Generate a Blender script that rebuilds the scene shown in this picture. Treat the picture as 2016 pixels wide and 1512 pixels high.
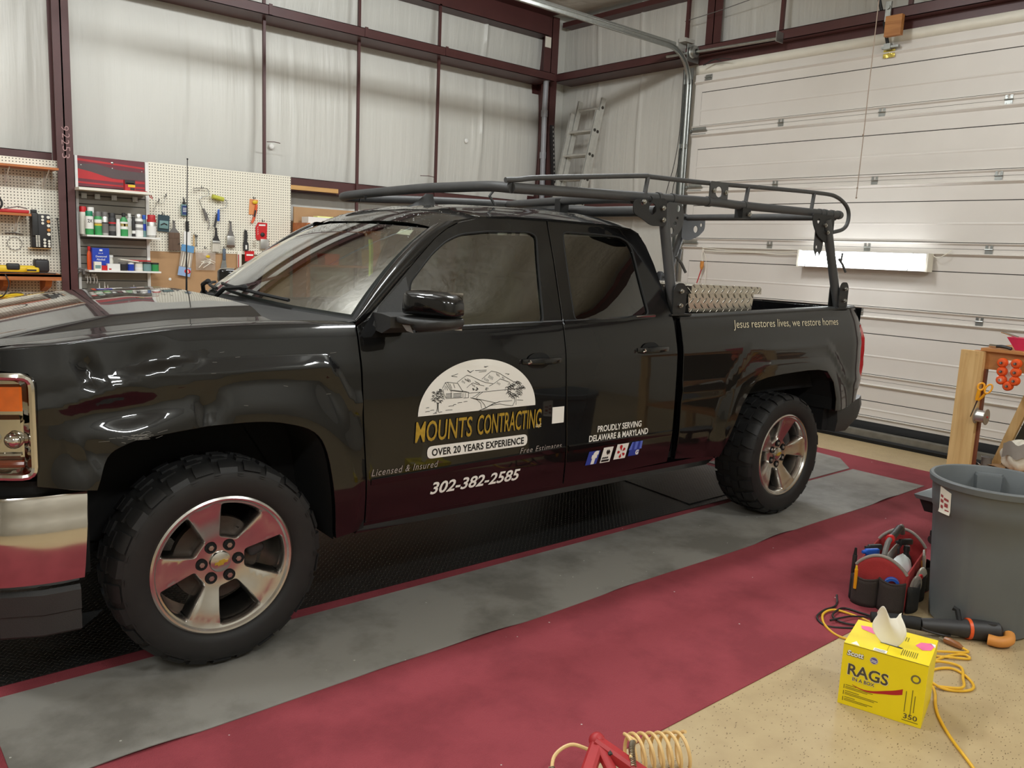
import bpy, bmesh, math, random
from mathutils import Vector, Matrix, Euler
from mathutils.geometry import delaunay_2d_cdt

for o in list(bpy.data.objects):
    bpy.data.objects.remove(o, do_unlink=True)
SC = bpy.context.scene
COL = SC.collection
PI = math.pi
R = math.radians
rnd = random.Random(7)

# ------------------------------------------------------------------ camera
cam_d = bpy.data.cameras.new('camera')
cam_d.sensor_fit = 'HORIZONTAL'
cam_d.sensor_width = 36.0
cam_d.lens = 1619.45 / 2016.0 * 36.0
cam_d.clip_start = 0.05
cam_d.clip_end = 100
cam = bpy.data.objects.new('camera', cam_d)
COL.objects.link(cam)
CR = ((0.762741, -0.645143, 0.044901), (-0.066446, -0.147241, -0.986866), (0.643282, 0.74974, -0.155174))
cam.matrix_world = Matrix(((CR[0][0], -CR[1][0], -CR[2][0], -1.129),
                           (CR[0][1], -CR[1][1], -CR[2][1], -2.938),
                           (CR[0][2], -CR[1][2], -CR[2][2], 1.617),
                           (0, 0, 0, 1)))
SC.camera = cam

# ------------------------------------------------------------------ world, exposure
world = bpy.data.worlds.new('world')
SC.world = world
world.use_nodes = True
world.node_tree.nodes['Background'].inputs[0].default_value = (0.9, 0.88, 0.82, 1)
world.node_tree.nodes['Background'].inputs[1].default_value = 0.02
SC.view_settings.view_transform = 'Standard'
SC.view_settings.look = 'None'
SC.view_settings.gamma = 1.0
SC.view_settings.use_curve_mapping = False
SC.view_settings.exposure = 0.0

def area(name, loc, sx, sy, power, col=(0.93, 0.975, 1.0)):
    d = bpy.data.lights.new(name, 'AREA')
    d.shape = 'RECTANGLE'
    d.size = sx
    d.size_y = sy
    d.energy = power
    d.color = col
    o = bpy.data.objects.new(name, d)
    COL.objects.link(o)
    o.location = loc
    return o
CEIL = 4.68
LAMPS = [(-3.4, 1.3), (0.0, 1.3), (3.4, 1.3), (-3.4, -4.6), (0.0, -4.6), (3.4, -4.6)]
POW = {1.3: 132, -4.6: 112}
for lx, ly in LAMPS:
    # wrap-round diffuser: the lamp throws light down and out to both sides
    for dy, tilt, k in ((-0.13, -1.15, 0.42), (0.13, 1.15, 0.42), (0.0, 0.0, 0.22)):
        area('ceiling_lamp_light', (lx, ly + dy, CEIL - 0.26), 1.15, 0.16, POW[ly] * k).rotation_euler = (tilt, 0, 0)

# ------------------------------------------------------------------ materials
def lin(c):
    out = []
    for x in c:
        x = x / 255.0
        out.append(x / 12.92 if x <= 0.04045 else ((x + 0.055) / 1.055) ** 2.4)
    return tuple(out)

def nodes(name):
    m = bpy.data.materials.new(name)
    m.use_nodes = True
    nt = m.node_tree
    return m, nt, nt.nodes['Principled BSDF']

def mat(name, rgb, rough=0.5, metal=0.0, var=0.06, scale=12.0, bump=0.0, bscale=60.0, coat=0.0, spec=0.5, stretch=(1, 1, 1), trans=0.0, alpha=1.0):
    """plain procedural surface: a base colour broken up by soft noise, optional fine relief"""
    m, nt, b = nodes(name)
    L = nt.links
    c = lin(rgb)
    tc = nt.nodes.new('ShaderNodeTexCoord')
    mp = nt.nodes.new('ShaderNodeMapping')
    mp.inputs['Scale'].default_value = stretch
    L.new(tc.outputs['Object'], mp.inputs[0])
    if var > 0:
        n = nt.nodes.new('ShaderNodeTexNoise')
        n.inputs['Scale'].default_value = scale
        n.inputs['Detail'].default_value = 4
        L.new(mp.outputs[0], n.inputs['Vector'])
        r = nt.nodes.new('ShaderNodeValToRGB')
        r.color_ramp.elements[0].position = 0.3
        r.color_ramp.elements[1].position = 0.7
        r.color_ramp.elements[0].color = tuple(x * (1 - var) for x in c) + (1,)
        r.color_ramp.elements[1].color = tuple(min(1, x * (1 + var)) for x in c) + (1,)
        L.new(n.outputs[0], r.inputs[0])
        L.new(r.outputs[0], b.inputs['Base Color'])
    else:
        b.inputs['Base Color'].default_value = c + (1,)
    b.inputs['Roughness'].default_value = rough
    b.inputs['Metallic'].default_value = metal
    b.inputs['Specular IOR Level'].default_value = spec
    b.inputs['Coat Weight'].default_value = coat
    b.inputs['Coat Roughness'].default_value = 0.03
    b.inputs['Transmission Weight'].default_value = trans
    b.inputs['Alpha'].default_value = alpha
    if bump > 0:
        n2 = nt.nodes.new('ShaderNodeTexNoise')
        n2.inputs['Scale'].default_value = bscale
        n2.inputs['Detail'].default_value = 3
        L.new(mp.outputs[0], n2.inputs['Vector'])
        bp = nt.nodes.new('ShaderNodeBump')
        bp.inputs['Strength'].default_value = min(1.0, bump)
        bp.inputs['Distance'].default_value = 0.004
        L.new(n2.outputs[0], bp.inputs['Height'])
        L.new(bp.outputs[0], b.inputs['Normal'])
    return m

def glass(name, tint, rough=0.0, refl=1.45):
    """window glass: tinted see-through pane with a Fresnel reflection"""
    m = bpy.data.materials.new(name)
    m.use_nodes = True
    nt = m.node_tree
    nt.nodes.clear()
    out = nt.nodes.new('ShaderNodeOutputMaterial')
    mix = nt.nodes.new('ShaderNodeMixShader')
    tr = nt.nodes.new('ShaderNodeBsdfTransparent')
    gl = nt.nodes.new('ShaderNodeBsdfGlossy')
    fr = nt.nodes.new('ShaderNodeFresnel')
    ge = nt.nodes.new('ShaderNodeNewGeometry')       # same index from both sides of the thin pane
    ix = nt.nodes.new('ShaderNodeMix')
    ix.inputs['A'].default_value = refl
    ix.inputs['B'].default_value = 1 / refl
    nt.links.new(ge.outputs['Backfacing'], ix.inputs['Factor'])
    nt.links.new(ix.outputs['Result'], fr.inputs['IOR'])
    tr.inputs[0].default_value = tuple(tint) + (1,)
    gl.inputs['Roughness'].default_value = rough
    gl.inputs['Color'].default_value = (1, 1, 1, 1)
    L = nt.links
    # both faces of the pane reflect: 2R / (1 + R)
    m1 = nt.nodes.new('ShaderNodeMath'); m1.operation = 'ADD'; m1.inputs[1].default_value = 1.0
    m2 = nt.nodes.new('ShaderNodeMath'); m2.operation = 'DIVIDE'
    m3 = nt.nodes.new('ShaderNodeMath'); m3.operation = 'MULTIPLY'; m3.inputs[1].default_value = 2.0
    L.new(fr.outputs[0], m1.inputs[0]); L.new(fr.outputs[0], m2.inputs[0]); L.new(m1.outputs[0], m2.inputs[1])
    L.new(m2.outputs[0], m3.inputs[0]); L.new(m3.outputs[0], mix.inputs[0])
    L.new(tr.outputs[0], mix.inputs[1])
    L.new(gl.outputs[0], mix.inputs[2])
    L.new(mix.outputs[0], out.inputs[0])
    return m

def emit(name, rgb, strength):
    m, nt, b = nodes(name)
    b.inputs['Base Color'].default_value = (0.9, 0.9, 0.9, 1)
    b.inputs['Emission Color'].default_value = tuple(rgb) + (1,)
    b.inputs['Emission Strength'].default_value = strength
    return m

def insulation(name, rgb, axis):
    """white vinyl-faced insulation: faint long vertical wrinkles, stronger towards the girts"""
    m, nt, b = nodes(name)
    L = nt.links
    tc = nt.nodes.new('ShaderNodeTexCoord')
    def wr(sc, stretch, det):
        mp = nt.nodes.new('ShaderNodeMapping')
        mp.inputs['Scale'].default_value = stretch
        L.new(tc.outputs['Object'], mp.inputs[0])
        n = nt.nodes.new('ShaderNodeTexNoise')
        n.inputs['Scale'].default_value = sc
        n.inputs['Detail'].default_value = det
        L.new(mp.outputs[0], n.inputs['Vector'])
        return n
    a = wr(7.0, (1, 1, 0.05), 4)
    c = wr(1.3, (1, 1, 0.35), 2)
    f = wr(26.0, (1, 1, 0.05), 2)
    g = wr(1.1, (1, 1, 1), 1)
    mul = nt.nodes.new('ShaderNodeMath'); mul.operation = 'MULTIPLY'
    rg = nt.nodes.new('ShaderNodeValToRGB')
    rg.color_ramp.elements[0].position = 0.48
    rg.color_ramp.elements[1].position = 0.68
    L.new(g.outputs[0], rg.inputs[0])
    L.new(f.outputs[0], mul.inputs[0]); L.new(rg.outputs[0], mul.inputs[1])
    ad = nt.nodes.new('ShaderNodeMath'); ad.operation = 'MULTIPLY_ADD'
    ad.inputs[1].default_value = 0.35
    L.new(mul.outputs[0], ad.inputs[0]); L.new(a.outputs[0], ad.inputs[2])
    ad2 = nt.nodes.new('ShaderNodeMath'); ad2.operation = 'MULTIPLY_ADD'
    ad2.inputs[1].default_value = 2.0
    L.new(c.outputs[0], ad2.inputs[0]); L.new(ad.outputs[0], ad2.inputs[2])
    bp = nt.nodes.new('ShaderNodeBump')
    bp.inputs['Strength'].default_value = 0.55
    bp.inputs['Distance'].default_value = 0.035
    L.new(ad2.outputs[0], bp.inputs['Height'])
    L.new(bp.outputs[0], b.inputs['Normal'])
    r = nt.nodes.new('ShaderNodeValToRGB')
    cl = lin(rgb)
    r.color_ramp.elements[0].color = tuple(x * 0.93 for x in cl) + (1,)
    r.color_ramp.elements[1].color = tuple(min(1, x * 1.04) for x in cl) + (1,)
    L.new(c.outputs[0], r.inputs[0])
    L.new(r.outputs[0], b.inputs['Base Color'])
    b.inputs['Roughness'].default_value = 0.42
    return m

def speckle_floor(name):
    m, nt, b = nodes(name)
    L = nt.links
    tc = nt.nodes.new('ShaderNodeTexCoord')
    mp = nt.nodes.new('ShaderNodeMapping')
    mp.inputs['Scale'].default_value = (1, 2.2, 1)
    mp.inputs['Rotation'].default_value = (0, 0, 0.7)
    L.new(tc.outputs['Object'], mp.inputs[0])
    v = nt.nodes.new('ShaderNodeTexVoronoi')
    v.inputs['Scale'].default_value = 58
    L.new(mp.outputs[0], v.inputs['Vector'])
    n = nt.nodes.new('ShaderNodeTexNoise')
    n.inputs['Scale'].default_value = 9
    n.inputs['Detail'].default_value = 5
    L.new(tc.outputs['Object'], n.inputs['Vector'])
    # speck where the cell centre is near and the cell's random colour is high
    lt = nt.nodes.new('ShaderNodeMath'); lt.operation = 'LESS_THAN'; lt.inputs[1].default_value = 0.20
    L.new(v.outputs['Distance'], lt.inputs[0])
    sp = nt.nodes.new('ShaderNodeSeparateColor')
    L.new(v.outputs['Color'], sp.inputs[0])
    gt = nt.nodes.new('ShaderNodeMath'); gt.operation = 'GREATER_THAN'; gt.inputs[1].default_value = 0.50
    L.new(sp.outputs[0], gt.inputs[0])
    mu = nt.nodes.new('ShaderNodeMath'); mu.operation = 'MULTIPLY'
    L.new(lt.outputs[0], mu.inputs[0]); L.new(gt.outputs[0], mu.inputs[1])
    r = nt.nodes.new('ShaderNodeValToRGB')
    r.color_ramp.elements[0].position = 0.3
    r.color_ramp.elements[1].position = 0.7
    r.color_ramp.elements[0].color = lin((174, 152, 115)) + (1,)
    r.color_ramp.elements[1].color = lin((184, 163, 124)) + (1,)
    L.new(n.outputs[0], r.inputs[0])
    mx = nt.nodes.new('ShaderNodeMix'); mx.data_type = 'RGBA'
    mx.inputs['B'].default_value = lin((96, 76, 50)) + (1,)
    L.new(mu.outputs[0], mx.inputs['Factor'])
    L.new(r.outputs[0], mx.inputs['A'])
    L.new(mx.outputs['Result'], b.inputs['Base Color'])
    b.inputs['Roughness'].default_value = 0.4
    return m

def stained(name, rgb, dark, rough, bump, spots=0.0, scale=1.6):
    """a worn floor covering: base, darker wet-looking stains, optional pale grit"""
    m, nt, b = nodes(name)
    L = nt.links
    tc = nt.nodes.new('ShaderNodeTexCoord')
    n = nt.nodes.new('ShaderNodeTexNoise')
    n.inputs['Scale'].default_value = scale
    n.inputs['Detail'].default_value = 6
    n.inputs['Roughness'].default_value = 0.62
    L.new(tc.outputs['Object'], n.inputs['Vector'])
    r = nt.nodes.new('ShaderNodeValToRGB')
    r.color_ramp.elements[0].position = 0.40
    r.color_ramp.elements[1].position = 0.56
    r.color_ramp.elements[0].color = lin(dark) + (1,)
    r.color_ramp.elements[1].color = lin(rgb) + (1,)
    L.new(n.outputs[0], r.inputs[0])
    col = r.outputs[0]
    if spots > 0:
        v = nt.nodes.new('ShaderNodeTexVoronoi')
        v.inputs['Scale'].default_value = 24
        L.new(tc.outputs['Object'], v.inputs['Vector'])
        lt = nt.nodes.new('ShaderNodeMath'); lt.operation = 'LESS_THAN'; lt.inputs[1].default_value = 0.10
        L.new(v.outputs['Distance'], lt.inputs[0])
        sp = nt.nodes.new('ShaderNodeSeparateColor')
        L.new(v.outputs['Color'], sp.inputs[0])
        gt = nt.nodes.new('ShaderNodeMath'); gt.operation = 'GREATER_THAN'; gt.inputs[1].default_value = 1 - spots
        L.new(sp.outputs[0], gt.inputs[0])
        mu = nt.nodes.new('ShaderNodeMath'); mu.operation = 'MULTIPLY'
        L.new(lt.outputs[0], mu.inputs[0]); L.new(gt.outputs[0], mu.inputs[1])
        mx = nt.nodes.new('ShaderNodeMix'); mx.data_type = 'RGBA'
        mx.inputs['B'].default_value = lin((190, 188, 180)) + (1,)
        L.new(mu.outputs[0], mx.inputs['Factor'])
        L.new(col, mx.inputs['A'])
        col = mx.outputs['Result']
    L.new(col, b.inputs['Base Color'])
    b.inputs['Roughness'].default_value = rough
    n2 = nt.nodes.new('ShaderNodeTexNoise')
    n2.inputs['Scale'].default_value = 220
    L.new(tc.outputs['Object'], n2.inputs['Vector'])
    bp = nt.nodes.new('ShaderNodeBump')
    bp.inputs['Strength'].default_value = bump
    bp.inputs['Distance'].default_value = 0.003
    L.new(n2.outputs[0], bp.inputs['Height'])
    L.new(bp.outputs[0], b.inputs['Normal'])
    return m

def tread_plate(name, rgb, rough, metal, pitch, height, spec=0.5):
    """raised diamond tread pattern, as on checker plate: short bars in two alternating directions"""
    m, nt, b = nodes(name)
    L = nt.links
    b.inputs['Base Color'].default_value = lin(rgb) + (1,)
    b.inputs['Roughness'].default_value = rough
    b.inputs['Metallic'].default_value = metal
    b.inputs['Specular IOR Level'].default_value = spec
    tc = nt.nodes.new('ShaderNodeTexCoord')
    sp = nt.nodes.new('ShaderNodeSeparateXYZ')
    uv = tc.outputs['UV']
    L.new(uv, sp.inputs[0])
    def M(op, a, b2=None, c=None):
        k = nt.nodes.new('ShaderNodeMath'); k.operation = op
        for i, s in enumerate((a, b2, c)):
            if s is None: continue
            if isinstance(s, (int, float)): k.inputs[i].default_value = s
            else: L.new(s, k.inputs[i])
        return k.outputs[0]
    x = M('DIVIDE', sp.outputs[0], pitch); y = M('DIVIDE', sp.outputs[1], pitch)
    def bars(ox, oy, sgn):
        fx = M('SUBTRACT', M('FRACT', M('ADD', x, ox)), 0.5)
        fy = M('SUBTRACT', M('FRACT', M('ADD', y, oy)), 0.5)
        p = M('MULTIPLY', M('ADD', fx, M('MULTIPLY', fy, sgn)), 0.7071)
        q = M('MULTIPLY', M('SUBTRACT', fx, M('MULTIPLY', fy, sgn)), 0.7071)
        e = M('ADD', M('POWER', M('DIVIDE', p, 0.36), 2.0), M('POWER', M('DIVIDE', q, 0.10), 2.0))
        return M('MAXIMUM', M('SUBTRACT', 1.0, e), 0.0)
    h = M('MAXIMUM', bars(0, 0, 1.0), bars(0.5, 0.5, -1.0))
    bp = nt.nodes.new('ShaderNodeBump')
    bp.inputs['Strength'].default_value = 1.0
    bp.inputs['Distance'].default_value = height
    L.new(h, bp.inputs['Height'])
    L.new(bp.outputs[0], b.inputs['Normal'])
    return m

def pegboard_mat(name, rgb, pitch=0.0254):
    m, nt, b = nodes(name)
    L = nt.links
    tc = nt.nodes.new('ShaderNodeTexCoord')
    sp = nt.nodes.new('ShaderNodeSeparateXYZ')
    L.new(tc.outputs['Object'], sp.inputs[0])
    def M(op, a, b2=None):
        k = nt.nodes.new('ShaderNodeMath'); k.operation = op
        for i, s in enumerate((a, b2)):
            if s is None: continue
            if isinstance(s, (int, float)): k.inputs[i].default_value = s
            else: L.new(s, k.inputs[i])
        return k.outputs[0]
    fx = M('SUBTRACT', M('FRACT', M('DIVIDE', sp.outputs[0], pitch)), 0.5)
    fz = M('SUBTRACT', M('FRACT', M('DIVIDE', sp.outputs[2], pitch)), 0.5)
    d = M('ADD', M('MULTIPLY', fx, fx), M('MULTIPLY', fz, fz))
    hole = M('LESS_THAN', d, 0.036)
    mx = nt.nodes.new('ShaderNodeMix'); mx.data_type = 'RGBA'
    mx.inputs['A'].default_value = lin(rgb) + (1,)
    mx.inputs['B'].default_value = lin((70, 62, 50)) + (1,)
    L.new(hole, mx.inputs['Factor'])
    L.new(mx.outputs['Result'], b.inputs['Base Color'])
    b.inputs['Roughness'].default_value = 0.5
    return m

def wood(name, rgb, dark, axis=2, rough=0.6):
    m, nt, b = nodes(name)
    L = nt.links
    tc = nt.nodes.new('ShaderNodeTexCoord')
    mp = nt.nodes.new('ShaderNodeMapping')
    st = [14, 14, 14]
    st[axis] = 1.0
    mp.inputs['Scale'].default_value = st
    L.new(tc.outputs['Object'], mp.inputs[0])
    n = nt.nodes.new('ShaderNodeTexNoise')
    n.inputs['Scale'].default_value = 2.2
    n.inputs['Detail'].default_value = 5
    n.inputs['Distortion'].default_value = 0.6
    L.new(mp.outputs[0], n.inputs['Vector'])
    r = nt.nodes.new('ShaderNodeValToRGB')
    r.color_ramp.elements[0].position = 0.35
    r.color_ramp.elements[1].position = 0.62
    r.color_ramp.elements[0].color = lin(dark) + (1,)
    r.color_ramp.elements[1].color = lin(rgb) + (1,)
    L.new(n.outputs[0], r.inputs[0])
    L.new(r.outputs[0], b.inputs['Base Color'])
    b.inputs['Roughness'].default_value = rough
    return m

K = {}
K['paint'] = mat('black_car_paint', (8, 8, 9), 0.35, 0, 0, coat=1.0, spec=0.12)
K['black_plastic'] = mat('textured_black_plastic', (44, 44, 43), 0.5, bump=0.25, bscale=300)
K['soft_black'] = mat('soft_black_rubber', (14, 14, 14), 0.75)
K['void'] = mat('dark_underbody', (10, 10, 10), 0.9)
K['tyre'] = mat('tyre_rubber', (24, 23, 22), 0.66, var=0.15, scale=20)
K['tread'] = mat('tread_rubber', (23, 23, 23), 0.6, var=0.15, scale=40)
K['chrome'] = mat('polished_chrome', (212, 208, 202), 0.07, 1.0, 0)
K['bumper_chrome'] = mat('chrome_bumper', (205, 200, 194), 0.10, 1.0, 0.03, scale=3)
K['alloy'] = mat('polished_alloy', (200, 197, 192), 0.24, 1.0, 0.04, scale=30)
K['alloy_dark'] = mat('inner_wheel_barrel', (150, 146, 140), 0.35, 1.0, 0.1)
K['iron'] = mat('brake_iron', (70, 62, 56), 0.5, 0.7, 0.15)
K['steel'] = mat('galvanised_steel', (168, 170, 166), 0.38, 0.9, 0.10, scale=25)
K['bolt'] = mat('zinc_bolt', (180, 178, 172), 0.3, 1.0, 0)
K['alu'] = mat('aluminium', (196, 194, 186), 0.4, 0.35, 0.08, scale=18)
K['amber'] = mat('amber_lens', (226, 104, 22), 0.15, 0, 0.1, scale=30, coat=0.6)
K['red_lens'] = mat('red_lens', (190, 18, 26), 0.12, 0, 0.12, scale=30, coat=0.8)
K['orange_lens'] = mat('dull_amber_marker', (120, 42, 18), 0.15, 0, 0.1, coat=0.6)
K['lens'] = glass('clear_lens', (0.93, 0.94, 0.93), 0.0, 1.35)
K['windscreen'] = glass('windscreen_glass', (0.72, 0.78, 0.71), 0.0, 2.6)
K['side_glass'] = glass('tinted_side_glass', (0.36, 0.40, 0.34), 0.0, 1.95)
K['dark_glass'] = glass('dark_rear_glass', (0.06, 0.066, 0.06), 0.0, 1.8)
K['decal_white'] = mat('white_vinyl', (232, 230, 222), 0.45, 0, 0)
K['decal_black'] = mat('black_vinyl', (18, 18, 18), 0.5, 0, 0)
K['decal_gold'] = mat('gold_vinyl', (172, 140, 44), 0.42, 0.15, 0.18, scale=60)
K['decal_grey'] = mat('silver_grey_vinyl', (150, 140, 134), 0.5, 0, 0)
K['decal_cream'] = mat('cream_vinyl', (214, 204, 176), 0.5, 0, 0)
K['decal_blue'] = mat('blue_vinyl', (44, 62, 150), 0.45, 0, 0)
K['decal_light_blue'] = mat('light_blue_vinyl', (92, 110, 196), 0.45, 0, 0)
K['decal_red'] = mat('red_vinyl', (176, 26, 30), 0.45, 0, 0)
K['rack'] = mat('rack_dark_grey_powder', (66, 66, 66), 0.52, 0.0, 0.10, scale=9, bump=0.12, bscale=200)
K['rack_black'] = mat('rack_black_plate', (28, 28, 28), 0.5, 0, 0.1)
K['plate'] = tread_plate('bright_tread_plate', (208, 203, 192), 0.24, 1.0, 0.062, 0.006)
K['plate_black'] = tread_plate('black_tread_vinyl', (24, 24, 23), 0.42, 0.0, 0.030, 0.004)
K['grey'] = mat('cabin_grey', (158, 160, 152), 0.8)
K['cabin_dark'] = mat('cabin_seat_grey', (92, 92, 86), 0.85)
K['dash'] = mat('dashboard_haze_grey', (165, 174, 164), 0.6)  # dark grey dash, paled: windscreen reflection haze is put into its colour
K['oxide'] = mat('red_oxide_paint', (80, 45, 43), 0.45, 0, 0.10, scale=5)
K['insul'] = insulation('white_vinyl_insulation', (214, 212, 203), 'x')
K['insul_side'] = insulation('white_vinyl_insulation_end', (208, 205, 196), 'y')
K['ceiling'] = insulation('ceiling_insulation', (206, 203, 192), 'x')
K['door'] = mat('door_off_white', (222, 216, 208), 0.5, 0, 0.02, scale=3)
K['door_rail'] = mat('door_rail_white', (204, 199, 188), 0.42, 0, 0.02)
K['seam'] = mat('dark_joint', (58, 54, 48), 0.7)
K['floor'] = speckle_floor('tan_speckled_tile')
K['red_carpet'] = stained('red_carpet', (141, 55, 63), (127, 46, 54), 0.95, 0.9, 0.03, 2.2)
K['grey_mat'] = stained('grey_rubber_runner', (142, 139, 132), (112, 109, 102), 0.6, 0.15, 0.12, 1.7)
K['peg'] = pegboard_mat('white_pegboard', (238, 232, 214))
K['slat'] = mat('grey_slat', (142, 136, 124), 0.5, 0, 0.04)
K['cream'] = mat('cream_white', (232, 227, 212), 0.5, 0, 0.02)
K['white'] = mat('clean_white', (236, 234, 228), 0.5, 0, 0.02)
K['pine'] = wood('pine', (214, 178, 122), (196, 156, 100), 2)
K['pine_x'] = wood('pine_lying', (206, 160, 98), (182, 134, 78), 0)
K['pine_y'] = wood('pine_cross', (186, 128, 72), (160, 102, 54), 1)
K['orange_wood'] = wood('orange_stained_wood', (188, 112, 58), (164, 90, 42), 0)
K['brown_wood'] = wood('brown_wood_side', (134, 74, 50), (112, 60, 40), 2)
K['mdf'] = mat('tan_hardboard', (178, 140, 100), 0.7, 0, 0.05, scale=8)
K['can_grey'] = mat('grey_bin_plastic', (96, 100, 101), 0.5, 0, 0.06, scale=4)
K['yellow_box'] = mat('yellow_card', (240, 214, 10), 0.42, 0, 0.02)
K['yellow_top'] = mat('yellow_card_top', (240, 214, 10), 0.42, 0, 0.02)
K['tissue'] = mat('white_wiper_cloth', (236, 230, 214), 0.9, 0, 0.03)
K['cord_yellow'] = mat('yellow_cord', (222, 172, 44), 0.5, 0, 0.08)
K['cord_black'] = mat('black_cord', (30, 26, 24), 0.55)
K['cream_hose'] = mat('cream_coil_hose', (226, 190, 128), 0.4, 0, 0.05)
K['spring'] = mat('spring_steel', (150, 140, 120), 0.35, 0.9, 0.1)
K['red_plastic'] = mat('red_plastic', (172, 44, 48), 0.5, 0, 0.08, scale=14)
K['bright_red'] = mat('bright_red', (204, 30, 34), 0.45, 0, 0.04)
K['orange'] = mat('orange_plastic', (222, 84, 30), 0.42, 0, 0.05)
K['amber_handle'] = mat('yellow_orange_handle', (232, 158, 24), 0.42, 0, 0.04)
K['tan_orange'] = mat('tan_orange_grip', (206, 136, 62), 0.55, 0, 0.08)
K['fabric'] = mat('brown_black_canvas', (54, 46, 42), 0.9, 0, 0.12, bump=0.5, bscale=260)
K['fabric_black'] = mat('black_canvas', (34, 33, 31), 0.9, 0, 0.12, bump=0.5, bscale=260)
K['red_fabric'] = mat('red_canvas', (158, 44, 44), 0.85, 0, 0.10, bump=0.4, bscale=260)
K['grey_fabric'] = mat('grey_binding', (146, 138, 130), 0.85, 0, 0.08)
K['blue'] = mat('blue_plastic', (36, 92, 190), 0.4, 0, 0.05)
K['deep_blue'] = mat('deep_blue_label', (36, 66, 172), 0.4, 0, 0.05)
K['green'] = mat('green_paint_cap', (18, 128, 92), 0.4, 0, 0.05)
K['can_green'] = mat('green_label', (60, 150, 84), 0.4, 0, 0.05)
K['teal'] = mat('teal_label', (116, 150, 148), 0.5, 0, 0.05)
K['dark'] = mat('dark_plastic', (44, 42, 42), 0.5, 0, 0.06)
K['grey_plastic'] = mat('mid_grey_plastic', (112, 108, 104), 0.5, 0, 0.06)
K['silver'] = mat('silver_tin', (196, 194, 188), 0.32, 0.7, 0.05)
K['yellow'] = mat('tool_yellow', (226, 190, 40), 0.45, 0, 0.05)
K['bristle'] = mat('bristles', (104, 84, 70), 0.9, 0, 0.15, scale=80, stretch=(1, 1, 0.1))
K['bristle_pale'] = mat('pale_bristles', (206, 200, 186), 0.9, 0, 0.12, scale=80, stretch=(1, 1, 0.1))
K['pink'] = mat('pink_print', (238, 110, 160), 0.5, 0, 0)
K['plastic_bag'] = mat('clear_poly_bag', (206, 196, 184), 0.25, 0, 0.12, alpha=0.42)
K['maroon_print'] = mat('maroon_print', (110, 46, 56), 0.5, 0, 0.05)
K['print_grey'] = mat('grey_print', (86, 72, 72), 0.5, 0, 0.05)
K['print_red'] = mat('red_print', (186, 40, 44), 0.5, 0, 0.05)
K['chalk'] = mat('chalk_marks', (176, 140, 138), 0.9, 0, 0.1)
K['lamp_on'] = emit('lamp_diffuser', (1, 0.98, 0.93), 9.0)
K['tube_on'] = emit('led_tube_on', (0.93, 0.97, 1.0), 16.0)
K['reflector'] = mat('white_lamp_body', (236, 236, 234), 0.4, 0, 0)

# ------------------------------------------------------------------ mesh building
def rotm(rx=0, ry=0, rz=0):
    return Euler((rx, ry, rz)).to_matrix()

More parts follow.
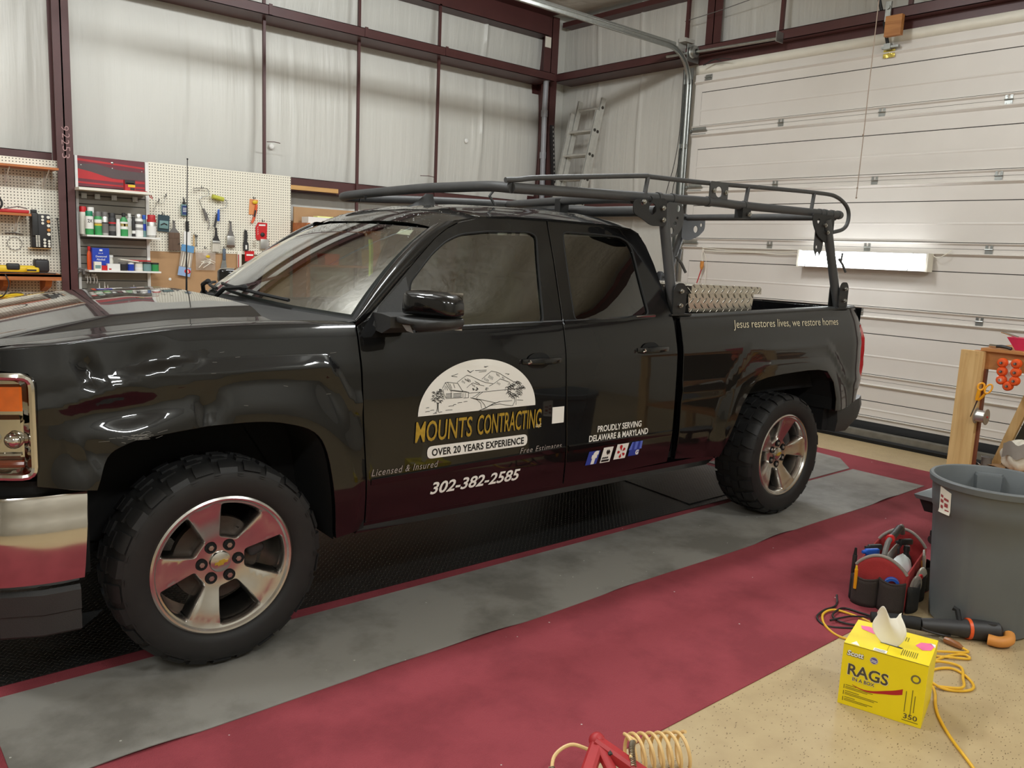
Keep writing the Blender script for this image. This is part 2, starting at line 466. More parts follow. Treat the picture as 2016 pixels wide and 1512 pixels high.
class MB:
    def __init__(s):
        s.v = []; s.f = []; s.m = []; s.uv = None
        s.cur = 0
        s.T = None                    # optional transform (Matrix 4x4) applied to what is added
    def add(s, vs, fs):
        o = len(s.v)
        if s.T is not None:
            vs = [s.T @ Vector(p) for p in vs]
        s.v += [tuple(p) for p in vs]
        for f in fs:
            s.f.append(tuple(i + o for i in f)); s.m.append(s.cur)
        return s
    def box(s, c, d, rot=None, taper=None):
        x, y, z = d[0] / 2, d[1] / 2, d[2] / 2
        P = [(-x, -y, -z), (x, -y, -z), (x, y, -z), (-x, y, -z), (-x, -y, z), (x, -y, z), (x, y, z), (-x, y, z)]
        if taper:
            P = [(p[0] * (taper if p[2] > 0 else 1), p[1] * (taper if p[2] > 0 else 1), p[2]) for p in P]
        if rot is not None:
            P = [rot @ Vector(p) for p in P]
        P = [(p[0] + c[0], p[1] + c[1], p[2] + c[2]) for p in P]
        return s.add(P, [(0, 3, 2, 1), (4, 5, 6, 7), (0, 1, 5, 4), (1, 2, 6, 5), (2, 3, 7, 6), (3, 0, 4, 7)])
    def bbox(s, lo, hi):
        return s.box([(lo[i] + hi[i]) / 2 for i in range(3)], [hi[i] - lo[i] for i in range(3)])
    def rbox(s, c, d, r=0.01, seg=3, rot=None):
        """box with its vertical (z) edges and top edge rounded"""
        x, y, z = d[0] / 2, d[1] / 2, d[2] / 2
        r = min(r, x * 0.95, y * 0.95, z * 0.95)
        def ring(ins, h):
            o = []
            for (sx, sy, a0) in ((1, 1, 0), (-1, 1, PI / 2), (-1, -1, PI), (1, -1, 1.5 * PI)):
                for k in range(seg + 1):
                    a = a0 + PI / 2 * k / seg
                    rr = r - ins
                    o.append((sx * (x - r) + rr * math.cos(a), sy * (y - r) + rr * math.sin(a), h))
            return o
        rings = []
        for k in range(seg + 1):
            a = PI / 2 * (1 - k / seg)
            rings.append(ring(r * (1 - math.cos(a)) * 0.9, -z + r * (1 - math.sin(a))))
        for k in range(seg + 1):
            a = PI / 2 * k / seg
            rings.append(ring(r * (1 - math.cos(a)) * 0.9, z - r * (1 - math.sin(a))))
        return s.loft(rings, True, True, rot, c)
    def loft(s, rings, closed=True, caps=True, rot=None, c=(0, 0, 0)):
        n = len(rings[0])
        P = [p for r_ in rings for p in r_]
        if rot is not None:
            P = [rot @ Vector(p) for p in P]
        P = [(p[0] + c[0], p[1] + c[1], p[2] + c[2]) for p in P]
        F = []
        for i in range(len(rings) - 1):
            for j in range(n if closed else n - 1):
                k = (j + 1) % n
                F.append((i * n + j, i * n + k, (i + 1) * n + k, (i + 1) * n + j))
        if caps:
            F.append(tuple(range(n - 1, -1, -1)))
            F.append(tuple((len(rings) - 1) * n + j for j in range(n)))
        return s.add(P, F)
    def tube(s, path, r, n=10, closed=False, caps=True, rad=None):
        path = [Vector(p) for p in path]
        N = len(path)
        rings = []
        up = Vector((0, 0, 1))
        prev = None
        for i in range(N):
            a = path[(i - 1) % N] if (closed or i > 0) else path[i]
            b = path[(i + 1) % N] if (closed or i < N - 1) else path[i]
            t = (b - a)
            if t.length < 1e-9: t = Vector((1, 0, 0))
            t.normalize()
            if prev is None:
                q = t.cross(up)
                if q.length < 0.05: q = t.cross(Vector((0, 1, 0)))
                q.normalize()
            else:
                q = prev - t * prev.dot(t)
                if q.length < 1e-6: q = t.cross(up)
                q.normalize()
            prev = q
            w = t.cross(q)
            rr = rad[i] if rad else r
            rings.append([tuple(path[i] + (q * math.cos(2 * PI * k / n) + w * math.sin(2 * PI * k / n)) * rr) for k in range(n)])
        if closed:
            rings.append(rings[0])
        return s.loft(rings, True, caps and not closed)
    def cyl(s, p0, p1, r0, r1=None, n=16, caps=True):
        return s.tube([p0, p1], r0, n, False, caps, [r0, r0 if r1 is None else r1])
    def lathe(s, prof, c=(0, 0, 0), n=24, rot=None, a0=0.0, a1=2 * PI, caps=False):
        """profile [(radius, height)] about z"""
        full = abs(a1 - a0 - 2 * PI) < 1e-6
        rings = []
        for (r_, h) in prof:
            m_ = n if full else n + 1
            rings.append([(r_ * math.cos(a0 + (a1 - a0) * k / n), r_ * math.sin(a0 + (a1 - a0) * k / n), h) for k in range(m_)])
        return s.loft(rings, full, caps, rot, c)
    def prism(s, poly, depth, rot=None, c=(0, 0, 0)):
        """2-D outline in local x,z; thickness along y from 0 to depth"""
        n = len(poly)
        P = [(p[0], 0, p[1]) for p in poly] + [(p[0], depth, p[1]) for p in poly]
        if rot is not None:
            P = [rot @ Vector(p) for p in P]
        P = [(p[0] + c[0], p[1] + c[1], p[2] + c[2]) for p in P]
        F = [tuple(range(n)), tuple(range(2 * n - 1, n - 1, -1))]
        for i in range(n):
            j = (i + 1) % n
            F.append((j, i, n + i, n + j))
        return s.add(P, F)
    def grid(s, fn, nu, nv):
        P = [fn(i / nu, j / nv) for i in range(nu + 1) for j in range(nv + 1)]
        F = [(i * (nv + 1) + j, (i + 1) * (nv + 1) + j, (i + 1) * (nv + 1) + j + 1, i * (nv + 1) + j + 1) for i in range(nu) for j in range(nv)]
        return s.add(P, F)
    def ball(s, c, r, n=12, sq=(1, 1, 1), rot=None):
        rings = []
        h = n // 2
        for i in range(h + 1):
            a = -PI / 2 + PI * i / h
            rr = max(math.cos(a), 1e-3)
            rings.append([(r * rr * math.cos(2 * PI * k / n) * sq[0], r * rr * math.sin(2 * PI * k / n) * sq[1], r * math.sin(a) * sq[2]) for k in range(n)])
        return s.loft(rings, True, True, rot, c)
    def build(s, name, mats, parent=None, smooth=35, stuff=False, recalc=True, solid=0):
        me = bpy.data.meshes.new(name)
        me.from_pydata(s.v, [], s.f)
        if not isinstance(mats, (list, tuple)):
            mats = [mats]
        for m_ in mats:
            me.materials.append(K[m_] if isinstance(m_, str) else m_)
        if len(mats) > 1:
            me.polygons.foreach_set('material_index', s.m)
        if recalc:
            bm = bmesh.new(); bm.from_mesh(me)
            bmesh.ops.recalc_face_normals(bm, faces=bm.faces)
            bm.to_mesh(me); bm.free()
        if smooth:
            me.polygons.foreach_set('use_smooth', [True] * len(me.polygons))
            me.set_sharp_from_angle(angle=R(smooth))
        me.update()
        o = bpy.data.objects.new(name, me)
        COL.objects.link(o)
        if parent is not None:
            o.parent = parent
        if stuff:
            o['kind'] = 'stuff'
        if solid:
            md = o.modifiers.new('thickness', 'SOLIDIFY'); md.thickness = solid; md.offset = 0
        return o

def tag(o, label, cat, group=None, kind=None):
    o['label'] = label
    o['category'] = cat
    if group: o['group'] = group
    if kind: o['kind'] = kind
    return o

def thing(name, label, cat, loc=(0, 0, 0), rz=0.0, group=None, rot=None):
    o = bpy.data.objects.new(name, None)
    COL.objects.link(o)
    o.location = loc
    o.rotation_euler = rot if rot else (0, 0, rz)
    o.empty_display_size = 0.1
    return tag(o, label, cat, group)

def solo(name, mb, mats, label, cat, loc=(0, 0, 0), rz=0.0, group=None, rot=None, smooth=35, kind=None, solid=0):
    o = mb.build(name, mats, None, smooth, solid=solid)
    o.location = loc
    o.rotation_euler = rot if rot else (0, 0, rz)
    return tag(o, label, cat, group, kind)

def struct(name, mb, mats, parent=None, smooth=35):
    o = mb.build(name, mats, parent, smooth)
    if parent is None:
        o['kind'] = 'structure'
    return o

def text_shape(body, size=1.0, bold=0.0, shear=0.0, xs=1.0, space=1.0, align='LEFT'):
    """outline of a line of lettering as flat verts (x, y) and faces"""
    cu = bpy.data.curves.new('lettering', 'FONT')
    cu.body = body
    cu.size = size
    cu.offset = bold
    cu.shear = shear
    cu.space_character = space
    cu.align_x = align
    cu.resolution_u = 3
    ob = bpy.data.objects.new('lettering', cu)
    COL.objects.link(ob)
    dg = bpy.context.evaluated_depsgraph_get()
    me = bpy.data.meshes.new_from_object(ob.evaluated_get(dg))
    vs = [(v.co.x * xs, v.co.y) for v in me.vertices]
    fs = [tuple(p.vertices) for p in me.polygons]
    bpy.data.objects.remove(ob, do_unlink=True)
    bpy.data.curves.remove(cu)
    bpy.data.meshes.remove(me)
    return vs, fs

def fit_text(body, x0, x1, h, bold=0.0, shear=0.0, space=1.0):
    """lettering scaled to run from x0 to x1 with capital height h"""
    vs, fs = text_shape(body, 1.0, bold, shear, 1.0, space)
    a = min(p[0] for p in vs); b = max(p[0] for p in vs)
    caps, _ = text_shape('H', 1.0, bold)
    ch = max(p[1] for p in caps) - min(p[1] for p in caps)
    kx = (x1 - x0) / (b - a); ky = h / ch
    return [(x0 + (p[0] - a) * kx, p[1] * ky) for p in vs], fs

def catmull(pts, per=8, closed=False):
    P = [Vector(p) for p in pts]
    n = len(P)
    out = []
    for i in range(n if closed else n - 1):
        p0 = P[(i - 1) % n] if (closed or i > 0) else P[i] * 2 - P[i + 1]
        p1 = P[i]; p2 = P[(i + 1) % n]
        p3 = P[(i + 2) % n] if (closed or i < n - 2) else P[i + 1] * 2 - P[i]
        for k in range(per):
            t = k / per
            out.append(0.5 * ((2 * p1) + (p2 - p0) * t + (2 * p0 - 5 * p1 + 4 * p2 - p3) * t * t + (3 * p1 - p0 - 3 * p2 + p3) * t ** 3))
    if not closed:
        out.append(P[-1])
    return out
# ================================================================== the room
XW, YW = 6.86, 5.58             # inner faces of the insulated door wall and back wall
def pillow(z):
    """insulation bellies out between the girts"""
    e = [0.0, 2.235, 3.885, 5.2]
    for a, b in zip(e, e[1:]):
        if a <= z <= b:
            return math.sin(PI * (z - a) / (b - a)) ** 0.5
    return 0
def wrinkle(t, z):
    w = 0.0
    for k, (c, a, s) in enumerate(SEAMS):
        d = t - c - 0.03 * math.sin(1.3 * z + k)
        w += a * math.exp(-(d / s) ** 2)
    return w
SEAMS = [(-2.0, 0.015, 0.02), (-0.6, 0.02, 0.02), (0.42, 0.02, 0.02), (1.75, 0.014, 0.015), (2.42, 0.035, 0.02), (2.9, 0.012, 0.014), (3.66, 0.03, 0.018), (4.4, 0.010, 0.012), (5.42, 0.035, 0.02), (5.3, 0.02, 0.012), (5.75, 0.012, 0.014)]
mb = MB()
mb.bbox((-7.2, -7.2, -0.1), (7.2, 6.0, 0.0))
struct('floor', mb, 'floor')
mb = MB()
mb.grid(lambda a, b: (-7.0 + 13.9 * a, YW - 0.075 * pillow(5.0 * b) - wrinkle(-7.0 + 13.9 * a, 5.0 * b) * (0.4 + 0.6 * pillow(5.0 * b)), 5.0 * b), 420, 60)
struct('wall_back', mb, 'insul', smooth=80)
SEAMS = [(4.9, 0.03, 0.02), (4.15, 0.03, 0.018), (3.6, 0.014, 0.014), (3.35, 0.02, 0.016), (2.6, 0.02, 0.015), (1.1, 0.02, 0.02), (0.2, 0.02, 0.02), (-1.4, 0.02, 0.02)]
def side_wall(lo, hi, z0, z1, nm):
    mb = MB()
    n = max(20, int((hi - lo) * 40)); m_ = max(6, int((z1 - z0) * 12))
    mb.grid(lambda a, b: (XW - 0.075 * pillow(z0 + (z1 - z0) * b) - wrinkle(lo + (hi - lo) * a, z0 + (z1 - z0) * b) * 0.7, lo + (hi - lo) * a, z0 + (z1 - z0) * b), n, m_)
    return struct(nm, mb, 'insul_side', smooth=80)
side_wall(3.22, 5.9, 0, 5.0, 'wall_right')
side_wall(-0.72, 3.22, 3.80, 5.0, 'wall_right_upper')
side_wall(-7.2, -0.72, 0, 5.0, 'wall_right_front')
mb = MB(); mb.bbox((-7.2, -7.3, 0), (7.2, -7.2, 5.0))
struct('wall_front', mb, mat('far_shop_wall', (176, 172, 160), 0.7, 0, 0.1, scale=1))
mb = MB(); mb.bbox((-7.3, -7.3, 0), (-7.0, 6.0, 5.0))
struct('wall_left', mb, mat('left_shop_wall', (186, 182, 172), 0.7, 0, 0.1, scale=1))
mb = MB()
mb.grid(lambda a, b: (-7.2 + 14.2 * a, -7.3 + 13.2 * b, CEIL + 0.03 * math.sin(2 * PI * (a * 14.2 / 1.5)) ** 2), 140, 20)
struct('ceiling', mb, 'ceiling', smooth=80)

def c_channel(mb, a, b, out, depth, h, t=0.006):
    """C-section girt from a to b (lower inner line); out = unit vector towards the wall"""
    a, b, out = Vector(a), Vector(b), Vector(out)
    up = Vector((0, 0, 1))
    def slab(p, q, u1, l1, u2, l2):
        P = [p, q, q + u1 * l1, p + u1 * l1]
        P = P + [x + u2 * l2 for x in P]
        mb.add(P, [(0, 1, 2, 3), (7, 6, 5, 4), (0, 4, 5, 1), (1, 5, 6, 2), (2, 6, 7, 3), (3, 7, 4, 0)])
    slab(a, b, up, h, out, t)                       # inner web
    slab(a, b, out, depth, up, t)                   # bottom flange
    slab(a + up * (h - t), b + up * (h - t), out, depth, up, t)
N = [0]
def trim(mb, m_='oxide'):
    N[0] += 1
    return struct('trim_%d' % N[0], mb, m_)
# back wall girts (front face at y 5.33, top flange lit, underside dark)
for yf, z0, z1, x0, x1 in ((5.33, 2.165, 2.315, -7.0, 0.56), (5.33, 2.165, 2.315, 0.69, 6.27), (5.16, 3.823, 3.920, -7.0, 0.56), (5.16, 3.823, 3.920, 0.69, 6.30)):
    mb = MB(); c_channel(mb, (x0, yf, z0), (x1, yf, z0), (0, 1, 0), 5.535 - yf, z1 - z0); trim(mb)
# eave strut along the back wall under the ceiling
mb = MB(); c_channel(mb, (-7.0, 5.30, 4.40), (6.30, 5.30, 4.40), (0, 1, 0), 0.24, 0.26); trim(mb)
mb = MB(); mb.bbox((-7.0, 5.02, 4.63), (6.30, 5.30, 4.645)); trim(mb)
# door wall girt and header
mb = MB(); c_channel(mb, (6.49, -7.0, 3.870), (6.49, 5.40, 3.870), (1, 0, 0), 0.34, 0.098); trim(mb)
mb = MB(); mb.bbox((6.600, -0.70, 3.79), (6.612, 3.12, 3.869)); trim(mb)
mb = MB(); c_channel(mb, (6.60, 3.30, 2.165), (6.60, 5.40, 2.165), (1, 0, 0), 0.20, 0.15); trim(mb)
mb = MB(); mb.bbox((6.62, -7.0, 4.58), (6.80, 5.4, 4.64)); trim(mb)
# columns: back-wall frame, corner, door jamb, second jamb
def column(x0, x1, y0, y1, h, along):
    mb = MB(); t = 0.012
    if along == 'y':        # flanges face the room
        mb.bbox((x0, y0, 0), (x1, y0 + t, h)); mb.bbox((x0, y1 - t, 0), (x1, y1, h)); mb.bbox(((x0 + x1) / 2 - t / 2, y0, 0), ((x0 + x1) / 2 + t / 2, y1, h))
    else:
        mb.bbox((x0, y0, 0), (x0 + t, y1, h)); mb.bbox((x1 - t, y0, 0), (x1, y1, h)); mb.bbox((x0, (y0 + y1) / 2 - t / 2, 0), (x1, (y0 + y1) / 2 + t / 2, h))
    mb.bbox((x0 - 0.01, y0 - 0.01, 0), (x1 + 0.01, y1 + 0.01, 0.015))
    return trim(mb)
column(0.562, 0.690, 5.15, 5.325, 4.66, 'y')
column(6.26, 6.50, 5.33, 5.55, 4.66, 'y')
column(6.685, 6.86, 2.925, 3.125, 4.64, 'x')
column(6.685, 6.86, -0.90, -0.70, 4.64, 'x')
# thin upright straps across the insulation
for x in (2.490, 3.560, 4.610):
    mb = MB()
    mb.bbox((x - 0.014, 5.300, 0.9), (x + 0.014, 5.328, 3.822)); mb.bbox((x - 0.014, 5.30, 3.922), (x + 0.014, 5.33, 4.42))
    mb.bbox((x - 0.018, 5.150, 3.83), (x + 0.018, 5.159, 3.93))
    trim(mb)
for y in (3.32, 2.11, 0.80):
    mb = MB(); mb.bbox((6.585, y - 0.018, 3.97), (6.62, y + 0.018, 4.60)); trim(mb)
mb = MB(); mb.bbox((6.235, 5.30, 0.0), (6.25, 5.33, 3.80)); trim(mb)

# ---- overhead door: six insulated sections
door = bpy.data.objects.new('door_1', None); COL.objects.link(door); door['kind'] = 'structure'
DX = 6.62
ZS = [0.175, 0.578, 1.225, 1.842, 2.462, 3.082, 3.700]
Y0, Y1 = -0.68, 3.155
for i in range(6):
    z0, z1 = ZS[i] + 0.0015, ZS[i + 1] - 0.0015
    mb = MB()
    mb.bbox((DX, Y0, z0), (DX + 0.045, Y1, z1))
    # rails top and bottom with their lips
    for (za, zb_, sgn) in ((z0, z0 + 0.048, 1), (z1 - 0.046, z1, -1)):
        if i == 5 and sgn == -1: za = z1 - 0.09
        pr = [(DX, za), (DX - 0.004, za), (DX - 0.010, za + 0.004), (DX - 0.010, zb_ - 0.004), (DX - 0.004, zb_), (DX, zb_)]
        if sgn == 1: pr = [(DX, za), (DX - 0.010, za), (DX - 0.010, zb_ - 0.020), (DX - 0.026, zb_ - 0.004), (DX - 0.026, zb_ + 0.002), (DX, zb_ + 0.004)]
        else: pr = [(DX, za - 0.022), (DX - 0.030, za), (DX - 0.030, za + 0.006), (DX - 0.010, za + 0.012), (DX - 0.010, zb_), (DX, zb_)]
        mb.loft([[(x, Y0, z) for x, z in pr], [(x, Y1, z) for x, z in pr]], True, True)
    # lining sheet with a shadow-gap frame and faint ribs
    zt = z1 - 0.20
    mb.bbox((DX - 0.006, Y0 + 0.09, z0 + 0.058), (DX, Y1 - 0.10, zt - 0.004))
    mb.bbox((DX - 0.006, Y0 + 0.09, zt + 0.004), (DX, Y1 - 0.10, z1 - 0.072))
    for zz in (z0 + 0.058 + (zt - z0 - 0.06) * 0.45,):
        mb.add([(DX - 0.0062, Y0 + 0.09, zz - 0.012), (DX - 0.0062, Y1 - 0.1, zz - 0.012), (DX - 0.010, Y1 - 0.1, zz), (DX - 0.010, Y0 + 0.09, zz), (DX - 0.0062, Y1 - 0.1, zz + 0.012), (DX - 0.0062, Y0 + 0.09, zz + 0.012)], [(0, 1, 2, 3), (3, 2, 4, 5)])
    sec = mb.build('door_section', 'door', door, smooth=0)
    mb = MB()
    mb.bbox((DX - 0.0015, Y0 + 0.085, zt - 0.005), (DX + 0.002, Y1 - 0.095, zt + 0.005))
    mb.bbox((DX - 0.0015, Y1 - 0.103, z0 + 0.05), (DX + 0.002, Y1 - 0.095, zt))
    mb.bbox((DX - 0.002, Y0, z0 + 0.050), (DX + 0.002, Y1, z0 + 0.057))
    mb.build('shadow_gap', 'seam', sec, smooth=0)
    if i < 5:
        mb = MB()
        mb.bbox((DX - 0.006, Y0, z1 - 0.001), (DX + 0.02, Y1, z1 + 0.004))
        mb.build('joint', 'seam', sec, smooth=0)
def hinge(y, z, w=0.06):
    mb = MB()
    mb.bbox((DX - 0.017, y - w / 2, z - 0.050), (DX - 0.011, y + w / 2, z - 0.008))
    mb.bbox((DX - 0.017, y - w / 2, z + 0.004), (DX - 0.011, y - w * 0.15, z + 0.045))
    mb.bbox((DX - 0.017, y + w * 0.15, z + 0.004), (DX - 0.011, y + w / 2, z + 0.045))
    mb.cyl((DX - 0.020, y - w * 0.55, z), (DX - 0.020, y + w * 0.55, z), 0.006, None, 8)
    for dy in (-0.3, 0.3):
        mb.cyl((DX - 0.021, y + dy * w, z - 0.03), (DX - 0.016, y + dy * w, z - 0.03), 0.005, None, 8)
        mb.cyl((DX - 0.021, y + dy * w, z + 0.03), (DX - 0.016, y + dy * w, z + 0.03), 0.005, None, 8)
    return mb.build('hinge', 'steel', door, smooth=30)
for z in ZS[1:6]:
    for y in (2.020, 0.960, -0.118):
        hinge(y, z)
    mb = MB()                                    # end hinge with roller
    mb.bbox((DX - 0.020, 2.96, z - 0.055), (DX - 0.012, 3.14, z - 0.030)); mb.bbox((DX - 0.020, 2.96, z + 0.012), (DX - 0.012, 3.14, z + 0.040))
    mb.cyl((DX - 0.026, 2.94, z), (DX - 0.026, 3.17, z), 0.009, None, 8)
    mb.cyl((DX - 0.026, 3.150, z), (DX - 0.026, 3.165, z), 0.022, None, 12)
    mb.build('end_hinge', 'steel', door, smooth=30)
mb = MB(); mb.bbox((DX - 0.030, 2.93, 3.645), (DX - 0.010, 3.02, 3.66)); mb.bbox((DX - 0.030, 2.93, 3.62), (DX - 0.010, 3.02, 3.63)); mb.bbox((DX - 0.014, 2.93, 3.60), (DX - 0.010, 3.02, 3.68))
mb.build('top_bracket', 'steel', door)
# ragged top seal, bottom rubber and apron
mb = MB()
rr = random.Random(3)
us = [Y0 + (Y1 - Y0) * k / 70 for k in range(71)]
mb.loft([[(DX - 0.012, y, 3.695) for y in us], [(DX - 0.016, y, 3.80 + rr.uniform(-0.012, 0.012)) for y in us]], False, False)
mb.build('top_seal', 'cream', door, solid=0.004)
mb = MB()
mb.loft([[(DX - 0.004, y, 0.178), (DX - 0.03, y, 0.15), (DX - 0.035, y, 0.10 + 0.008 * math.sin(5 * y)), (DX + 0.03, y, 0.085), (DX + 0.04, y, 0.17)] for y in [Y0 + (Y1 - Y0) * k / 40 for k in range(41)]], True, True)
mb.build('bottom_rubber', 'soft_black', door, smooth=50)
mb = MB()
mb.bbox((DX - 0.12, Y0, 0.0), (DX + 0.08, Y1, 0.10))
mb.build('sill', mat('grey_weathered_sill', (118, 114, 104), 0.5, 0, 0.2, scale=10), door)
mb = MB()
mb.loft([[(x, y, z) for (x, z) in ((6.47, 0.0), (6.465, 0.03), (6.485, 0.048), (6.51, 0.03), (6.525, 0.045), (6.55, 0.02), (6.56, 0.0))] for y in (Y0, 3.12)], True, True)
mb.build('threshold_strip', 'soft_black', door, smooth=20)
# tracks
mb = MB()
def track(path, nrm):
    """galvanised C track: open side faces nrm"""
    pr = [(-0.025, 0.0), (-0.025, 0.028), (-0.012, 0.032), (0.012, 0.032), (0.025, 0.028), (0.025, 0.0)]
    rings = []
    P = [Vector(p) for p in path]
    for i, p in enumerate(P):
        t = (P[min(i + 1, len(P) - 1)] - P[max(i - 1, 0)]).normalized()
        n = Vector(nrm)
        w = t.cross(n).normalized()
        rings.append([tuple(p + w * a + n * b) for a, b in pr])
    mb.loft(rings, False, False)
arc = [(6.55 - 0.38 * (1 - math.cos(a)), 3.185, 3.56 + 0.38 * math.sin(a)) for a in [PI / 2 * k / 10 for k in range(11)]]
track([(6.575, 3.185, 0.02), (6.565, 3.185, 2.0), (6.552, 3.185, 3.5)] + arc + [(0.8, 3.185, 3.955)], (0, 1, 0))
tk = mb.build('track', 'steel', door, smooth=30, solid=0.003)
mb = MB()                                         # angle iron beside / above
mb.bbox((6.60, 3.19, 0.02), (6.606, 3.27, 3.78)); mb.bbox((6.54, 3.264, 0.02), (6.606, 3.27, 3.78))
for z in (0.5, 1.3, 2.1, 2.9, 3.6): mb.bbox((6.55, 3.19, z), (6.606, 3.266, z + 0.05))
mb.bbox((0.8, 3.22, 3.97), (6.3, 3.275, 3.976)); mb.bbox((0.8, 3.216, 3.935), (6.3, 3.222, 4.0))
mb.build('track_angle', 'steel', door, smooth=0)
mb = MB()                                         # torsion shaft, drum and bearing plate
mb.cyl((6.42, 2.00, 3.87), (6.42, 3.44, 3.90), 0.015, None, 12)
mb.lathe([(0.055, -0.03), (0.062, -0.02), (0.05, -0.01), (0.05, 0.02), (0.062, 0.03), (0.03, 0.035)], (6.42, 3.06, 3.893), 20, rotm(PI / 2, 0, 0))
mb.bbox((6.36, 3.10, 3.80), (6.56, 3.108, 3.98)); mb.bbox((6.36, 2.0, 3.83), (6.48, 2.008, 3.93))
mb.build('torsion_shaft', 'steel', door, smooth=30)
mb = MB()
mb.bbox((6.36, 3.14, 4.01), (6.52, 3.24, 4.05)); mb.bbox((6.36, 3.235, 3.93), (6.50, 3.24, 4.05))
mb.build('end_bracket', 'alu', door)
for k, dy in enumerate((0, 0.03)):
    mb = MB()
    mb.tube(catmull([(6.50, 3.215 + dy, 3.75), (6.50, 3.205 + dy * 1.2, 3.1), (6.50, 3.23 + dy * 2, 2.7), (6.50, 3.29 + dy * 3, 2.35), (6.50, 3.30 + dy * 3, 1.9)], 6), 0.004, 6)
    mb.build('lift_cable', 'cord_black', door)

# ---- ceiling strip lamps (above the frame)
for i, (lx, ly) in enumerate(LAMPS):
    t = thing('ceiling_strip_lamp', 'white strip lamp hanging under the ceiling, out of the photo', 'lamp', (lx, ly, CEIL - 0.19), 0, 'ceiling strip lamps')
    mb = MB()
    mb.loft([[(x, -0.15, 0.0), (x, -0.09, 0.07), (x, 0.09, 0.07), (x, 0.15, 0.0)] for x in (-0.62, 0.62)], True, True)
    mb.build('housing', 'reflector', t)
    mb = MB(); mb.loft([[(x, 0.13 * math.cos(a), -0.05 * math.sin(a) - 0.001) for a in [PI * k / 10 for k in range(11)]] for x in (-0.58, 0.58)], True, True); mb.build('diffuser', 'lamp_on', t)
    mb = MB(); mb.cyl((-0.5, 0, 0.07), (-0.5, 0, 0.20), 0.004); mb.cyl((0.5, 0, 0.07), (0.5, 0, 0.20), 0.004); mb.build('hanger', 'steel', t)

# ---- floor coverings
def sheet(name, x0, x1, y0, y1, z, th, m_, label, cat, wave=0.0, nx=90, ny=6, edge=None, seed=1):
    r_ = random.Random(seed)
    ph = [r_.uniform(0, 6.28) for _ in range(4)]
    def lift(x, b):
        if not wave: return 0
        w = max(0.0, math.sin(5.1 * x + ph[0]) + 0.8 * math.sin(8.7 * x + ph[1]) + 0.5 * math.sin(3.1 * x + ph[2]) - 0.35) * wave
        return w * max(0, 1 - b * 7)
    mb = MB()
    def fn(a, b, top):
        xa = x0 + (x1 - x0) * a
        ya = y0 + (y1 - y0) * b
        if edge: xa, ya = edge(a, b, xa, ya)
        ya += 0.006 * math.sin(4 * xa + ph[3]) * (1 - b) * (1 if wave else 0)
        return (xa, ya, z + lift(xa, b) + (th if top else 0))
    B = [0, 0.03, 0.07, 0.14, 0.3, 0.6, 1.0]
    n = len(B)
    P = [fn(i / nx, b, True) for i in range(nx + 1) for b in B]
    Q = [fn(i / nx, b, False) for i in range(nx + 1) for b in B]
    F = []
    o = len(P)
    for i in range(nx):
        for j in range(n - 1):
            F.append((i * n + j, (i + 1) * n + j, (i + 1) * n + j + 1, i * n + j + 1))
            F.append((o + i * n + j + 1, o + (i + 1) * n + j + 1, o + (i + 1) * n + j, o + i * n + j))
        F.append((o + i * n, o + (i + 1) * n, (i + 1) * n, i * n))
        F.append((i * n + n - 1, (i + 1) * n + n - 1, o + (i + 1) * n + n - 1, o + i * n + n - 1))
    for i in (0, nx):
        for j in range(n - 1):
            F.append((i * n + j, i * n + j + 1, o + i * n + j + 1, o + i * n + j))
    mb.add(P + Q, F)
    o_ = solo(name, mb, m_, label, cat, smooth=40)
    return o_
sheet('carpet_runner', -3.6, 5.815, -1.300, 3.0, 0.0005, 0.003, 'red_carpet', 'wide red carpet covering the floor under and beside the truck', 'carpet', 0.0)
def ge(a, b, x, y):
    if a < 0.02: x += 0.03 * b
    return x, y
sheet('rubber_runner', -0.765, 5.30, -0.385, 0.215, 0.004, 0.003, 'grey_mat', 'grey stained rubber runner with curling edge under near wheels', 'floor mat', 0.007, 150, edge=lambda a, b, x, y: (x, y + 0.02 * a * (1 - b)), seed=5)
sheet('rubber_mat', 4.40, 5.60, 0.245, 1.0, 0.004, 0.004, 'grey_mat', 'small grey rubber mat behind the rear wheel, beyond the runner', 'floor mat', 0.0, edge=lambda a, b, x, y: (x - 0.30 * max(0, 1 - b * 3) * a, y))
mbp = sheet('tread_mat', -3.4, 3.75, 0.340, 2.2, 0.005, 0.004, 'plate_black', 'black diamond-tread mat lying under the truck body', 'floor mat', 0.0, edge=lambda a, b, x, y: (x, y - 0.055 * a * (1 - b) - 0.02 * (1 - b)))
mbt = sheet('tread_mat', 3.30, 4.25, 0.30, 1.9, 0.0095, 0.004, 'plate_black', 'shorter black diamond-tread mat overlapping ahead of rear wheel', 'floor mat', 0.0, edge=lambda a, b, x, y: (x + 0.15 * b, y + 0.03 * (1 - b)))
def box_uv(o, swap=False):
    me = o.data
    uv = me.uv_layers.new(name='uv')
    for p in me.polygons:
        n = p.normal
        k = max(range(3), key=lambda i: abs(n[i]))
        for li in p.loop_indices:
            c = me.vertices[me.loops[li].vertex_index].co
            uv.data[li].uv = (c.y, c.z) if k == 0 else ((c.x, c.z) if k == 1 else (c.x, c.y))
box_uv(mbp); box_uv(mbt)
# ================================================================== pickup truck
# truck frame: u runs towards the tail, v across (0 = face of the near wheels), z up
YAW = -0.03499
VC = 0.99
truck = thing('pickup_truck', 'black double-cab pickup truck with dented front fender and door lettering', 'truck', (0, 0, 0), YAW)

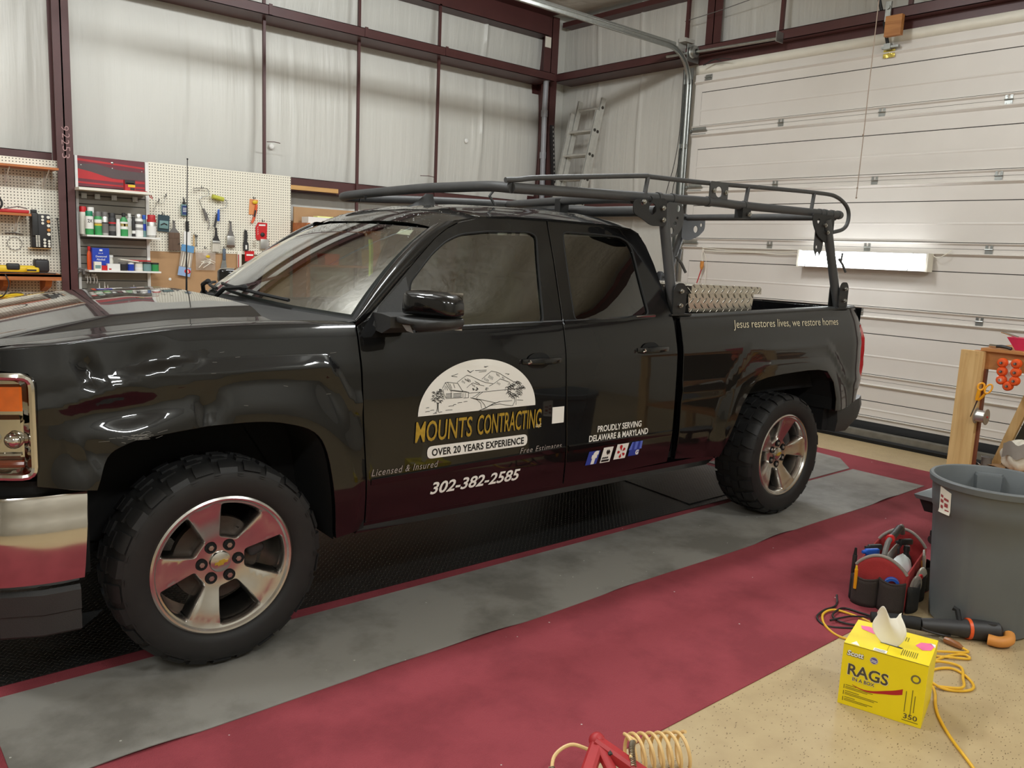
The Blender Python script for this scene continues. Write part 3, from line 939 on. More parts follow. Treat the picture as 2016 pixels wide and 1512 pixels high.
def lerp_table(tab, x):
    if x <= tab[0][0]: return tab[0][1]
    for (a, b), (c, d) in zip(tab, tab[1:]):
        if x <= c: return b + (d - b) * (x - a) / (c - a)
    return tab[-1][1]
_prof = [(0.30, 0.075), (0.40, 0.05), (0.50, 0.034), (0.58, 0.022), (0.66, 0.016), (0.80, 0.018), (1.0, 0.022), (1.11, 0.028), (1.15, 0.034), (1.26, 0.062),
         (1.30, 0.076), (1.36, 0.101), (1.5, 0.161), (1.79, 0.283), (1.95, 0.35)]
_tab = []
for i in range(700):
    z = 0.3 + i * 0.0024
    a = w = 0.0
    for k in range(-6, 7):
        g = math.exp(-(k / 3.0) ** 2)
        a += g * lerp_table(_prof, z + k * 0.004); w += g
    _tab.append(a / w)
def smooth(a, b, x):
    t = max(0.0, min(1.0, (x - a) / (b - a)))
    return t * t * (3 - 2 * t)
def s0(z):
    x = max(0.0, min(698.0, (z - 0.3) / 0.0024))
    i = int(x)
    return _tab[i] + (_tab[i + 1] - _tab[i]) * (x - i)
def flare(u, z, u0, hw, ht):
    d = ((abs(u - u0) / hw) ** 3 + (max(z - 0.4, 0) / ht) ** 3) ** (1 / 3)
    return 0.024 * (1 - smooth(1.0, 1.26, d))
def S(u, z):
    v = s0(z)
    if u < 0.62: v -= flare(u, z, 0.02, 0.52, 0.58)
    elif u > 2.6: v -= flare(u, z, 3.645, 0.62, 0.58)
    if u < -0.45 and z < 1.28: v += 0.9 * (u + 0.45) ** 2      # nose rounds in
    if u > 4.40: v += 0.9 * (u - 4.40) ** 2
    return v
def ga(u, z, cu, cz, ru, rz, ang=0.0):
    x, y = u - cu, z - cz
    c, s = math.cos(ang), math.sin(ang)
    a, b = (x * c + y * s) / ru, (-x * s + y * c) / rz
    return math.exp(-(a * a + b * b))
def tent(x, w):
    return max(0.0, 1 - abs(x) / w)
def dents(u, z):
    d = 0.0
    d += 0.030 * ga(u, z, -0.30, 1.02, 0.17, 0.055, 0.08)            # long crushed hollow
    d -= 0.010 * tent(z - (1.085 + 0.12 * (u + 0.3)), 0.05) * ga(u, z, -0.22, 1.09, 0.24, 0.10)   # standing crease above it
    d += 0.024 * ga(u, z, -0.045, 1.005, 0.045, 0.060, -0.5)         # punched dent
    d -= 0.007 * ga(u, z, -0.10, 0.99, 0.018, 0.05, 0.2)
    d += 0.020 * tent(u + 0.43 + 0.25 * (z - 1.15), 0.05) * ga(u, z, -0.43, 1.17, 0.12, 0.055)    # triangular tear mark
    d += 0.022 * ga(u, z, -0.43, 0.88, 0.07, 0.055, 0.4)             # crumpled corner over bumper
    d -= 0.008 * tent((u + 0.46) + 0.5 * (z - 0.88), 0.03) * ga(u, z, -0.44, 0.88, 0.1, 0.07)
    d += 0.012 * ga(u, z, -0.24, 1.20, 0.07, 0.05, 0.5)
    d -= 0.008 * tent(z - 1.17 - 0.25 * (u + 0.15), 0.035) * ga(u, z, -0.16, 1.19, 0.10, 0.06)
    d += 0.010 * ga(u, z, 0.44, 1.03, 0.04, 0.09, 0.5)               # buckle behind the arch
    d -= 0.008 * ga(u, z, 0.50, 0.99, 0.03, 0.09, 0.3)
    d += 0.004 * math.sin(23 * u + 9 * z) * math.sin(19 * z - 7 * u) * ga(u, z, -0.28, 1.03, 0.26, 0.15)
    return d
def SF(u, z):
    # standing character line over the front arch, then the crush damage
    line = 1.145 - 0.10 * smooth(-0.2, -0.6, u) - 0.16 * smooth(0.42, 0.56, u)
    v = S(u, z) - 0.010 * tent(z - line, 0.05)
    return v + dents(u, z)
def SB(u, z):
    line = 1.10 - 0.25 * smooth(4.05, 4.4, u) - 0.2 * smooth(3.25, 2.95, u)
    return S(u, z) - 0.008 * tent(z - line, 0.06)

def inside(p, poly):
    x, y = p
    c = False
    j = len(poly) - 1
    for i in range(len(poly)):
        xi, yi = poly[i]; xj, yj = poly[j]
        if (yi > y) != (yj > y) and x < (xj - xi) * (y - yi) / (yj - yi) + xi:
            c = not c
        j = i
    return c
def rounded(poly, r):
    out = []
    n = len(poly)
    for i in range(n):
        p = Vector(poly[i]); a = Vector(poly[i - 1]) - p; b = Vector(poly[(i + 1) % n]) - p
        k = min(r, a.length * 0.45, b.length * 0.45)
        p1 = p + a.normalized() * k; p2 = p + b.normalized() * k
        for t in (0, 0.25, 0.5, 0.75, 1):
            out.append(tuple(p1 * (1 - t) ** 2 + p * 2 * t * (1 - t) + p2 * t * t))
    return out
def dense(poly, step):
    out = []
    n = len(poly)
    for i in range(n):
        a = Vector(poly[i]); b = Vector(poly[(i + 1) % n])
        m_ = max(1, int(math.ceil((b - a).length / step)))
        for k in range(m_):
            q = a.lerp(b, k / m_)
            if not out or (Vector(out[-1]) - q).length > step * 0.08:
                out.append((q.x, q.y))
    return out
def area2(p):
    return sum(p[i - 1][0] * p[i][1] - p[i][0] * p[i - 1][1] for i in range(len(p)))

def panel(name, poly, fn, mats, parent, holes=(), step=0.03, far=False, skirt=0.03, lift=0.0, edge=0.004):
    """sheet-metal panel: outline in (u, z), surface v = fn(u, z), rolled edges; far=True mirrors it to the other side"""
    loops = [dense(poly, step * 0.8)] + [dense(h, step * 0.8) for h in holes]
    if area2(loops[0]) < 0: loops[0].reverse()
    for l_ in loops[1:]:
        if area2(l_) > 0: l_.reverse()
    vs = []; ed = []
    for l_ in loops:
        o = len(vs)
        vs += l_
        ed += [(o + i, o + (i + 1) % len(l_)) for i in range(len(l_))]
    nb = len(vs)
    lo = [min(p[k] for p in loops[0]) for k in (0, 1)]; hi = [max(p[k] for p in loops[0]) for k in (0, 1)]
    nx = int((hi[0] - lo[0]) / step); ny = int((hi[1] - lo[1]) / step)
    cell = {}
    for p in vs[:nb]:
        cell.setdefault((int(p[0] / step), int(p[1] / step)), []).append(p)
    for i in range(1, nx + 1):
        for j in range(1, ny + 1):
            p = (lo[0] + i * step + (0.5 * step if j % 2 else 0), lo[1] + j * step)
            if not inside(p, loops[0]) or any(inside(p, h) for h in loops[1:]): continue
            ci, cj = int(p[0] / step), int(p[1] / step)
            if any((q[0] - p[0]) ** 2 + (q[1] - p[1]) ** 2 < (0.5 * step) ** 2 for a in (-1, 0, 1) for b in (-1, 0, 1) for q in cell.get((ci + a, cj + b), ())): continue
            vs.append(p)
    r = delaunay_2d_cdt([Vector(p) for p in vs], ed, [], 0, 1e-6)
    V2 = [(p.x, p.y) for p in r[0]]
    T = []
    for f in r[2]:
        cx = sum(V2[i][0] for i in f) / len(f); cz = sum(V2[i][1] for i in f) / len(f)
        if inside((cx, cz), loops[0]) and not any(inside((cx, cz), h) for h in loops[1:]):
            T.append(tuple(f))
    sg = -1 if not far else 1
    def pos(u, z, dv=0.0):
        v = fn(u, z) + dv + lift
        return (u, v if not far else 2 * VC - v, z)
    h = 0.003
    def nrm(u, z):
        du = (fn(u + h, z) - fn(u - h, z)) / (2 * h); dz = (fn(u, z + h) - fn(u, z - h)) / (2 * h)
        return Vector((du, sg, dz)).normalized()
    verts = [pos(*p) for p in V2]
    norms = [nrm(*p) for p in V2]
    faces = []
    for f in T:
        a, b, c = (V2[f[0]], V2[f[1]], V2[f[2]])
        ccw = (b[0] - a[0]) * (c[1] - a[1]) - (c[0] - a[0]) * (b[1] - a[1]) > 0
        # left side is looked at along +v: counter-clockwise in (u, z) faces -v
        faces.append(f if ccw != far else f[::-1])
    for l_ in loops:
        n = len(l_)
        o = len(verts)
        out = []
        for i in range(n):
            t = Vector(l_[(i + 1) % n]) - Vector(l_[i - 1])
            t.normalize()
            out.append(Vector((t.y, -t.x)))
        for i in range(n):
            verts.append(pos(*l_[i])); norms.append(nrm(*l_[i]))
        for i in range(n):
            q = (l_[i][0] + out[i].x * edge * 0.6, l_[i][1] + out[i].y * edge * 0.6)
            p = pos(*q, edge); verts.append(p); norms.append(Vector((out[i].x, 0, out[i].y)))
        for i in range(n):
            q = (l_[i][0] + out[i].x * edge * 0.6, l_[i][1] + out[i].y * edge * 0.6)
            verts.append(pos(*q, skirt)); norms.append(Vector((out[i].x, 0, out[i].y)))
        for i in range(n):
            j = (i + 1) % n
            for a in (0, n):
                f = (o + a + i, o + a + j, o + a + n + j, o + a + n + i)
                f = (f[3], f[2], f[1], f[0])
                faces.append(f if not far else f[::-1])
    me = bpy.data.meshes.new(name)
    me.from_pydata(verts, [], faces)
    for m_ in (mats if isinstance(mats, (list, tuple)) else [mats]):
        me.materials.append(K[m_] if isinstance(m_, str) else m_)
    me.polygons.foreach_set('use_smooth', [True] * len(me.polygons))
    me.normals_split_custom_set_from_vertices([tuple(n) for n in norms])
    me.update()
    o = bpy.data.objects.new(name, me)
    COL.objects.link(o)
    o.parent = parent
    return o

# ---- side panels
ARCH_F = [(0.474, 0.40), (0.453, 0.597), (0.417, 0.795), (0.36, 0.888), (0.25, 0.932), (0.123, 0.951), (-0.067, 0.949), (-0.26, 0.930), (-0.34, 0.910), (-0.393, 0.87), (-0.431, 0.765)]
ARCH_F = [tuple(p) for p in catmull([(a, b, 0) for a, b in ARCH_F], 4)]
ARCH_F = [(p[0], p[1]) for p in ARCH_F]
FENDER = [(0.572, 1.302), (0.575, 1.15), (0.580, 1.01), (0.589, 0.77), (0.602, 0.44)] + [(0.474, 0.42)] + ARCH_F[1:] + \
         [(-0.50, 0.775), (-0.60, 0.79), (-0.592, 0.93), (-0.590, 1.13), (-0.61, 1.165), (-0.69, 1.175), (-0.70, 1.236), (-0.542, 1.252), (-0.35, 1.275), (-0.134, 1.296), (0.05, 1.304), (0.228, 1.307), (0.40, 1.306)]
fender = panel('front_fender', FENDER, SF, 'paint', truck, step=0.013)
panel('front_fender', FENDER, S, 'paint', truck, step=0.05, far=True)
F_DOOR = [(0.612, 0.46), (0.599, 0.77), (0.590, 1.01), (0.582, 1.296), (0.625, 1.320), (0.72, 1.397), (0.87, 1.522), (0.97, 1.605), (1.06, 1.677), (1.13, 1.720), (1.21, 1.755), (1.33, 1.782), (1.5, 1.793),
          (1.754, 1.797), (1.742, 1.6), (1.712, 1.3), (1.708, 1.1), (1.712, 0.98), (1.732, 0.6), (1.742, 0.468)]
F_WIN = [(0.862, 1.288), (0.868, 1.468), (1.018, 1.602), (1.11, 1.664), (1.20, 1.700), (1.36, 1.721), (1.62, 1.733), (1.668, 1.715), (1.64, 1.576), (1.592, 1.290)]
R_DOOR = [(1.754, 0.470), (1.744, 0.6), (1.722, 0.98), (1.718, 1.1), (1.722, 1.3), (1.752, 1.6), (1.764, 1.797), (1.9, 1.797), (2.2, 1.791), (2.37, 1.781), (2.43, 1.757), (2.465, 1.70), (2.495, 1.60), (2.527, 1.40), (2.545, 1.30), (2.548, 1.1), (2.543, 0.80), (2.535, 0.492)]
R_WIN = [(1.800, 1.300), (1.815, 1.45), (1.850, 1.745), (2.10, 1.745), (2.27, 1.738), (2.325, 1.715), (2.348, 1.67), (2.352, 1.487), (2.359, 1.322)]
BED = [(2.605, 1.302), (3.0, 1.314), (3.39, 1.326), (4.0, 1.340), (4.54, 1.352), (4.548, 1.26), (4.60, 1.235), (4.60, 0.80), (4.55, 0.77), (4.52, 0.70), (4.35, 0.66), (4.205, 0.655), (4.202, 0.74), (4.15, 0.86), (4.06, 0.940), (3.95, 0.955), (3.821, 0.957), (3.55, 0.948),
       (3.381, 0.935), (3.27, 0.915), (3.215, 0.87), (3.14, 0.78), (3.061, 0.63), (2.99, 0.47), (2.605, 0.500)]
for far in (False, True):
    st = 0.03 if not far else 0.06
    fd = panel('front_door', F_DOOR, S, 'paint', truck, [rounded(F_WIN, 0.035)], st, far)
    rd = panel('rear_door', R_DOOR, S, 'paint', truck, [rounded(R_WIN, 0.03)], st, far)
    bs = panel('bed_side', BED, SB if not far else S, 'paint', truck, (), st * 0.8, far)
    panel('side_window', rounded(F_WIN, 0.035), S, 'side_glass', fd, (), 0.06, far, 0.004, 0.010)
    panel('side_window', rounded(R_WIN, 0.03), S, 'dark_glass', rd, (), 0.06, far, 0.004, 0.010)
    # rubber channel round each pane
    for w_, par in ((F_WIN, fd), (R_WIN, rd)):
        lp = dense(rounded(w_, 0.035), 0.04)
        mb = MB()
        mb.tube([(p[0], (S(*p) + 0.003) if not far else 2 * VC - S(*p) - 0.003, p[1]) for p in lp], 0.0055, 6, True)
        mb.build('window_seal', 'soft_black', par)
    # belt moulding along the foot of the windows
    for (a, b, par) in ((0.86, 1.712, fd), (1.724, 2.39, rd)):
        mb = MB()
        pth = []
        for i in range(13):
            u = a + (b - a) * i / 12
            z = 1.277 + 0.0335 * (u - 0.86) / 1.5 + (0.006 if u > 2.2 else 0)
            pth.append((u, z))
        rings = []
        for (u, z) in pth:
            rings.append([(u, S(u, z + dz) - dv if not far else 2 * VC - S(u, z + dz) + dv, z + dz) for dz, dv in ((-0.011, 0.0), (-0.008, 0.007), (0.006, 0.008), (0.011, 0.0))])
        mb.loft(rings, True, True)
        mb.build('belt_moulding', 'paint' if not far else 'soft_black', par)
    if not far:
        mb = MB()
        mb.tube([(2.24 + 0.15 * i / 6, S(2.3, 1.315) - 0.008, 1.318 + 0.0048 * i / 6) for i in range(7)], 0.007, 8)
        mb.build('chrome_tip', 'chrome', rd)
    # lower body strip
    for (a, b, par) in ((0.625, 1.725, fd), (1.748, 2.53, rd)):
        mb = MB()
        rings = []
        for i in range(13):
            u = a + (b - a) * i / 12
            z = 0.642 + 0.020 * (u - 0.62) / 1.1 if u < 1.74 else 0.662 + 0.006 * (u - 1.74)
            rings.append([(u, S(u, z + dz) - dv if not far else 2 * VC - S(u, z + dz) + dv, z + dz) for dz, dv in ((-0.018, -0.002), (-0.014, 0.008), (0.010, 0.010), (0.016, -0.002))])
        mb.loft(rings, True, True)
        mb.build('side_strip', 'paint', par)
    # door handles
    for (ua, zz, par) in ((1.43, 1.116, fd), (2.225, 1.142, rd)):
        mb = MB()
        f = (lambda v: v) if not far else (lambda v: 2 * VC - v)
        rings = []
        for i in range(15):
            t = i / 14
            u = ua + 0.25 * t
            st2 = 0.036 * math.sin(PI * min(1, max(0, t * 1.0))) ** 0.35 if 0 < t < 1 else 0.004
            hh = 0.013 + 0.005 * math.sin(PI * t)
            rings.append([(u, f(S(u, zz) - st2 * k1), zz + hh * k2) for k1, k2 in ((0.55, -1), (0.95, -0.7), (1.0, 0.2), (0.85, 0.9), (0.5, 1.0), (0.4, 0))])
        mb.loft(rings, True, True)
        hd = mb.build('door_handle', 'paint', par)
        mb = MB()
        mb.lathe([(0.0, 0.0), (0.03, 0.001), (0.036, 0.0022), (0.040, 0.003)], (0, 0, 0), 20)
        mb.v = [(ua + 0.10 + p[0] * 1.8, f(S(ua + 0.1, zz) - 0.002 - p[2] * 0.4), zz + p[1] * 1.05) for p in mb.v]
        mb.build('handle_cup', 'soft_black', par)
        mb = MB()
        mb.tube([(ua + 0.012, f(S(ua, zz) - 0.032), zz - 0.006), (ua + 0.03, f(S(ua, zz) - 0.036), zz + 0.001), (ua + 0.018, f(S(ua, zz) - 0.035), zz + 0.010)], 0.005, 6)
        mb.build('chrome_tip', 'chrome', par)
    # mirror sail: matt triangle at the front corner of the glass
    panel('mirror_sail', [(0.655, 1.300), (0.70, 1.375), (0.858, 1.500), (0.858, 1.283), (0.70, 1.270)], S, 'black_plastic', fd, (), 0.05, far, 0.01, -0.003)
    # rocker below the doors
    mb = MB()
    rings = []
    for i in range(9):
        u = 0.60 + 2.38 * i / 8
        zt = 0.468 + 0.012 * i / 8
        rings.append([(u, f(0.05), zt), (u, f(0.055), zt - 0.03), (u, f(0.10), zt - 0.075), (u, f(0.3), zt - 0.08), (u, f(0.3), zt)])
    mb.loft(rings, True, True)
    mb.build('rocker_panel', 'paint' if not far else 'void', truck)
    # wheel housings
    for arch in (ARCH_F, [(4.202, 0.655), (4.202, 0.74), (4.15, 0.86), (4.06, 0.940), (3.95, 0.955), (3.821, 0.957), (3.55, 0.948), (3.381, 0.935), (3.27, 0.915), (3.215, 0.87), (3.14, 0.78), (3.061, 0.63), (2.99, 0.45)]):
        mb = MB()
        a2 = [(p[0], p[1] + 0.004) for p in arch]
        mb.loft([[(p[0], f(S(*p) + 0.028), p[1]) for p in a2], [(p[0], f(0.40), p[1]) for p in a2]], False, False)
        cu_ = sum(p[0] for p in a2) / len(a2)
        n = len(mb.v)
        mb.add([(p[0], f(0.40), p[1]) for p in a2] + [(a2[-1][0], f(0.40), 0.45), (a2[0][0], f(0.40), 0.45)], [tuple(range(len(a2) + 2))])
        mb.build('wheel_liner', 'void', truck, smooth=0)
    # dark jamb just behind the shut lines
    mb = MB()
    for (ua, ub, za, zb_) in ((0.56, 0.66, 0.46, 1.28), (1.68, 1.80, 0.48, 1.30), (2.50, 2.62, 0.50, 1.29)):
        mb.add([(ua, f(0.075), za), (ub, f(0.075), za), (ub, f(0.11), zb_), (ua, f(0.11), zb_)], [(0, 1, 2, 3)])
    mb.build('door_jamb', 'void', truck, smooth=0)

# ---- hood and fender tops
HC = [(-1.0, 1.165), (-0.92, 1.215), (-0.85, 1.245), (-0.75, 1.274), (-0.66, 1.292), (-0.57, 1.307), (-0.45, 1.328), (-0.286, 1.356), (-0.1, 1.374), (0.14, 1.385), (0.3, 1.388)]
FT = [(-0.70, 1.236), (-0.542, 1.252), (-0.35, 1.275), (-0.134, 1.296), (0.05, 1.304), (0.228, 1.307), (0.40, 1.306), (0.575, 1.302)]
def hood_z(u, s):
    a = abs(s)
    top = lerp_table(HC, u)
    shelf = (lerp_table(FT, u) if u > -0.7 else lerp_table(HC, u) - 0.052) + 0.012 + 0.010 * (0.84 - a) / 0.08
    if a <= 0.66:
        return top - 0.05 * a * a
    t = max(0.0, min(1.0, (a - 0.66) / 0.10)); t = t * 0.75 + 0.25 * t * t * (3 - 2 * t)
    return (top - 0.05 * 0.66 ** 2) * (1 - t) + shelf * t
SS = [0, 0.1, 0.2, 0.3, 0.4, 0.5, 0.58, 0.63, 0.648, 0.656, 0.662, 0.668, 0.676, 0.69, 0.71, 0.735, 0.748, 0.754, 0.760, 0.766, 0.78, 0.81, 0.835, 0.840, 0.842]
SL = [-x for x in SS[:0:-1]] + SS
mb = MB()
rings = []
NU = 44
for s in SL:
    a = abs(s)
    uf = -0.99 + 0.24 * a ** 2.5
    ur = 0.17 + 0.10 * a ** 1.5
    row = []
    for i in range(NU + 1):
        u = uf + (ur - uf) * i / NU
        e = 0.0
        if i == 0: e = -0.018
        row.append((u, VC + s, hood_z(u, s) + e))
    row.append((ur + 0.004, VC + s, row[-1][2] - 0.025))
    rings.append(row)
mb.loft(rings, False, False)
mb.build('hood', 'paint', truck, smooth=60)
for far in (False, True):
    mb = MB()
    rings = []
    g = (lambda v: v) if not far else (lambda v: 2 * VC - v)
    for i in range(25):
        u = -0.70 + 1.275 * i / 24
        z = lerp_table(FT, u)
        v0 = S(u, z)
        v1 = VC - 0.848
        rings.append([(u, g(v0), z), (u, g(v0 + 0.0008), z + 0.0022), (u, g(v0 + 0.0025), z + 0.0038), (u, g(v0 + 0.006), z + 0.0046), (u, g(v0 + 0.012), z + 0.0058), (u, g(v0 + 0.03), z + 0.0086), (u, g(v0 + (v1 - v0) * 0.7), z + 0.0108), (u, g(v1 - 0.004), z + 0.0122), (u, g(v1), z + 0.012), (u, g(v1 + 0.003), z + 0.004), (u, g(v1 + 0.003), z - 0.03)])
    mb.loft(rings, False, False)
    mb.build('fender_top', 'paint', fender if not far else truck, smooth=60)

# ---- windscreen, cowl, pillars, roof
def ws(s, t):
    u0, v0, z0 = 0.60 - 0.27 * (1 - s * s), VC + 0.885 * s, 1.318 + 0.035 * (1 - s * s)
    u1, v1, z1 = 1.105 - 0.085 * (1 - s * s), VC + 0.665 * s, 1.728 + 0.022 * (1 - s * s)
    b = 0.030 * 4 * t * (1 - t)
    return (u0 + (u1 - u0) * t - b * 0.6, v0 + (v1 - v0) * t, z0 + (z1 - z0) * t + b * 0.75)
mb = MB()
mb.grid(lambda a, b: ws(-0.955 + 1.91 * a, 0.035 + 0.935 * b), 24, 16)
o = mb.build('windscreen', 'windscreen', truck, smooth=60)
mb = MB()                                    # black ceramic border just inside the glass
def frit(s, t):
    p = ws(s, t); return (p[0] + 0.006, p[1], p[2] - 0.008)
mb.grid(lambda a, b: frit(-1 + 2 * a, b * (0.085 + 0.11 * abs(2 * a - 1) ** 5)), 40, 3)
mb.grid(lambda a, b: frit(-1 + 2 * a, 0.945 + b * 0.055), 24, 2)
mb.grid(lambda a, b: frit(-1 + (0.085 + 0.13 * (1 - b) ** 4) * a, 0.08 + 0.89 * b), 2, 20)
mb.grid(lambda a, b: frit(1 - (0.06 + 0.06 * (1 - b) ** 4) * a, 0.08 + 0.89 * b), 2, 20)
mb.build('windscreen_border', 'soft_black', truck, smooth=60)
mb = MB()                                    # inspection sticker
mb.add([frit(-0.86, 0.93), frit(-0.74, 0.93), frit(-0.76, 0.86), frit(-0.88, 0.86)], [(0, 1, 2, 3)])
o = mb.build('windscreen_sticker', 'cream', truck)
o.location = (-0.004, 0, 0.006)
mb = MB()
def cowl(a, b):
    s = -1 + 2 * a
    ur = 0.17 + 0.10 * abs(s * 0.87) ** 1.5
    p = ws(s, 0.0)
    q = (ur - 0.02, VC + 0.87 * s, hood_z(ur, s * 0.79) - 0.040)
    return tuple(q[k] + (p[k] - q[k]) * b + (0.0 if k < 2 else -0.012 * math.sin(PI * b)) for k in range(3))
mb.grid(cowl, 24, 4)
mb.build('cowl_panel', 'black_plastic', truck, smooth=60)
DLINE = [(0.575, 1.300), (0.63, 1.327), (0.72, 1.403), (0.87, 1.528), (0.97, 1.611), (1.06, 1.683), (1.13, 1.726), (1.20, 1.757)]
for far in (False, True):
    g = (lambda v: v) if not far else (lambda v: 2 * VC - v)
    mb = MB()
    rings = []
    N = 16
    for i in range(N + 1):
        t = i / N
        w = ws(-0.955 - 0.03 * (1 - t), t)
        x = t * (len(DLINE) - 1.001)
        k = int(x)
        d = [DLINE[k][j] + (DLINE[k + 1][j] - DLINE[k][j]) * (x - k) for j in (0, 1)]
        dv = S(d[0], d[1])
        row = []
        for b in (-0.12, 0, 0.12, 0.3, 0.5, 0.7, 0.88, 1.0, 1.04):
            bb = min(max(b, 0), 1)
            p = [w[0] + (d[0] - w[0]) * bb, w[1] + (dv - w[1]) * bb, w[2] + (d[1] - w[2]) * bb]
            h = 0.030 * math.sin(PI * bb)
            p[0] -= h * 0.35; p[1] -= h * 0.75; p[2] += h * 0.45
            if b < 0: p = [p[0] + 0.012, p[1] + 0.006, p[2] - 0.02]
            if b > 1: p = [p[0] + 0.004, p[1] + 0.02, p[2] - 0.006]
            row.append((p[0], g(p[1]), p[2]))
        rings.append(row)
    mb.loft(rings, False, False)
    mb.build('windscreen_pillar', 'paint', truck, smooth=70)
ZC = [(0.98, 1.742), (1.02, 1.752), (1.1, 1.787), (1.2, 1.822), (1.35, 1.852), (1.55, 1.870), (1.9, 1.880), (2.2, 1.878), (2.38, 1.866), (2.47, 1.835)]
ZE = [(1.0, 1.69), (1.105, 1.722), (1.2, 1.763), (1.33, 1.790), (1.5, 1.802), (1.84, 1.806), (2.2, 1.801), (2.38, 1.789), (2.44, 1.765), (2.47, 1.74)]
def roof(a, b):
    s = -1 + 2 * a
    uf = 1.105 - 0.085 * (1 - s * s)
    ur = 2.468 - 0.03 * s * s
    u = uf + (ur - uf) * b
    zc, ze = lerp_table(ZC, u), lerp_table(ZE, u)
    k = abs(s) ** 3.0
    hw = 0.668 + (0.708 - 0.668) * smooth(0, 0.2, b)
    z = zc * (1 - k) + ze * k
    # pressed channels along the roof
    for c in (-0.62, -0.22, 0.22, 0.62):
        z += 0.005 * tent(s - c, 0.10) * smooth(0.12, 0.22, b) * (1 - smooth(0.9, 0.97, b))
    return (u, VC + hw * s, z)
mb = MB()
mb.grid(roof, 48, 40)
mb.build('roof', 'paint', truck, smooth=60)
for far in (False, True):                    # gutter between roof and door tops
    g = (lambda v: v) if not far else (lambda v: 2 * VC - v)
    mb = MB()
    rings = []
    for i in range(21):
        b = i / 20
        p = roof(0.0, b)
        rings.append([(p[0], g(p[1]), p[2]), (p[0], g(p[1] - 0.004), p[2] - 0.008), (p[0], g(S(p[0], p[2] - 0.012) + 0.010), p[2] - 0.014), (p[0], g(S(p[0], p[2] - 0.03) + 0.012), p[2] - 0.034)])
    mb.loft(rings, False, False)
    mb.build('roof_rail', 'paint', truck, smooth=60)
# cab back
mb = MB()
def back(a, b):
    s = -1 + 2 * a
    z = 0.55 + (1.745 - 0.55) * b
    u = 2.575 - 0.105 * smooth(1.28, 1.76, z) - 0.02 * abs(s) ** 4
    return (u, VC + s * (VC - S(2.5, z) - 0.008), z)
mb.grid(back, 24, 20)
mb.build('cab_back', 'paint', truck, smooth=60)
mb = MB()
mb.grid(lambda a, b: (lambda p: (p[0] + 0.004, p[1], p[2]))(back(0.12 + 0.76 * a, 0.66 + 0.27 * b)), 12, 6)
mb.build('rear_window', 'dark_glass', truck, smooth=60)
# cabin interior
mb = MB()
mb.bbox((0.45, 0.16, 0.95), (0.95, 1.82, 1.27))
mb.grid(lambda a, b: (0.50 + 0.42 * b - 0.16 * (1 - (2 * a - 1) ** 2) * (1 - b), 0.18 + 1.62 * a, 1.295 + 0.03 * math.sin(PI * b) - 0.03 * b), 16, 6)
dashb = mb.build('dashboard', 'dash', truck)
mb = MB()
mb.tube([(1.02 + 0.06 * math.sin(2 * PI * k / 24), 0.55 + 0.19 * math.cos(2 * PI * k / 24), 1.22 + 0.175 * math.sin(2 * PI * k / 24)) for k in range(24)], 0.016, 8, True)
mb.cyl((1.02, 0.55, 1.22), (0.85, 0.55, 1.15), 0.05, 0.03)
mb.bbox((1.0, 0.38, 1.2), (1.03, 0.72, 1.235))
mb.build('steering_wheel', 'cabin_dark', truck)
def seat(u, v, w):
    mb = MB()
    mb.rbox((u, v, 0.93), (0.52, w, 0.18), 0.05)
    mb.rbox((u + 0.30, v, 1.20), (0.14, w, 0.62), 0.06, rot=rotm(0, 0.22, 0))
    if w < 0.8:
        mb.rbox((u + 0.385, v, 1.575), (0.09, 0.26, 0.19), 0.04, rot=rotm(0, 0.2, 0))
    return mb.build('seat', 'cabin_dark', truck)
seat(1.25, 0.55, 0.52); seat(1.25, 1.43, 0.52); seat(2.05, 0.99, 1.4)
mb = MB()
mb.bbox((0.6, 0.15, 0.58), (2.55, 1.83, 0.62))
mb.grid(lambda a, b: (lambda p: (p[0] + 0.05, p[1], p[2] - 0.03))(roof(0.03 + 0.94 * a, 0.04 + 0.93 * b)), 14, 10)
mb.build('cabin_lining', 'grey', truck)
mb = MB()
mb.rbox((1.02, 0.99, 1.655), (0.03, 0.26, 0.075), 0.02)
mb.cyl((1.0, 0.99, 1.69), (1.0, 0.99, 1.74), 0.01)
mb.build('rear_view_mirror', 'soft_black', truck)
mb = MB()                                    # air freshener strip hanging under the mirror
mb.tube(catmull([(1.03, 0.80, 1.66), (1.03, 0.79, 1.60), (1.035, 0.80, 1.53), (1.03, 0.79, 1.47)], 4), 0.012, 6)
mb.build('hanging_strap', mat('lime_strap', (188, 206, 60), 0.5), truck)

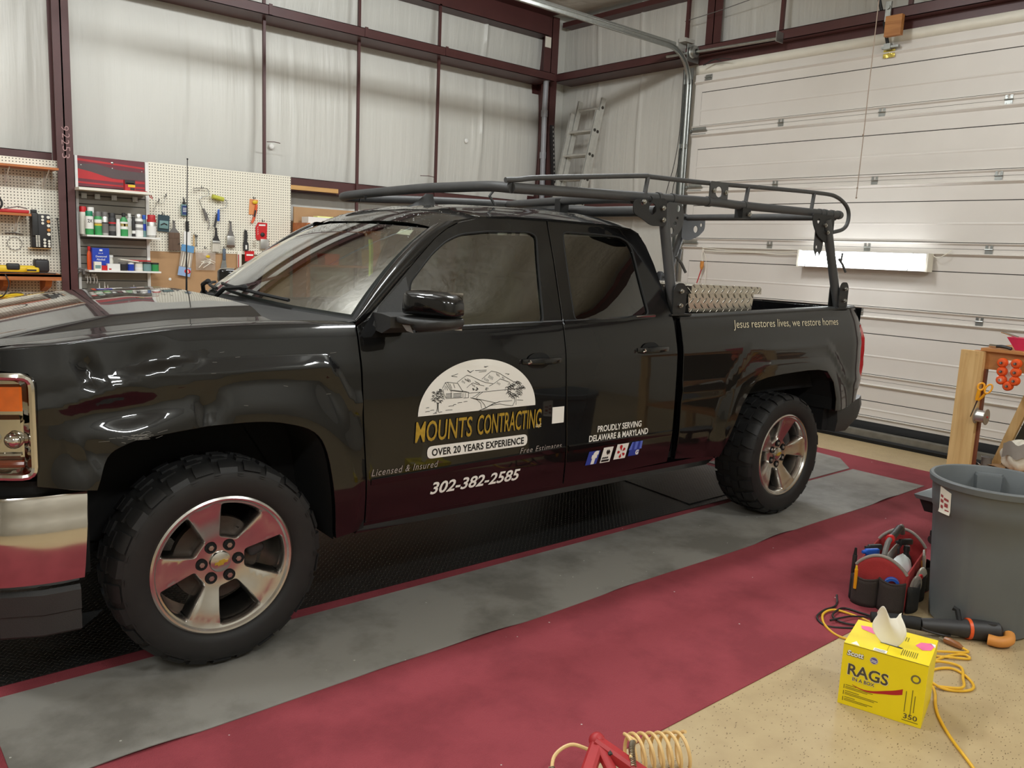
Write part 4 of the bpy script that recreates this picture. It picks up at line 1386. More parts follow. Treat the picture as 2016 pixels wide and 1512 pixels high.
# ---- bed, tailgate, chassis
mb = MB()
mb.bbox((2.64, 0.28, 0.80), (4.55, 1.70, 0.83))
mb.bbox((2.62, 0.16, 0.80), (2.66, 1.82, 1.29))
for g in ((lambda v: v), (lambda v: 2 * VC - v)):
    mb.add([(2.62, g(0.17), 0.8), (4.55, g(0.17), 0.8), (4.55, g(0.17), 1.33), (2.62, g(0.17), 1.29)], [(0, 1, 2, 3)])
    mb.bbox((3.2, min(g(0.17), g(0.42)), 0.8), (4.1, max(g(0.17), g(0.42)), 1.02))
mb.build('bed_liner', 'void', truck, smooth=0)
for far in (False, True):
    g = (lambda v: v) if not far else (lambda v: 2 * VC - v)
    mb = MB()
    rings = []
    for i in range(17):
        u = 2.605 + 1.93 * i / 16
        z = 1.302 + 0.050 * (u - 2.605) / 1.935
        va = S(u, z)
        rings.append([(u, g(va - 0.002), z - 0.004), (u, g(va - 0.002), z + 0.008), (u, g(va + 0.012), z + 0.016), (u, g(va + 0.09), z + 0.016), (u, g(va + 0.098), z + 0.008), (u, g(va + 0.098), z - 0.02)])
    mb.loft(rings, False, True)
    mb.build('bed_rail_cap', 'black_plastic', bs if far else truck, smooth=50)
mb = MB()
mb.grid(lambda a, b: (4.60 + 0.03 * b - 0.05 * abs(2 * a - 1) ** 6, 0.09 + 1.80 * a, 0.78 + 0.575 * b), 12, 6)
mb.bbox((4.53, 0.12, 0.80), (4.60, 1.86, 1.345))
mb.build('tailgate', 'paint', truck, smooth=50)
for far in (False, True):
    g = (lambda v: v) if not far else (lambda v: 2 * VC - v)
    mb = MB()
    rings = []
    for (z, ua, ub) in ((0.80, 4.545, 4.60), (0.86, 4.535, 4.615), (0.95, 4.535, 4.632), (1.0, 4.54, 4.625), (1.05, 4.54, 4.632), (1.14, 4.535, 4.632), (1.21, 4.55, 4.612), (1.235, 4.565, 4.60)):
        v = S(4.56, z)
        rings.append([(ua, g(v - 0.004), z), (ub - 0.02, g(v + 0.004), z), (ub, g(v + 0.035), z), (ub - 0.005, g(v + 0.11), z), (ua, g(v + 0.12), z)])
    mb.loft(rings, True, True)
    mb.build('tail_lamp', 'red_lens', truck, smooth=40)
    mb = MB()
    rings = []
    for (u, v, za, zb_) in ((4.30, 0.035, 0.49, 0.652), (4.44, 0.036, 0.485, 0.660), (4.52, 0.045, 0.52, 0.690), (4.62, 0.055, 0.56, 0.705), (4.76, 0.12, 0.575, 0.705), (4.82, 0.30, 0.56, 0.70), (4.83, 0.99, 0.54, 0.69)):
        rings.append([(u, g(v), za), (u, g(v - 0.012), (za + zb_) / 2), (u, g(v), zb_), (u - 0.02, g(v + 0.12), zb_), (u - 0.02, g(v + 0.12), za)])
    mb.loft(rings, True, True)
    rb = mb.build('rear_bumper', 'black_plastic', truck, smooth=50)
mb = MB()
for v in (0.62, 1.36):
    mb.bbox((-0.8, v - 0.05, 0.42), (4.6, v + 0.05, 0.58))
mb.bbox((0.5, 0.30, 0.44), (3.0, 1.68, 0.60))
mb.bbox((-0.55, 0.42, 0.40), (0.5, 1.56, 1.2))
mb.bbox((2.6, 0.42, 0.62), (4.5, 1.56, 0.8)); mb.bbox((4.22, 0.09, 0.50), (4.55, 1.89, 0.80))
for u in (0, 3.645):
    mb.cyl((u, 0.2, 0.40), (u, 1.78, 0.40), 0.06)
    mb.ball((u, 0.99, 0.40), 0.16)
mb.build('chassis', 'void', truck, smooth=0)

# ---- front end
for far in (False, True):
    g = (lambda v: v) if not far else (lambda v: 2 * VC - v)
    mb = MB()
    path = [(-0.452, 0.022), (-0.55, 0.022), (-0.64, 0.034), (-0.73, 0.065), (-0.80, 0.12), (-0.86, 0.22), (-0.92, 0.42), (-0.95, 0.70), (-0.96, 0.99)]
    pr = [(0.435, 0.030), (0.452, 0.008), (0.50, 0.0), (0.60, -0.004), (0.645, -0.004), (0.668, 0.004), (0.70, 0.010), (0.735, 0.014), (0.752, 0.022), (0.756, 0.05)]
    rings = []
    pp = catmull([(a, b, 0) for a, b in path], 4)
    for i, p in enumerate(pp):
        q = pp[min(i + 1, len(pp) - 1)] - pp[max(i - 1, 0)]
        q.normalize()
        n = Vector((-q.y, q.x, 0)) * -1       # inward
        if n.y < 0 and abs(n.y) > abs(n.x): n = -n
        if n.x < 0 and abs(n.x) >= abs(n.y): n = -n
        rr = []
        lean = max(0.0, (p.x + 0.62) / 0.17) * 0.02
        for z, d in pr:
            rr.append((p.x + n.x * d - lean * (0.76 - z) / 0.3, g(p.y + n.y * d), z))
        rings.append(rr)
    mb.loft(rings, False, False)
    mb.build('front_bumper', 'bumper_chrome', truck, smooth=40)
    mb = MB()
    rings = []
    for (u, v) in ((-0.482, 0.045), (-0.60, 0.05), (-0.72, 0.10), (-0.84, 0.26), (-0.91, 0.6), (-0.92, 0.99)):
        rings.append([(u, g(v + 0.015), 0.42), (u, g(v), 0.405), (u, g(v), 0.335), (u, g(v + 0.008), 0.33), (u, g(v + 0.006), 0.26), (u, g(v + 0.03), 0.245), (u + 0.1, g(v + 0.15), 0.25)])
    mb.loft(rings, False, False)
    mb.build('front_valance', 'black_plastic', truck, smooth=30)
    # filler panel below lamp and behind bumper
    mb = MB()
    mb.loft([[(-0.44, g(0.10), 0.78), (-0.60, g(0.07), 0.80), (-0.78, g(0.15), 0.80), (-0.84, g(0.4), 0.80), (-0.86, g(0.99), 0.80)], [(-0.44, g(0.10), 0.44), (-0.60, g(0.10), 0.44), (-0.72, g(0.18), 0.44), (-0.80, g(0.4), 0.44), (-0.84, g(0.99), 0.44)]], False, False)
    mb.build('bumper_filler', 'void', truck, smooth=0)
    # headlamp: chrome bezel, stepped reflectors, amber marker, clear lens
    def LV(u):
        return 0.030 + 2.6 * max(0, -0.60 - u) ** 1.9 + (0.0 if u < -0.6 else -0.004)
    hl = MB()
    lu = [-0.598, -0.64, -0.69, -0.74, -0.79, -0.84, -0.88]
    def strip(mb_, z0, z1, dv, us=lu):
        mb_.loft([[(u, g(LV(u) + dv), z0) for u in us], [(u, g(LV(u) + dv), z1) for u in us]], False, False)
    # bezel: rounded chrome frame running round the lamp, reflector bowl behind
    zz = [0.826, 1.160]
    fr_ = rounded([(-0.606, zz[0]), (-0.606, zz[1] - 0.002), (-0.88, zz[1] + 0.004), (-0.88, zz[0] + 0.01)], 0.035)
    fr_ = dense(fr_, 0.03)
    for sc_, dv_ in ((0.0, 0.0),):
        hl.tube([(u, g(LV(u) + 0.004), z) for u, z in fr_], 0.0125, 8, True)
    hl.loft([[(u, g(LV(u) + 0.006), z) for u, z in fr_], [(u - 0.022 * (1 if u > -0.65 else 0), g(LV(u) + 0.045), 0.993 + (z - 0.993) * 0.90) for u, z in fr_]], True, False)
    strip(hl, 0.84, 1.146, 0.045)
    hl.loft([[(u, g(LV(u) + 0.012 + 0.03 * k / 2), 1.006 + z) for u in lu[1:]] for k, z in ((2, -0.010), (0, -0.004), (0, 0.012), (2, 0.022))], False, False)
    for uu in (-0.655, -0.72, -0.79):
        hl.lathe([(0.030, -0.010), (0.024, 0.012), (0.012, 0.024), (0.001, 0.026)], (uu, g(LV(uu) + 0.030), 0.945), 16, rotm(PI / 2 if not far else -PI / 2, 0, 0))
    hl.tube([(u, g(LV(u) + 0.030), 0.895) for u in lu[1:]], 0.006, 6)
    lamp = hl.build('headlamp', 'chrome', truck, smooth=40)
    am = MB()
    am.loft([[(u, g(LV(u) + 0.014), z) for u in (-0.632, -0.66, -0.70, -0.75, -0.80)] for z in (1.045, 1.05, 1.118, 1.125)], False, False)
    am.build('amber_marker', 'amber', lamp)
    am = MB()
    am.tube([(u, g(LV(u) + 0.022), 0.868) for u in (-0.632, -0.66, -0.70, -0.75, -0.80)], 0.013, 8)
    am.build('lower_marker', 'orange_lens', lamp)
    ln = MB()
    strip(ln, 0.838, 1.152, 0.006, [u for u in lu[1:]])
    ln.build('lamp_lens', 'lens', lamp)
mb = MB()
for k in range(4):
    z = 0.86 + 0.085 * k
    mb.rbox((-0.90, VC, z), (0.05, 1.14, 0.035), 0.012)
mb.build('grille', 'chrome', truck)
mb = MB()
mb.bbox((-0.86, 0.38, 0.80), (-0.80, 1.60, 1.19))
mb.build('grille_backing', 'void', truck)

# ---- mirrors, wipers, antennas
for far in (False, True):
    g = (lambda v: v) if not far else (lambda v: 2 * VC - v)
    e0, e1 = Vector((0.735, -0.035, 1.37)), Vector((0.848, -0.285, 1.372))
    dr = (e1 - e0)
    nrm_ = Vector((-dr.y, dr.x, 0)).normalized()
    if nrm_.x > 0: nrm_ = -nrm_                      # faces forward
    def shell(outline, bulge, back):
        lp = dense(rounded(outline, 0.022), 0.02)
        ca = sum(p[0] for p in lp) / len(lp); cz = sum(p[1] for p in lp) / len(lp)
        rings = []
        for sc, b in ((1.0, back), (1.0, 0.0), (0.985, bulge * 0.30), (0.94, bulge * 0.58), (0.84, bulge * 0.80), (0.62, bulge * 0.94), (0.3, bulge)):
            row = []
            for a, z in lp:
                p = e0 + dr * ((ca + (a - ca) * sc) / 0.274) + nrm_ * b
                row.append((p.x, g(p.y), cz + (z - cz) * sc))
            rings.append(row)
        m_ = MB(); m_.loft(rings, True, True); return m_
    mc = shell([(0.012, 1.357), (0.272, 1.359), (0.270, 1.418), (0.246, 1.444), (0.185, 1.456), (0.09, 1.459), (0.030, 1.455), (0.020, 1.44)], 0.075, -0.03).build('mirror_cap', 'paint', truck, smooth=50)
    shell([(-0.010, 1.322), (0.075, 1.318), (0.095, 1.290), (0.15, 1.294), (0.235, 1.306), (0.272, 1.322), (0.274, 1.354), (-0.012, 1.353)], 0.080, -0.03).build('mirror_housing', 'black_plastic', mc, smooth=50)
    mb = MB()
    mb.loft([[(u, g(v), z) for (v, z) in ((0.10, 1.282), (0.10, 1.352), (0.02, 1.352), (-0.05, 1.345), (-0.05, 1.300), (0.02, 1.272))] for u in (0.665, 0.70, 0.765, 0.80)], True, True)
    mb.build('mirror_arm', 'black_plastic', mc, smooth=40)
    mb = MB()
    mb.add([(lambda p: (p.x, g(p.y), z))(e0 + dr * (a / 0.274) + nrm_ * 0.066) for a, z in ((0.040, 1.318), (0.078, 1.318), (0.096, 1.288), (0.062, 1.294))], [(0, 1, 2, 3)])
    mb.build('turn_lamp', 'grey_plastic', mc)
    mb = MB()
    pts = [e0 + dr * t - nrm_ * 0.032 for t in (0.04, 0.96)]
    mb.add([(pts[0].x, g(pts[0].y), 1.305), (pts[1].x, g(pts[1].y), 1.305), (pts[1].x, g(pts[1].y), 1.455), (pts[0].x, g(pts[0].y), 1.455)], [(0, 1, 2, 3)])
    mb.build('mirror_glass', 'chrome', mc)
for (s0_, s1_) in ((-0.62, 0.12), (0.10, 0.84)):
    mb = MB()
    pth = []
    for i in range(13):
        t = i / 12
        p = ws(s0_ + (s1_ - s0_) * t, 0.045 + 0.05 * t)
        pth.append((p[0] - 0.014, p[1], p[2] + 0.016))
    mb.tube(pth, 0.008, 6)
    p0 = ws(s1_ - 0.05, -0.03); p1 = pth[6]
    mb.tube([(p0[0], p0[1], p0[2]), ((p0[0] + p1[0]) / 2 - 0.02, (p0[1] + p1[1]) / 2, (p0[2] + p1[2]) / 2 + 0.03), (p1[0] - 0.01, p1[1], p1[2] + 0.014)], 0.011, 6)
    mb.ball((p0[0], p0[1], p0[2] + 0.01), 0.024, 8)
    mb.ball((p1[0] - 0.006, p1[1], p1[2] + 0.012), 0.016, 8)
    mb.build('wiper', 'soft_black', truck)
mb = MB()
mb.tube([(0.436, 1.85, 1.305), (0.440, 1.85, 1.55), (0.447, 1.85, 1.80), (0.453, 1.85, 2.058)], 0.003, 6, rad=[0.006, 0.0035, 0.003, 0.0022])
mb.ball((0.453, 1.85, 2.06), 0.005, 8)
mb.cyl((0.436, 1.85, 1.29), (0.436, 1.85, 1.33), 0.014, 0.008)
mb.build('mast_antenna', 'soft_black', truck)
# shark fin antenna
mb = MB()
rings = []
for (z, ua, ub, w) in ((1.835, 1.33, 1.565, 0.042), (1.850, 1.345, 1.56, 0.032), (1.865, 1.39, 1.55, 0.022), (1.885, 1.425, 1.538, 0.015), (1.910, 1.455, 1.530, 0.010), (1.930, 1.475, 1.528, 0.006)):
    rings.append([(ua + (ub - ua) * (0.5 - 0.5 * math.cos(PI * k / 8)), 1.0 + w * math.sin(PI * k / 8) ** 0.7, z) for k in range(9)] + [(ua + (ub - ua) * (0.5 - 0.5 * math.cos(PI * k / 8)), 1.0 - w * math.sin(PI * k / 8) ** 0.7, z) for k in range(7, 0, -1)])
mb.loft(rings, True, True)
mb.build('fin_antenna', 'black_plastic', truck, smooth=50)
# water beads on roof and windscreen header
mb = MB()
for i in range(620):
    if i < 420:
        a = rnd.random() * 0.9 + 0.02; b = rnd.random() ** 1.3 * 0.8 + 0.0
        p = roof(a, b); q = p
    else:
        q = ws(-0.9 + 1.3 * rnd.random(), 0.80 + 0.18 * rnd.random())
    r_ = rnd.uniform(0.0022, 0.0055)
    mb.ball((q[0], q[1], q[2] + r_ * 0.2), r_, 6, (1, 1, 0.7))
mb.build('water_beads', glass('water', (0.96, 0.97, 0.97), 0.0, 1.6), truck, stuff=True)

# ---- wheels
def hole_poly(a, r0, r1, w0, w1):
    """window between two spokes, centred on angle a: outline in the wheel plane"""
    pts = []
    n = 7
    for k in range(n):
        t = a - w1 + 2 * w1 * k / (n - 1)
        pts.append((r1 * math.cos(t), r1 * math.sin(t)))
    for k in range(3):
        t = a + w0 - 2 * w0 * k / 2
        rr = r0 * (1.0 if k != 1 else 0.95)
        pts.append((rr * math.cos(t), rr * math.sin(t)))
    return rounded(pts, 0.014)
def wheel_face():
    """five-spoke face: disc with five windows, chamfered edges, dished centre. Local: x right, z up, y = into the truck"""
    mb = MB()
    rim = [(0.249 * math.cos(2 * PI * k / 80), 0.249 * math.sin(2 * PI * k / 80)) for k in range(80)]
    holes = [hole_poly(R(36 + 72 * k), 0.098, 0.243, 0.37, 0.365) for k in range(5)]
    def dish(x, z):
        r_ = math.hypot(x, z)
        return 0.012 + 0.040 * (1 - smooth(0.06, 0.24, r_)) - 0.006 * smooth(0.235, 0.249, r_)
    loops = [rim] + holes
    vs = []; ed = []
    for l_ in loops:
        o = len(vs); vs += l_; ed += [(o + i, o + (i + 1) % len(l_)) for i in range(len(l_))]
    for i in range(-14, 15):
        for j in range(-14, 15):
            p = (i * 0.017, j * 0.017)
            if math.hypot(*p) < 0.24 and not any(inside(p, h) for h in holes) and min((p[0] - q[0]) ** 2 + (p[1] - q[1]) ** 2 for q in vs[:len(vs)]) > 0.008 ** 2:
                vs.append(p)
    r = delaunay_2d_cdt([Vector(p) for p in vs], ed, [], 0, 1e-7)
    V2 = [(p.x, p.y) for p in r[0]]
    F = []
    for f in r[2]:
        c = (sum(V2[i][0] for i in f) / 3, sum(V2[i][1] for i in f) / 3)
        if not any(inside(c, h) for h in holes): F.append(tuple(f))
    mb.add([(p[0], dish(*p), p[1]) for p in V2], F)
    for k, h in enumerate(holes):
        n = len(h)
        cx = sum(p[0] for p in h) / n; cz = sum(p[1] for p in h) / n
        rings = []
        for (sc, dy) in ((1.0, 0.0), (0.955, 0.004), (0.86, 0.030), (0.84, 0.075)):
            rings.append([(cx + (p[0] - cx) * sc, dish(*p) + dy, cz + (p[1] - cz) * sc) for p in h])
        mb.loft(rings, True, False)
    # rim lip and flange
    rotw = rotm(-PI / 2, 0, 0)
    mb.lathe([(0.249, -0.006), (0.255, 0.004), (0.262, 0.006), (0.270, 0.002), (0.272, -0.012), (0.268, -0.02)], (0, 0, 0), 80, rotm(PI / 2, 0, 0))
    return mb
def barrel():
    mb = MB()
    mb.lathe([(0.262, -0.004), (0.240, -0.03), (0.232, -0.06), (0.228, -0.20), (0.25, -0.22)], (0, 0, 0), 48, rotm(PI / 2, 0, 0))
    return mb
def rotor():
    mb = MB()
    mb.lathe([(0.0, -0.085), (0.085, -0.085), (0.09, -0.10), (0.165, -0.10), (0.168, -0.125), (0.0, -0.125)], (0, 0, 0), 40, rotm(PI / 2, 0, 0))
    return mb
def tyre():
    mb = MB()
    pr = [(0.266, -0.012), (0.272, 0.004), (0.284, 0.013), (0.300, 0.018), (0.330, 0.021), (0.352, 0.018), (0.366, 0.013), (0.368, 0.010), (0.372, 0.004), (0.379, -0.006), (0.385, -0.020), (0.388, -0.04), (0.390, -0.125), (0.388, -0.21), (0.382, -0.235), (0.36, -0.258), (0.33, -0.262), (0.27, -0.25)]
    mb.lathe(pr, (0, 0, 0), 72, rotm(PI / 2, 0, 0))
    return mb
def tread():
    """shoulder lugs wrapping on to the sidewall plus centre blocks"""
    mb = MB()
    n = 26
    for k in range(n):
        a = 2 * PI * k / n
        def P(r_, y, da):
            return (r_ * math.cos(a + da), y, r_ * math.sin(a + da))
        long_ = k % 2 == 0
        for side in (1, -1):
            def Y(y): return y if side == 1 else 0.25 - y
            w = 0.088
            low = 0.364 if long_ else 0.374
            def prof(dr):
                return [P(low - dr * 0.4, Y(-0.0145 + dr), -w), P(low - dr * 0.4, Y(-0.0145 + dr), w), P(0.384 - dr, Y(-0.004 + dr), w), P(0.395 - dr, Y(0.018), w * 0.9), P(0.399 - dr, Y(0.060), w * 0.6), P(0.399 - dr, Y(0.060), -w * 0.8), P(0.395 - dr, Y(0.018), -w * 0.95), P(0.384 - dr, Y(-0.004 + dr), -w)]
            outer = prof(0.0); inner = prof(0.010)
            o = outer + inner
            F = [(0, 1, 2, 7), (7, 2, 3, 6), (6, 3, 4, 5)]
            for i in range(8):
                j = (i + 1) % 8
                F.append((i, j, 8 + j, 8 + i))
            mb.add(o, F)
        for (ya, yb, sh) in ((0.074, 0.116, 0.03), (0.134, 0.176, -0.03)):
            w = 0.080
            q = [P(0.400, ya, -w + sh), P(0.400, yb, -w + sh + 0.02), P(0.400, yb, w + sh - 0.02), P(0.400, ya, w + sh - 0.01)]
            q2 = [P(0.387, ya, -w + sh), P(0.387, yb, -w + sh + 0.02), P(0.387, yb, w + sh - 0.02), P(0.387, ya, w + sh - 0.01)]
            mb.add(q + q2, [(0, 1, 2, 3)] + [(i, (i + 1) % 4, 4 + (i + 1) % 4, 4 + i) for i in range(4)])
    # small ribs between the lugs on the sidewall
    for k in range(n):
        a = 2 * PI * (k + 0.5) / n
        for r_ in (0.353, 0.361):
            mb.add([(r_ * math.cos(a + d), -0.0215, r_ * math.sin(a + d)) for d in (-0.03, 0.03)] + [((r_ + 0.004) * math.cos(a + d), -0.0205, (r_ + 0.004) * math.sin(a + d)) for d in (0.03, -0.03)], [(0, 1, 2, 3)])
    return mb
meshes = {}
def sub(name, make, m_, parent, rot=0.0, smooth=35, stuff=False, loc=(0, 0, 0)):
    if name not in meshes:
        o = make().build(name, m_, parent, smooth, stuff)
        meshes[name] = o.data
    else:
        o = bpy.data.objects.new(name, meshes[name])
        COL.objects.link(o); o.parent = parent
        if stuff: o['kind'] = 'stuff'
    o.rotation_euler = (0, -rot, 0)
    o.location = loc
    return o
def lug():
    mb = MB()
    mb.lathe([(0.0, -0.004), (0.0105, -0.004), (0.0125, 0.0), (0.0125, 0.03)], (0, 0, 0), 6, rotm(-PI / 2, 0, 0))
    mb.lathe([(0.0, -0.0055), (0.006, -0.0055), (0.007, -0.003)], (0, 0, 0), 12, rotm(-PI / 2, 0, 0))
    return mb
def lug_well():
    mb = MB()
    mb.lathe([(0.0225, -0.0015), (0.020, -0.001), (0.0185, 0.001), (0.0, 0.0012)], (0, 0, 0), 20, rotm(-PI / 2, 0, 0))
    return mb
def cap():
    mb = MB()
    mb.lathe([(0.0, -0.012), (0.03, -0.010), (0.039, -0.006), (0.0415, 0.0), (0.0415, 0.02)], (0, 0, 0), 36, rotm(-PI / 2, 0, 0))
    return mb
def emblem():
    mb = MB()
    w, h, a, s = 0.027, 0.0052, 0.010, 0.0035
    out = [(-w, -h + 0.001), (-a - s, -h + 0.001), (-a - s * 1.6, -h * 2.0), (a - s, -h * 2.0), (a, -h + 0.001), (w - s, -h + 0.001), (w, h), (a + s, h), (a + s * 1.6, h * 2.0), (-a + s, h * 2.0), (-a, h), (-w + s, h)]
    mb.prism(out, 0.003, c=(0, -0.0135, 0))
    return mb
for (u, v, rotz, spin, far) in ((0.0, 0.0, 0.0, 107, False), (3.645, 0.0, 0.0, 79, False), (0.0, 2 * VC, PI, 20, True), (3.645, 2 * VC, PI, 50, True)):
    w = bpy.data.objects.new('wheel', None)
    COL.objects.link(w)
    w.parent = truck
    w.location = (u, v, 0.406)
    w.rotation_euler = (0, 0, rotz)
    w.empty_display_size = 0.1
    sub('tyre', tyre, 'tyre', w, 0.0)
    sub('tread', tread, 'tread', w, R(spin * 0.3), 30, True)
    a = R(spin)
    sub('alloy_rim', wheel_face, 'alloy', w, a, 30)
    sub('rim_barrel', barrel, 'alloy_dark', w)
    sub('brake_disc', rotor, 'iron', w)
    if not far:
        sub('brake_caliper', lambda: MB().rbox((0.13, 0.09, 0.06), (0.07, 0.06, 0.14), 0.02, rot=rotm(0, -0.4, 0)), 'dark', w)
        for k in range(6):
            t = R(spin + 30 + 60 * k) - R(17)
            p = (0.0700 * math.cos(t), 0.0485, 0.0700 * math.sin(t))
            sub('lug_well', lug_well, 'void', w, 0, loc=(p[0], p[1] - 0.0005, p[2]))
            sub('lug_nut', lug, 'bolt', w, 0, loc=(p[0], p[1] - 0.003, p[2]))
        sub('centre_cap', cap, 'alloy', w, 0, loc=(0, 0.048, 0))
        sub('cap_emblem', emblem, 'decal_gold', w, R(8), loc=(0, 0.048, 0))

# ---- lettering and logos on the near side
def on_body(vs, fs, u0, z0, ang=0.0, name='decal', m_='decal_white', parent=None, dv=0.0025, fn=S):
    c, s = math.cos(ang), math.sin(ang)
    P = []
    for x, y in vs:
        u = u0 + x * c - y * s; z = z0 + x * s + y * c
        P.append((u, fn(u, z) - dv, z))
    mb = MB(); mb.add(P, fs)
    return mb.build(name, m_, parent, smooth=0, recalc=False)
def strokes(lines, w):
    """thin flat pen strokes along polylines, as quads"""
    vs = []; fs = []
    for ln in lines:
        ww = w
        for a, b in zip(ln, ln[1:]):
            d = Vector((b[0] - a[0], b[1] - a[1]))
            if d.length < 1e-7: continue
            n = Vector((-d.y, d.x)).normalized() * ww / 2
            t = d.normalized() * ww * 0.25
            o = len(vs)
            vs += [(a[0] - n.x - t.x, a[1] - n.y - t.y), (b[0] - n.x + t.x, b[1] - n.y + t.y), (b[0] + n.x + t.x, b[1] + n.y + t.y), (a[0] + n.x - t.x, a[1] + n.y - t.y)]
            fs.append((o, o + 1, o + 2, o + 3))
    return vs, fs
door_f = [o for o in bpy.data.objects if o.name == 'front_door'][0]
door_r = [o for o in bpy.data.objects if o.name == 'rear_door'][0]
bed_n = [o for o in bpy.data.objects if o.name == 'bed_side'][0]
def subdiv_fan(poly, cx, cy, rings=6):
    n = len(poly)
    vs = []; fs = []
    for k in range(1, rings + 1):
        for p in poly:
            vs.append((cx + (p[0] - cx) * k / rings, cy + (p[1] - cy) * k / rings))
    vs.append((cx, cy))
    c = len(vs) - 1
    for i in range(n):
        j = (i + 1) % n
        fs.append((c, i, j))
        for k in range(rings - 1):
            fs.append((k * n + i, (k + 1) * n + i, (k + 1) * n + j, k * n + j))
    return vs, fs
LU0, LU1, LZ = 0.851, 1.516, 0.903
cxl = (LU0 + LU1) / 2; hw = (LU1 - LU0) / 2; hh = 0.237
dome = [(-hw + 2 * hw * k / 30, 0) for k in range(31)] + [(hw * math.cos(PI * k / 48), hh * math.sin(PI * k / 48)) for k in range(1, 48)]
def grow(p, m_): return [(x * (1 + m_ / hw), y * (1 + m_ / hh) - (m_ * 0.6 if y < 1e-6 else 0)) for x, y in p]
vs, fs = subdiv_fan(dome, 0, hh * 0.35)
on_body(vs, fs, cxl, LZ, 0, 'logo_dome', 'decal_white', door_f, 0.0030)
# drawing: traced in logo units (picture pixels of the logo), mapped to the dome
def LP(px, py):
    # logo drawing frame: x 160..1735, baseline falls along the picture, so undo its slant
    t = (px - 160) / (1735 - 160)
    base = 895 - 180 * t
    top = 122
    # vertical scale at this x
    sc = 236.0 / 690.0
    x = -hw + 2 * hw * (t ** 1.0)
    # near end is drawn larger by the lens: gentle correction
    x = -hw + 2 * hw * (t * 0.86 + 0.14 * t * t)
    k = 0.3010 + 0.030 * t
    return (x, (base - py) * k / 1000.0)
L = []
def poly(*p): L.append([LP(*q) for q in p])
poly((690, 390), (760, 330), (820, 285), (870, 295), (960, 340), (1060, 385), (1165, 405))
poly((1020, 340), (1085, 275), (1145, 222), (1200, 232), (1250, 250), (1330, 305), (1425, 365), (1450, 385))
poly((1120, 440), (1190, 395), (1260, 335), (1300, 345), (1390, 385))
poly((820, 465), (860, 425), (900, 395), (960, 415), (1050, 438))
for (x, y, dx, dy, n) in ((790, 330, 14, 30, 4), (760, 360, -6, 26, 3), (830, 330, 8, 34, 3), (1120, 280, -14, 40, 4), (1060, 320, -10, 30, 4), (1210, 250, 8, 34, 3), (1230, 380, -10, 26, 3), (890, 410, 6, 26, 3), (1290, 300, 6, 28, 2), (930, 370, 14, 18, 4)):
    for k in range(n):
        poly((x + k * 16, y + k * 9), (x + k * 16 + dx * 0.5, y + k * 9 + dy * 0.6), (x + k * 16 + dx, y + k * 9 + dy))
poly((490, 480), (530, 395), (600, 510)); poly((530, 395), (560, 388), (700, 405)); poly((560, 388), (610, 500), (770, 520)); poly((600, 510), (850, 535), (760, 510), (700, 405))
poly((500, 490), (510, 560), (545, 625), (760, 610)); poly((610, 515), (610, 620)); poly((845, 540), (845, 610), (780, 615)); poly((800, 545), (800, 610)); poly((770, 545), (770, 615))
for k in range(4):
    poly((540, 555 + 18 * k), (620, 550 + 18 * k)); poly((640, 552 + 18 * k), (750, 545 + 18 * k))
poly((530, 440), (525, 500)); poly((545, 450), (560, 505)); poly((640, 410), (660, 470)); poly((590, 410), (620, 480))
poly((850, 545), (1000, 530), (1340, 490)); poly((1000, 530), (940, 580), (900, 605)); poly((1030, 532), (980, 570), (950, 615))
poly((870, 610), (960, 640), (1010, 690), (1025, 765)); poly((900, 615), (1010, 650), (1060, 710), (1080, 755)); poly((880, 612), (1020, 640), (1210, 685))
poly((990, 800), (1080, 755), (1170, 700), (1260, 665), (1425, 650)); poly((995, 802), (1086, 757), (1176, 702), (1262, 668)); poly((1130, 725), (1260, 700), (1340, 715), (1420, 725)); poly((1040, 780), (1210, 775)); poly((1490, 640), (1570, 645))
for (cx_, cy_, rx, ry, n, m_) in ((430, 600, 90, 110, 60, 3), (1465, 500, 120, 130, 80, 3), (935, 490, 38, 30, 16, 3), (1090, 480, 22, 22, 10, 3)):
    for k in range(n):
        a = rnd.random() * 2 * PI; q = math.sqrt(rnd.random())
        x, y = cx_ + rx * q * math.cos(a), cy_ + ry * q * math.sin(a)
        s_ = rx * 0.16
        poly((x - s_, y), (x - s_ * 0.4, y - s_ * 0.9), (x + s_ * 0.5, y - s_ * 0.7), (x + s_, y + s_ * 0.2))
poly((422, 690), (425, 760), (410, 830), (395, 838)); poly((438, 690), (438, 760), (445, 828)); poly((430, 690), (430, 820))
poly((1455, 600), (1460, 660), (1440, 720), (1425, 725)); poly((1475, 600), (1478, 660), (1480, 712))
for (x, y, w) in ((580, 740, 70), (640, 720, 40), (700, 690, 60), (780, 675, 50), (260, 825, 60), (330, 805, 50), (450, 830, 40), (540, 800, 90), (370, 850, 50), (270, 770, 40)):
    poly((x, y), (x + w * 0.4, y - 8), (x + w, y - 10))
poly((830, 212), (865, 242), (910, 212)); poly((826, 216), (866, 247), (890, 226)); poly((1050, 160), (1075, 158), (1100, 152)); poly((1052, 163), (1078, 165))
poly((610, 300), (650, 285), (700, 265)); poly((620, 303), (690, 310)); poly((930, 215), (1080, 208)); poly((980, 238), (1075, 225)); poly((1330, 255), (1380, 262), (1360, 275))
vs, fs = strokes(L, 0.0021)
on_body(vs, fs, cxl, LZ, 0, 'logo_drawing', 'decal_black', door_f, 0.0042)
sc_l = []
for k in range(26):
    u_, z_ = -0.30 + rnd.gauss(0, 0.035), 0.935 + rnd.gauss(0, 0.012)
    sc_l.append([(u_, z_), (u_ + rnd.uniform(0.01, 0.05), z_ + rnd.uniform(-0.004, 0.008))])
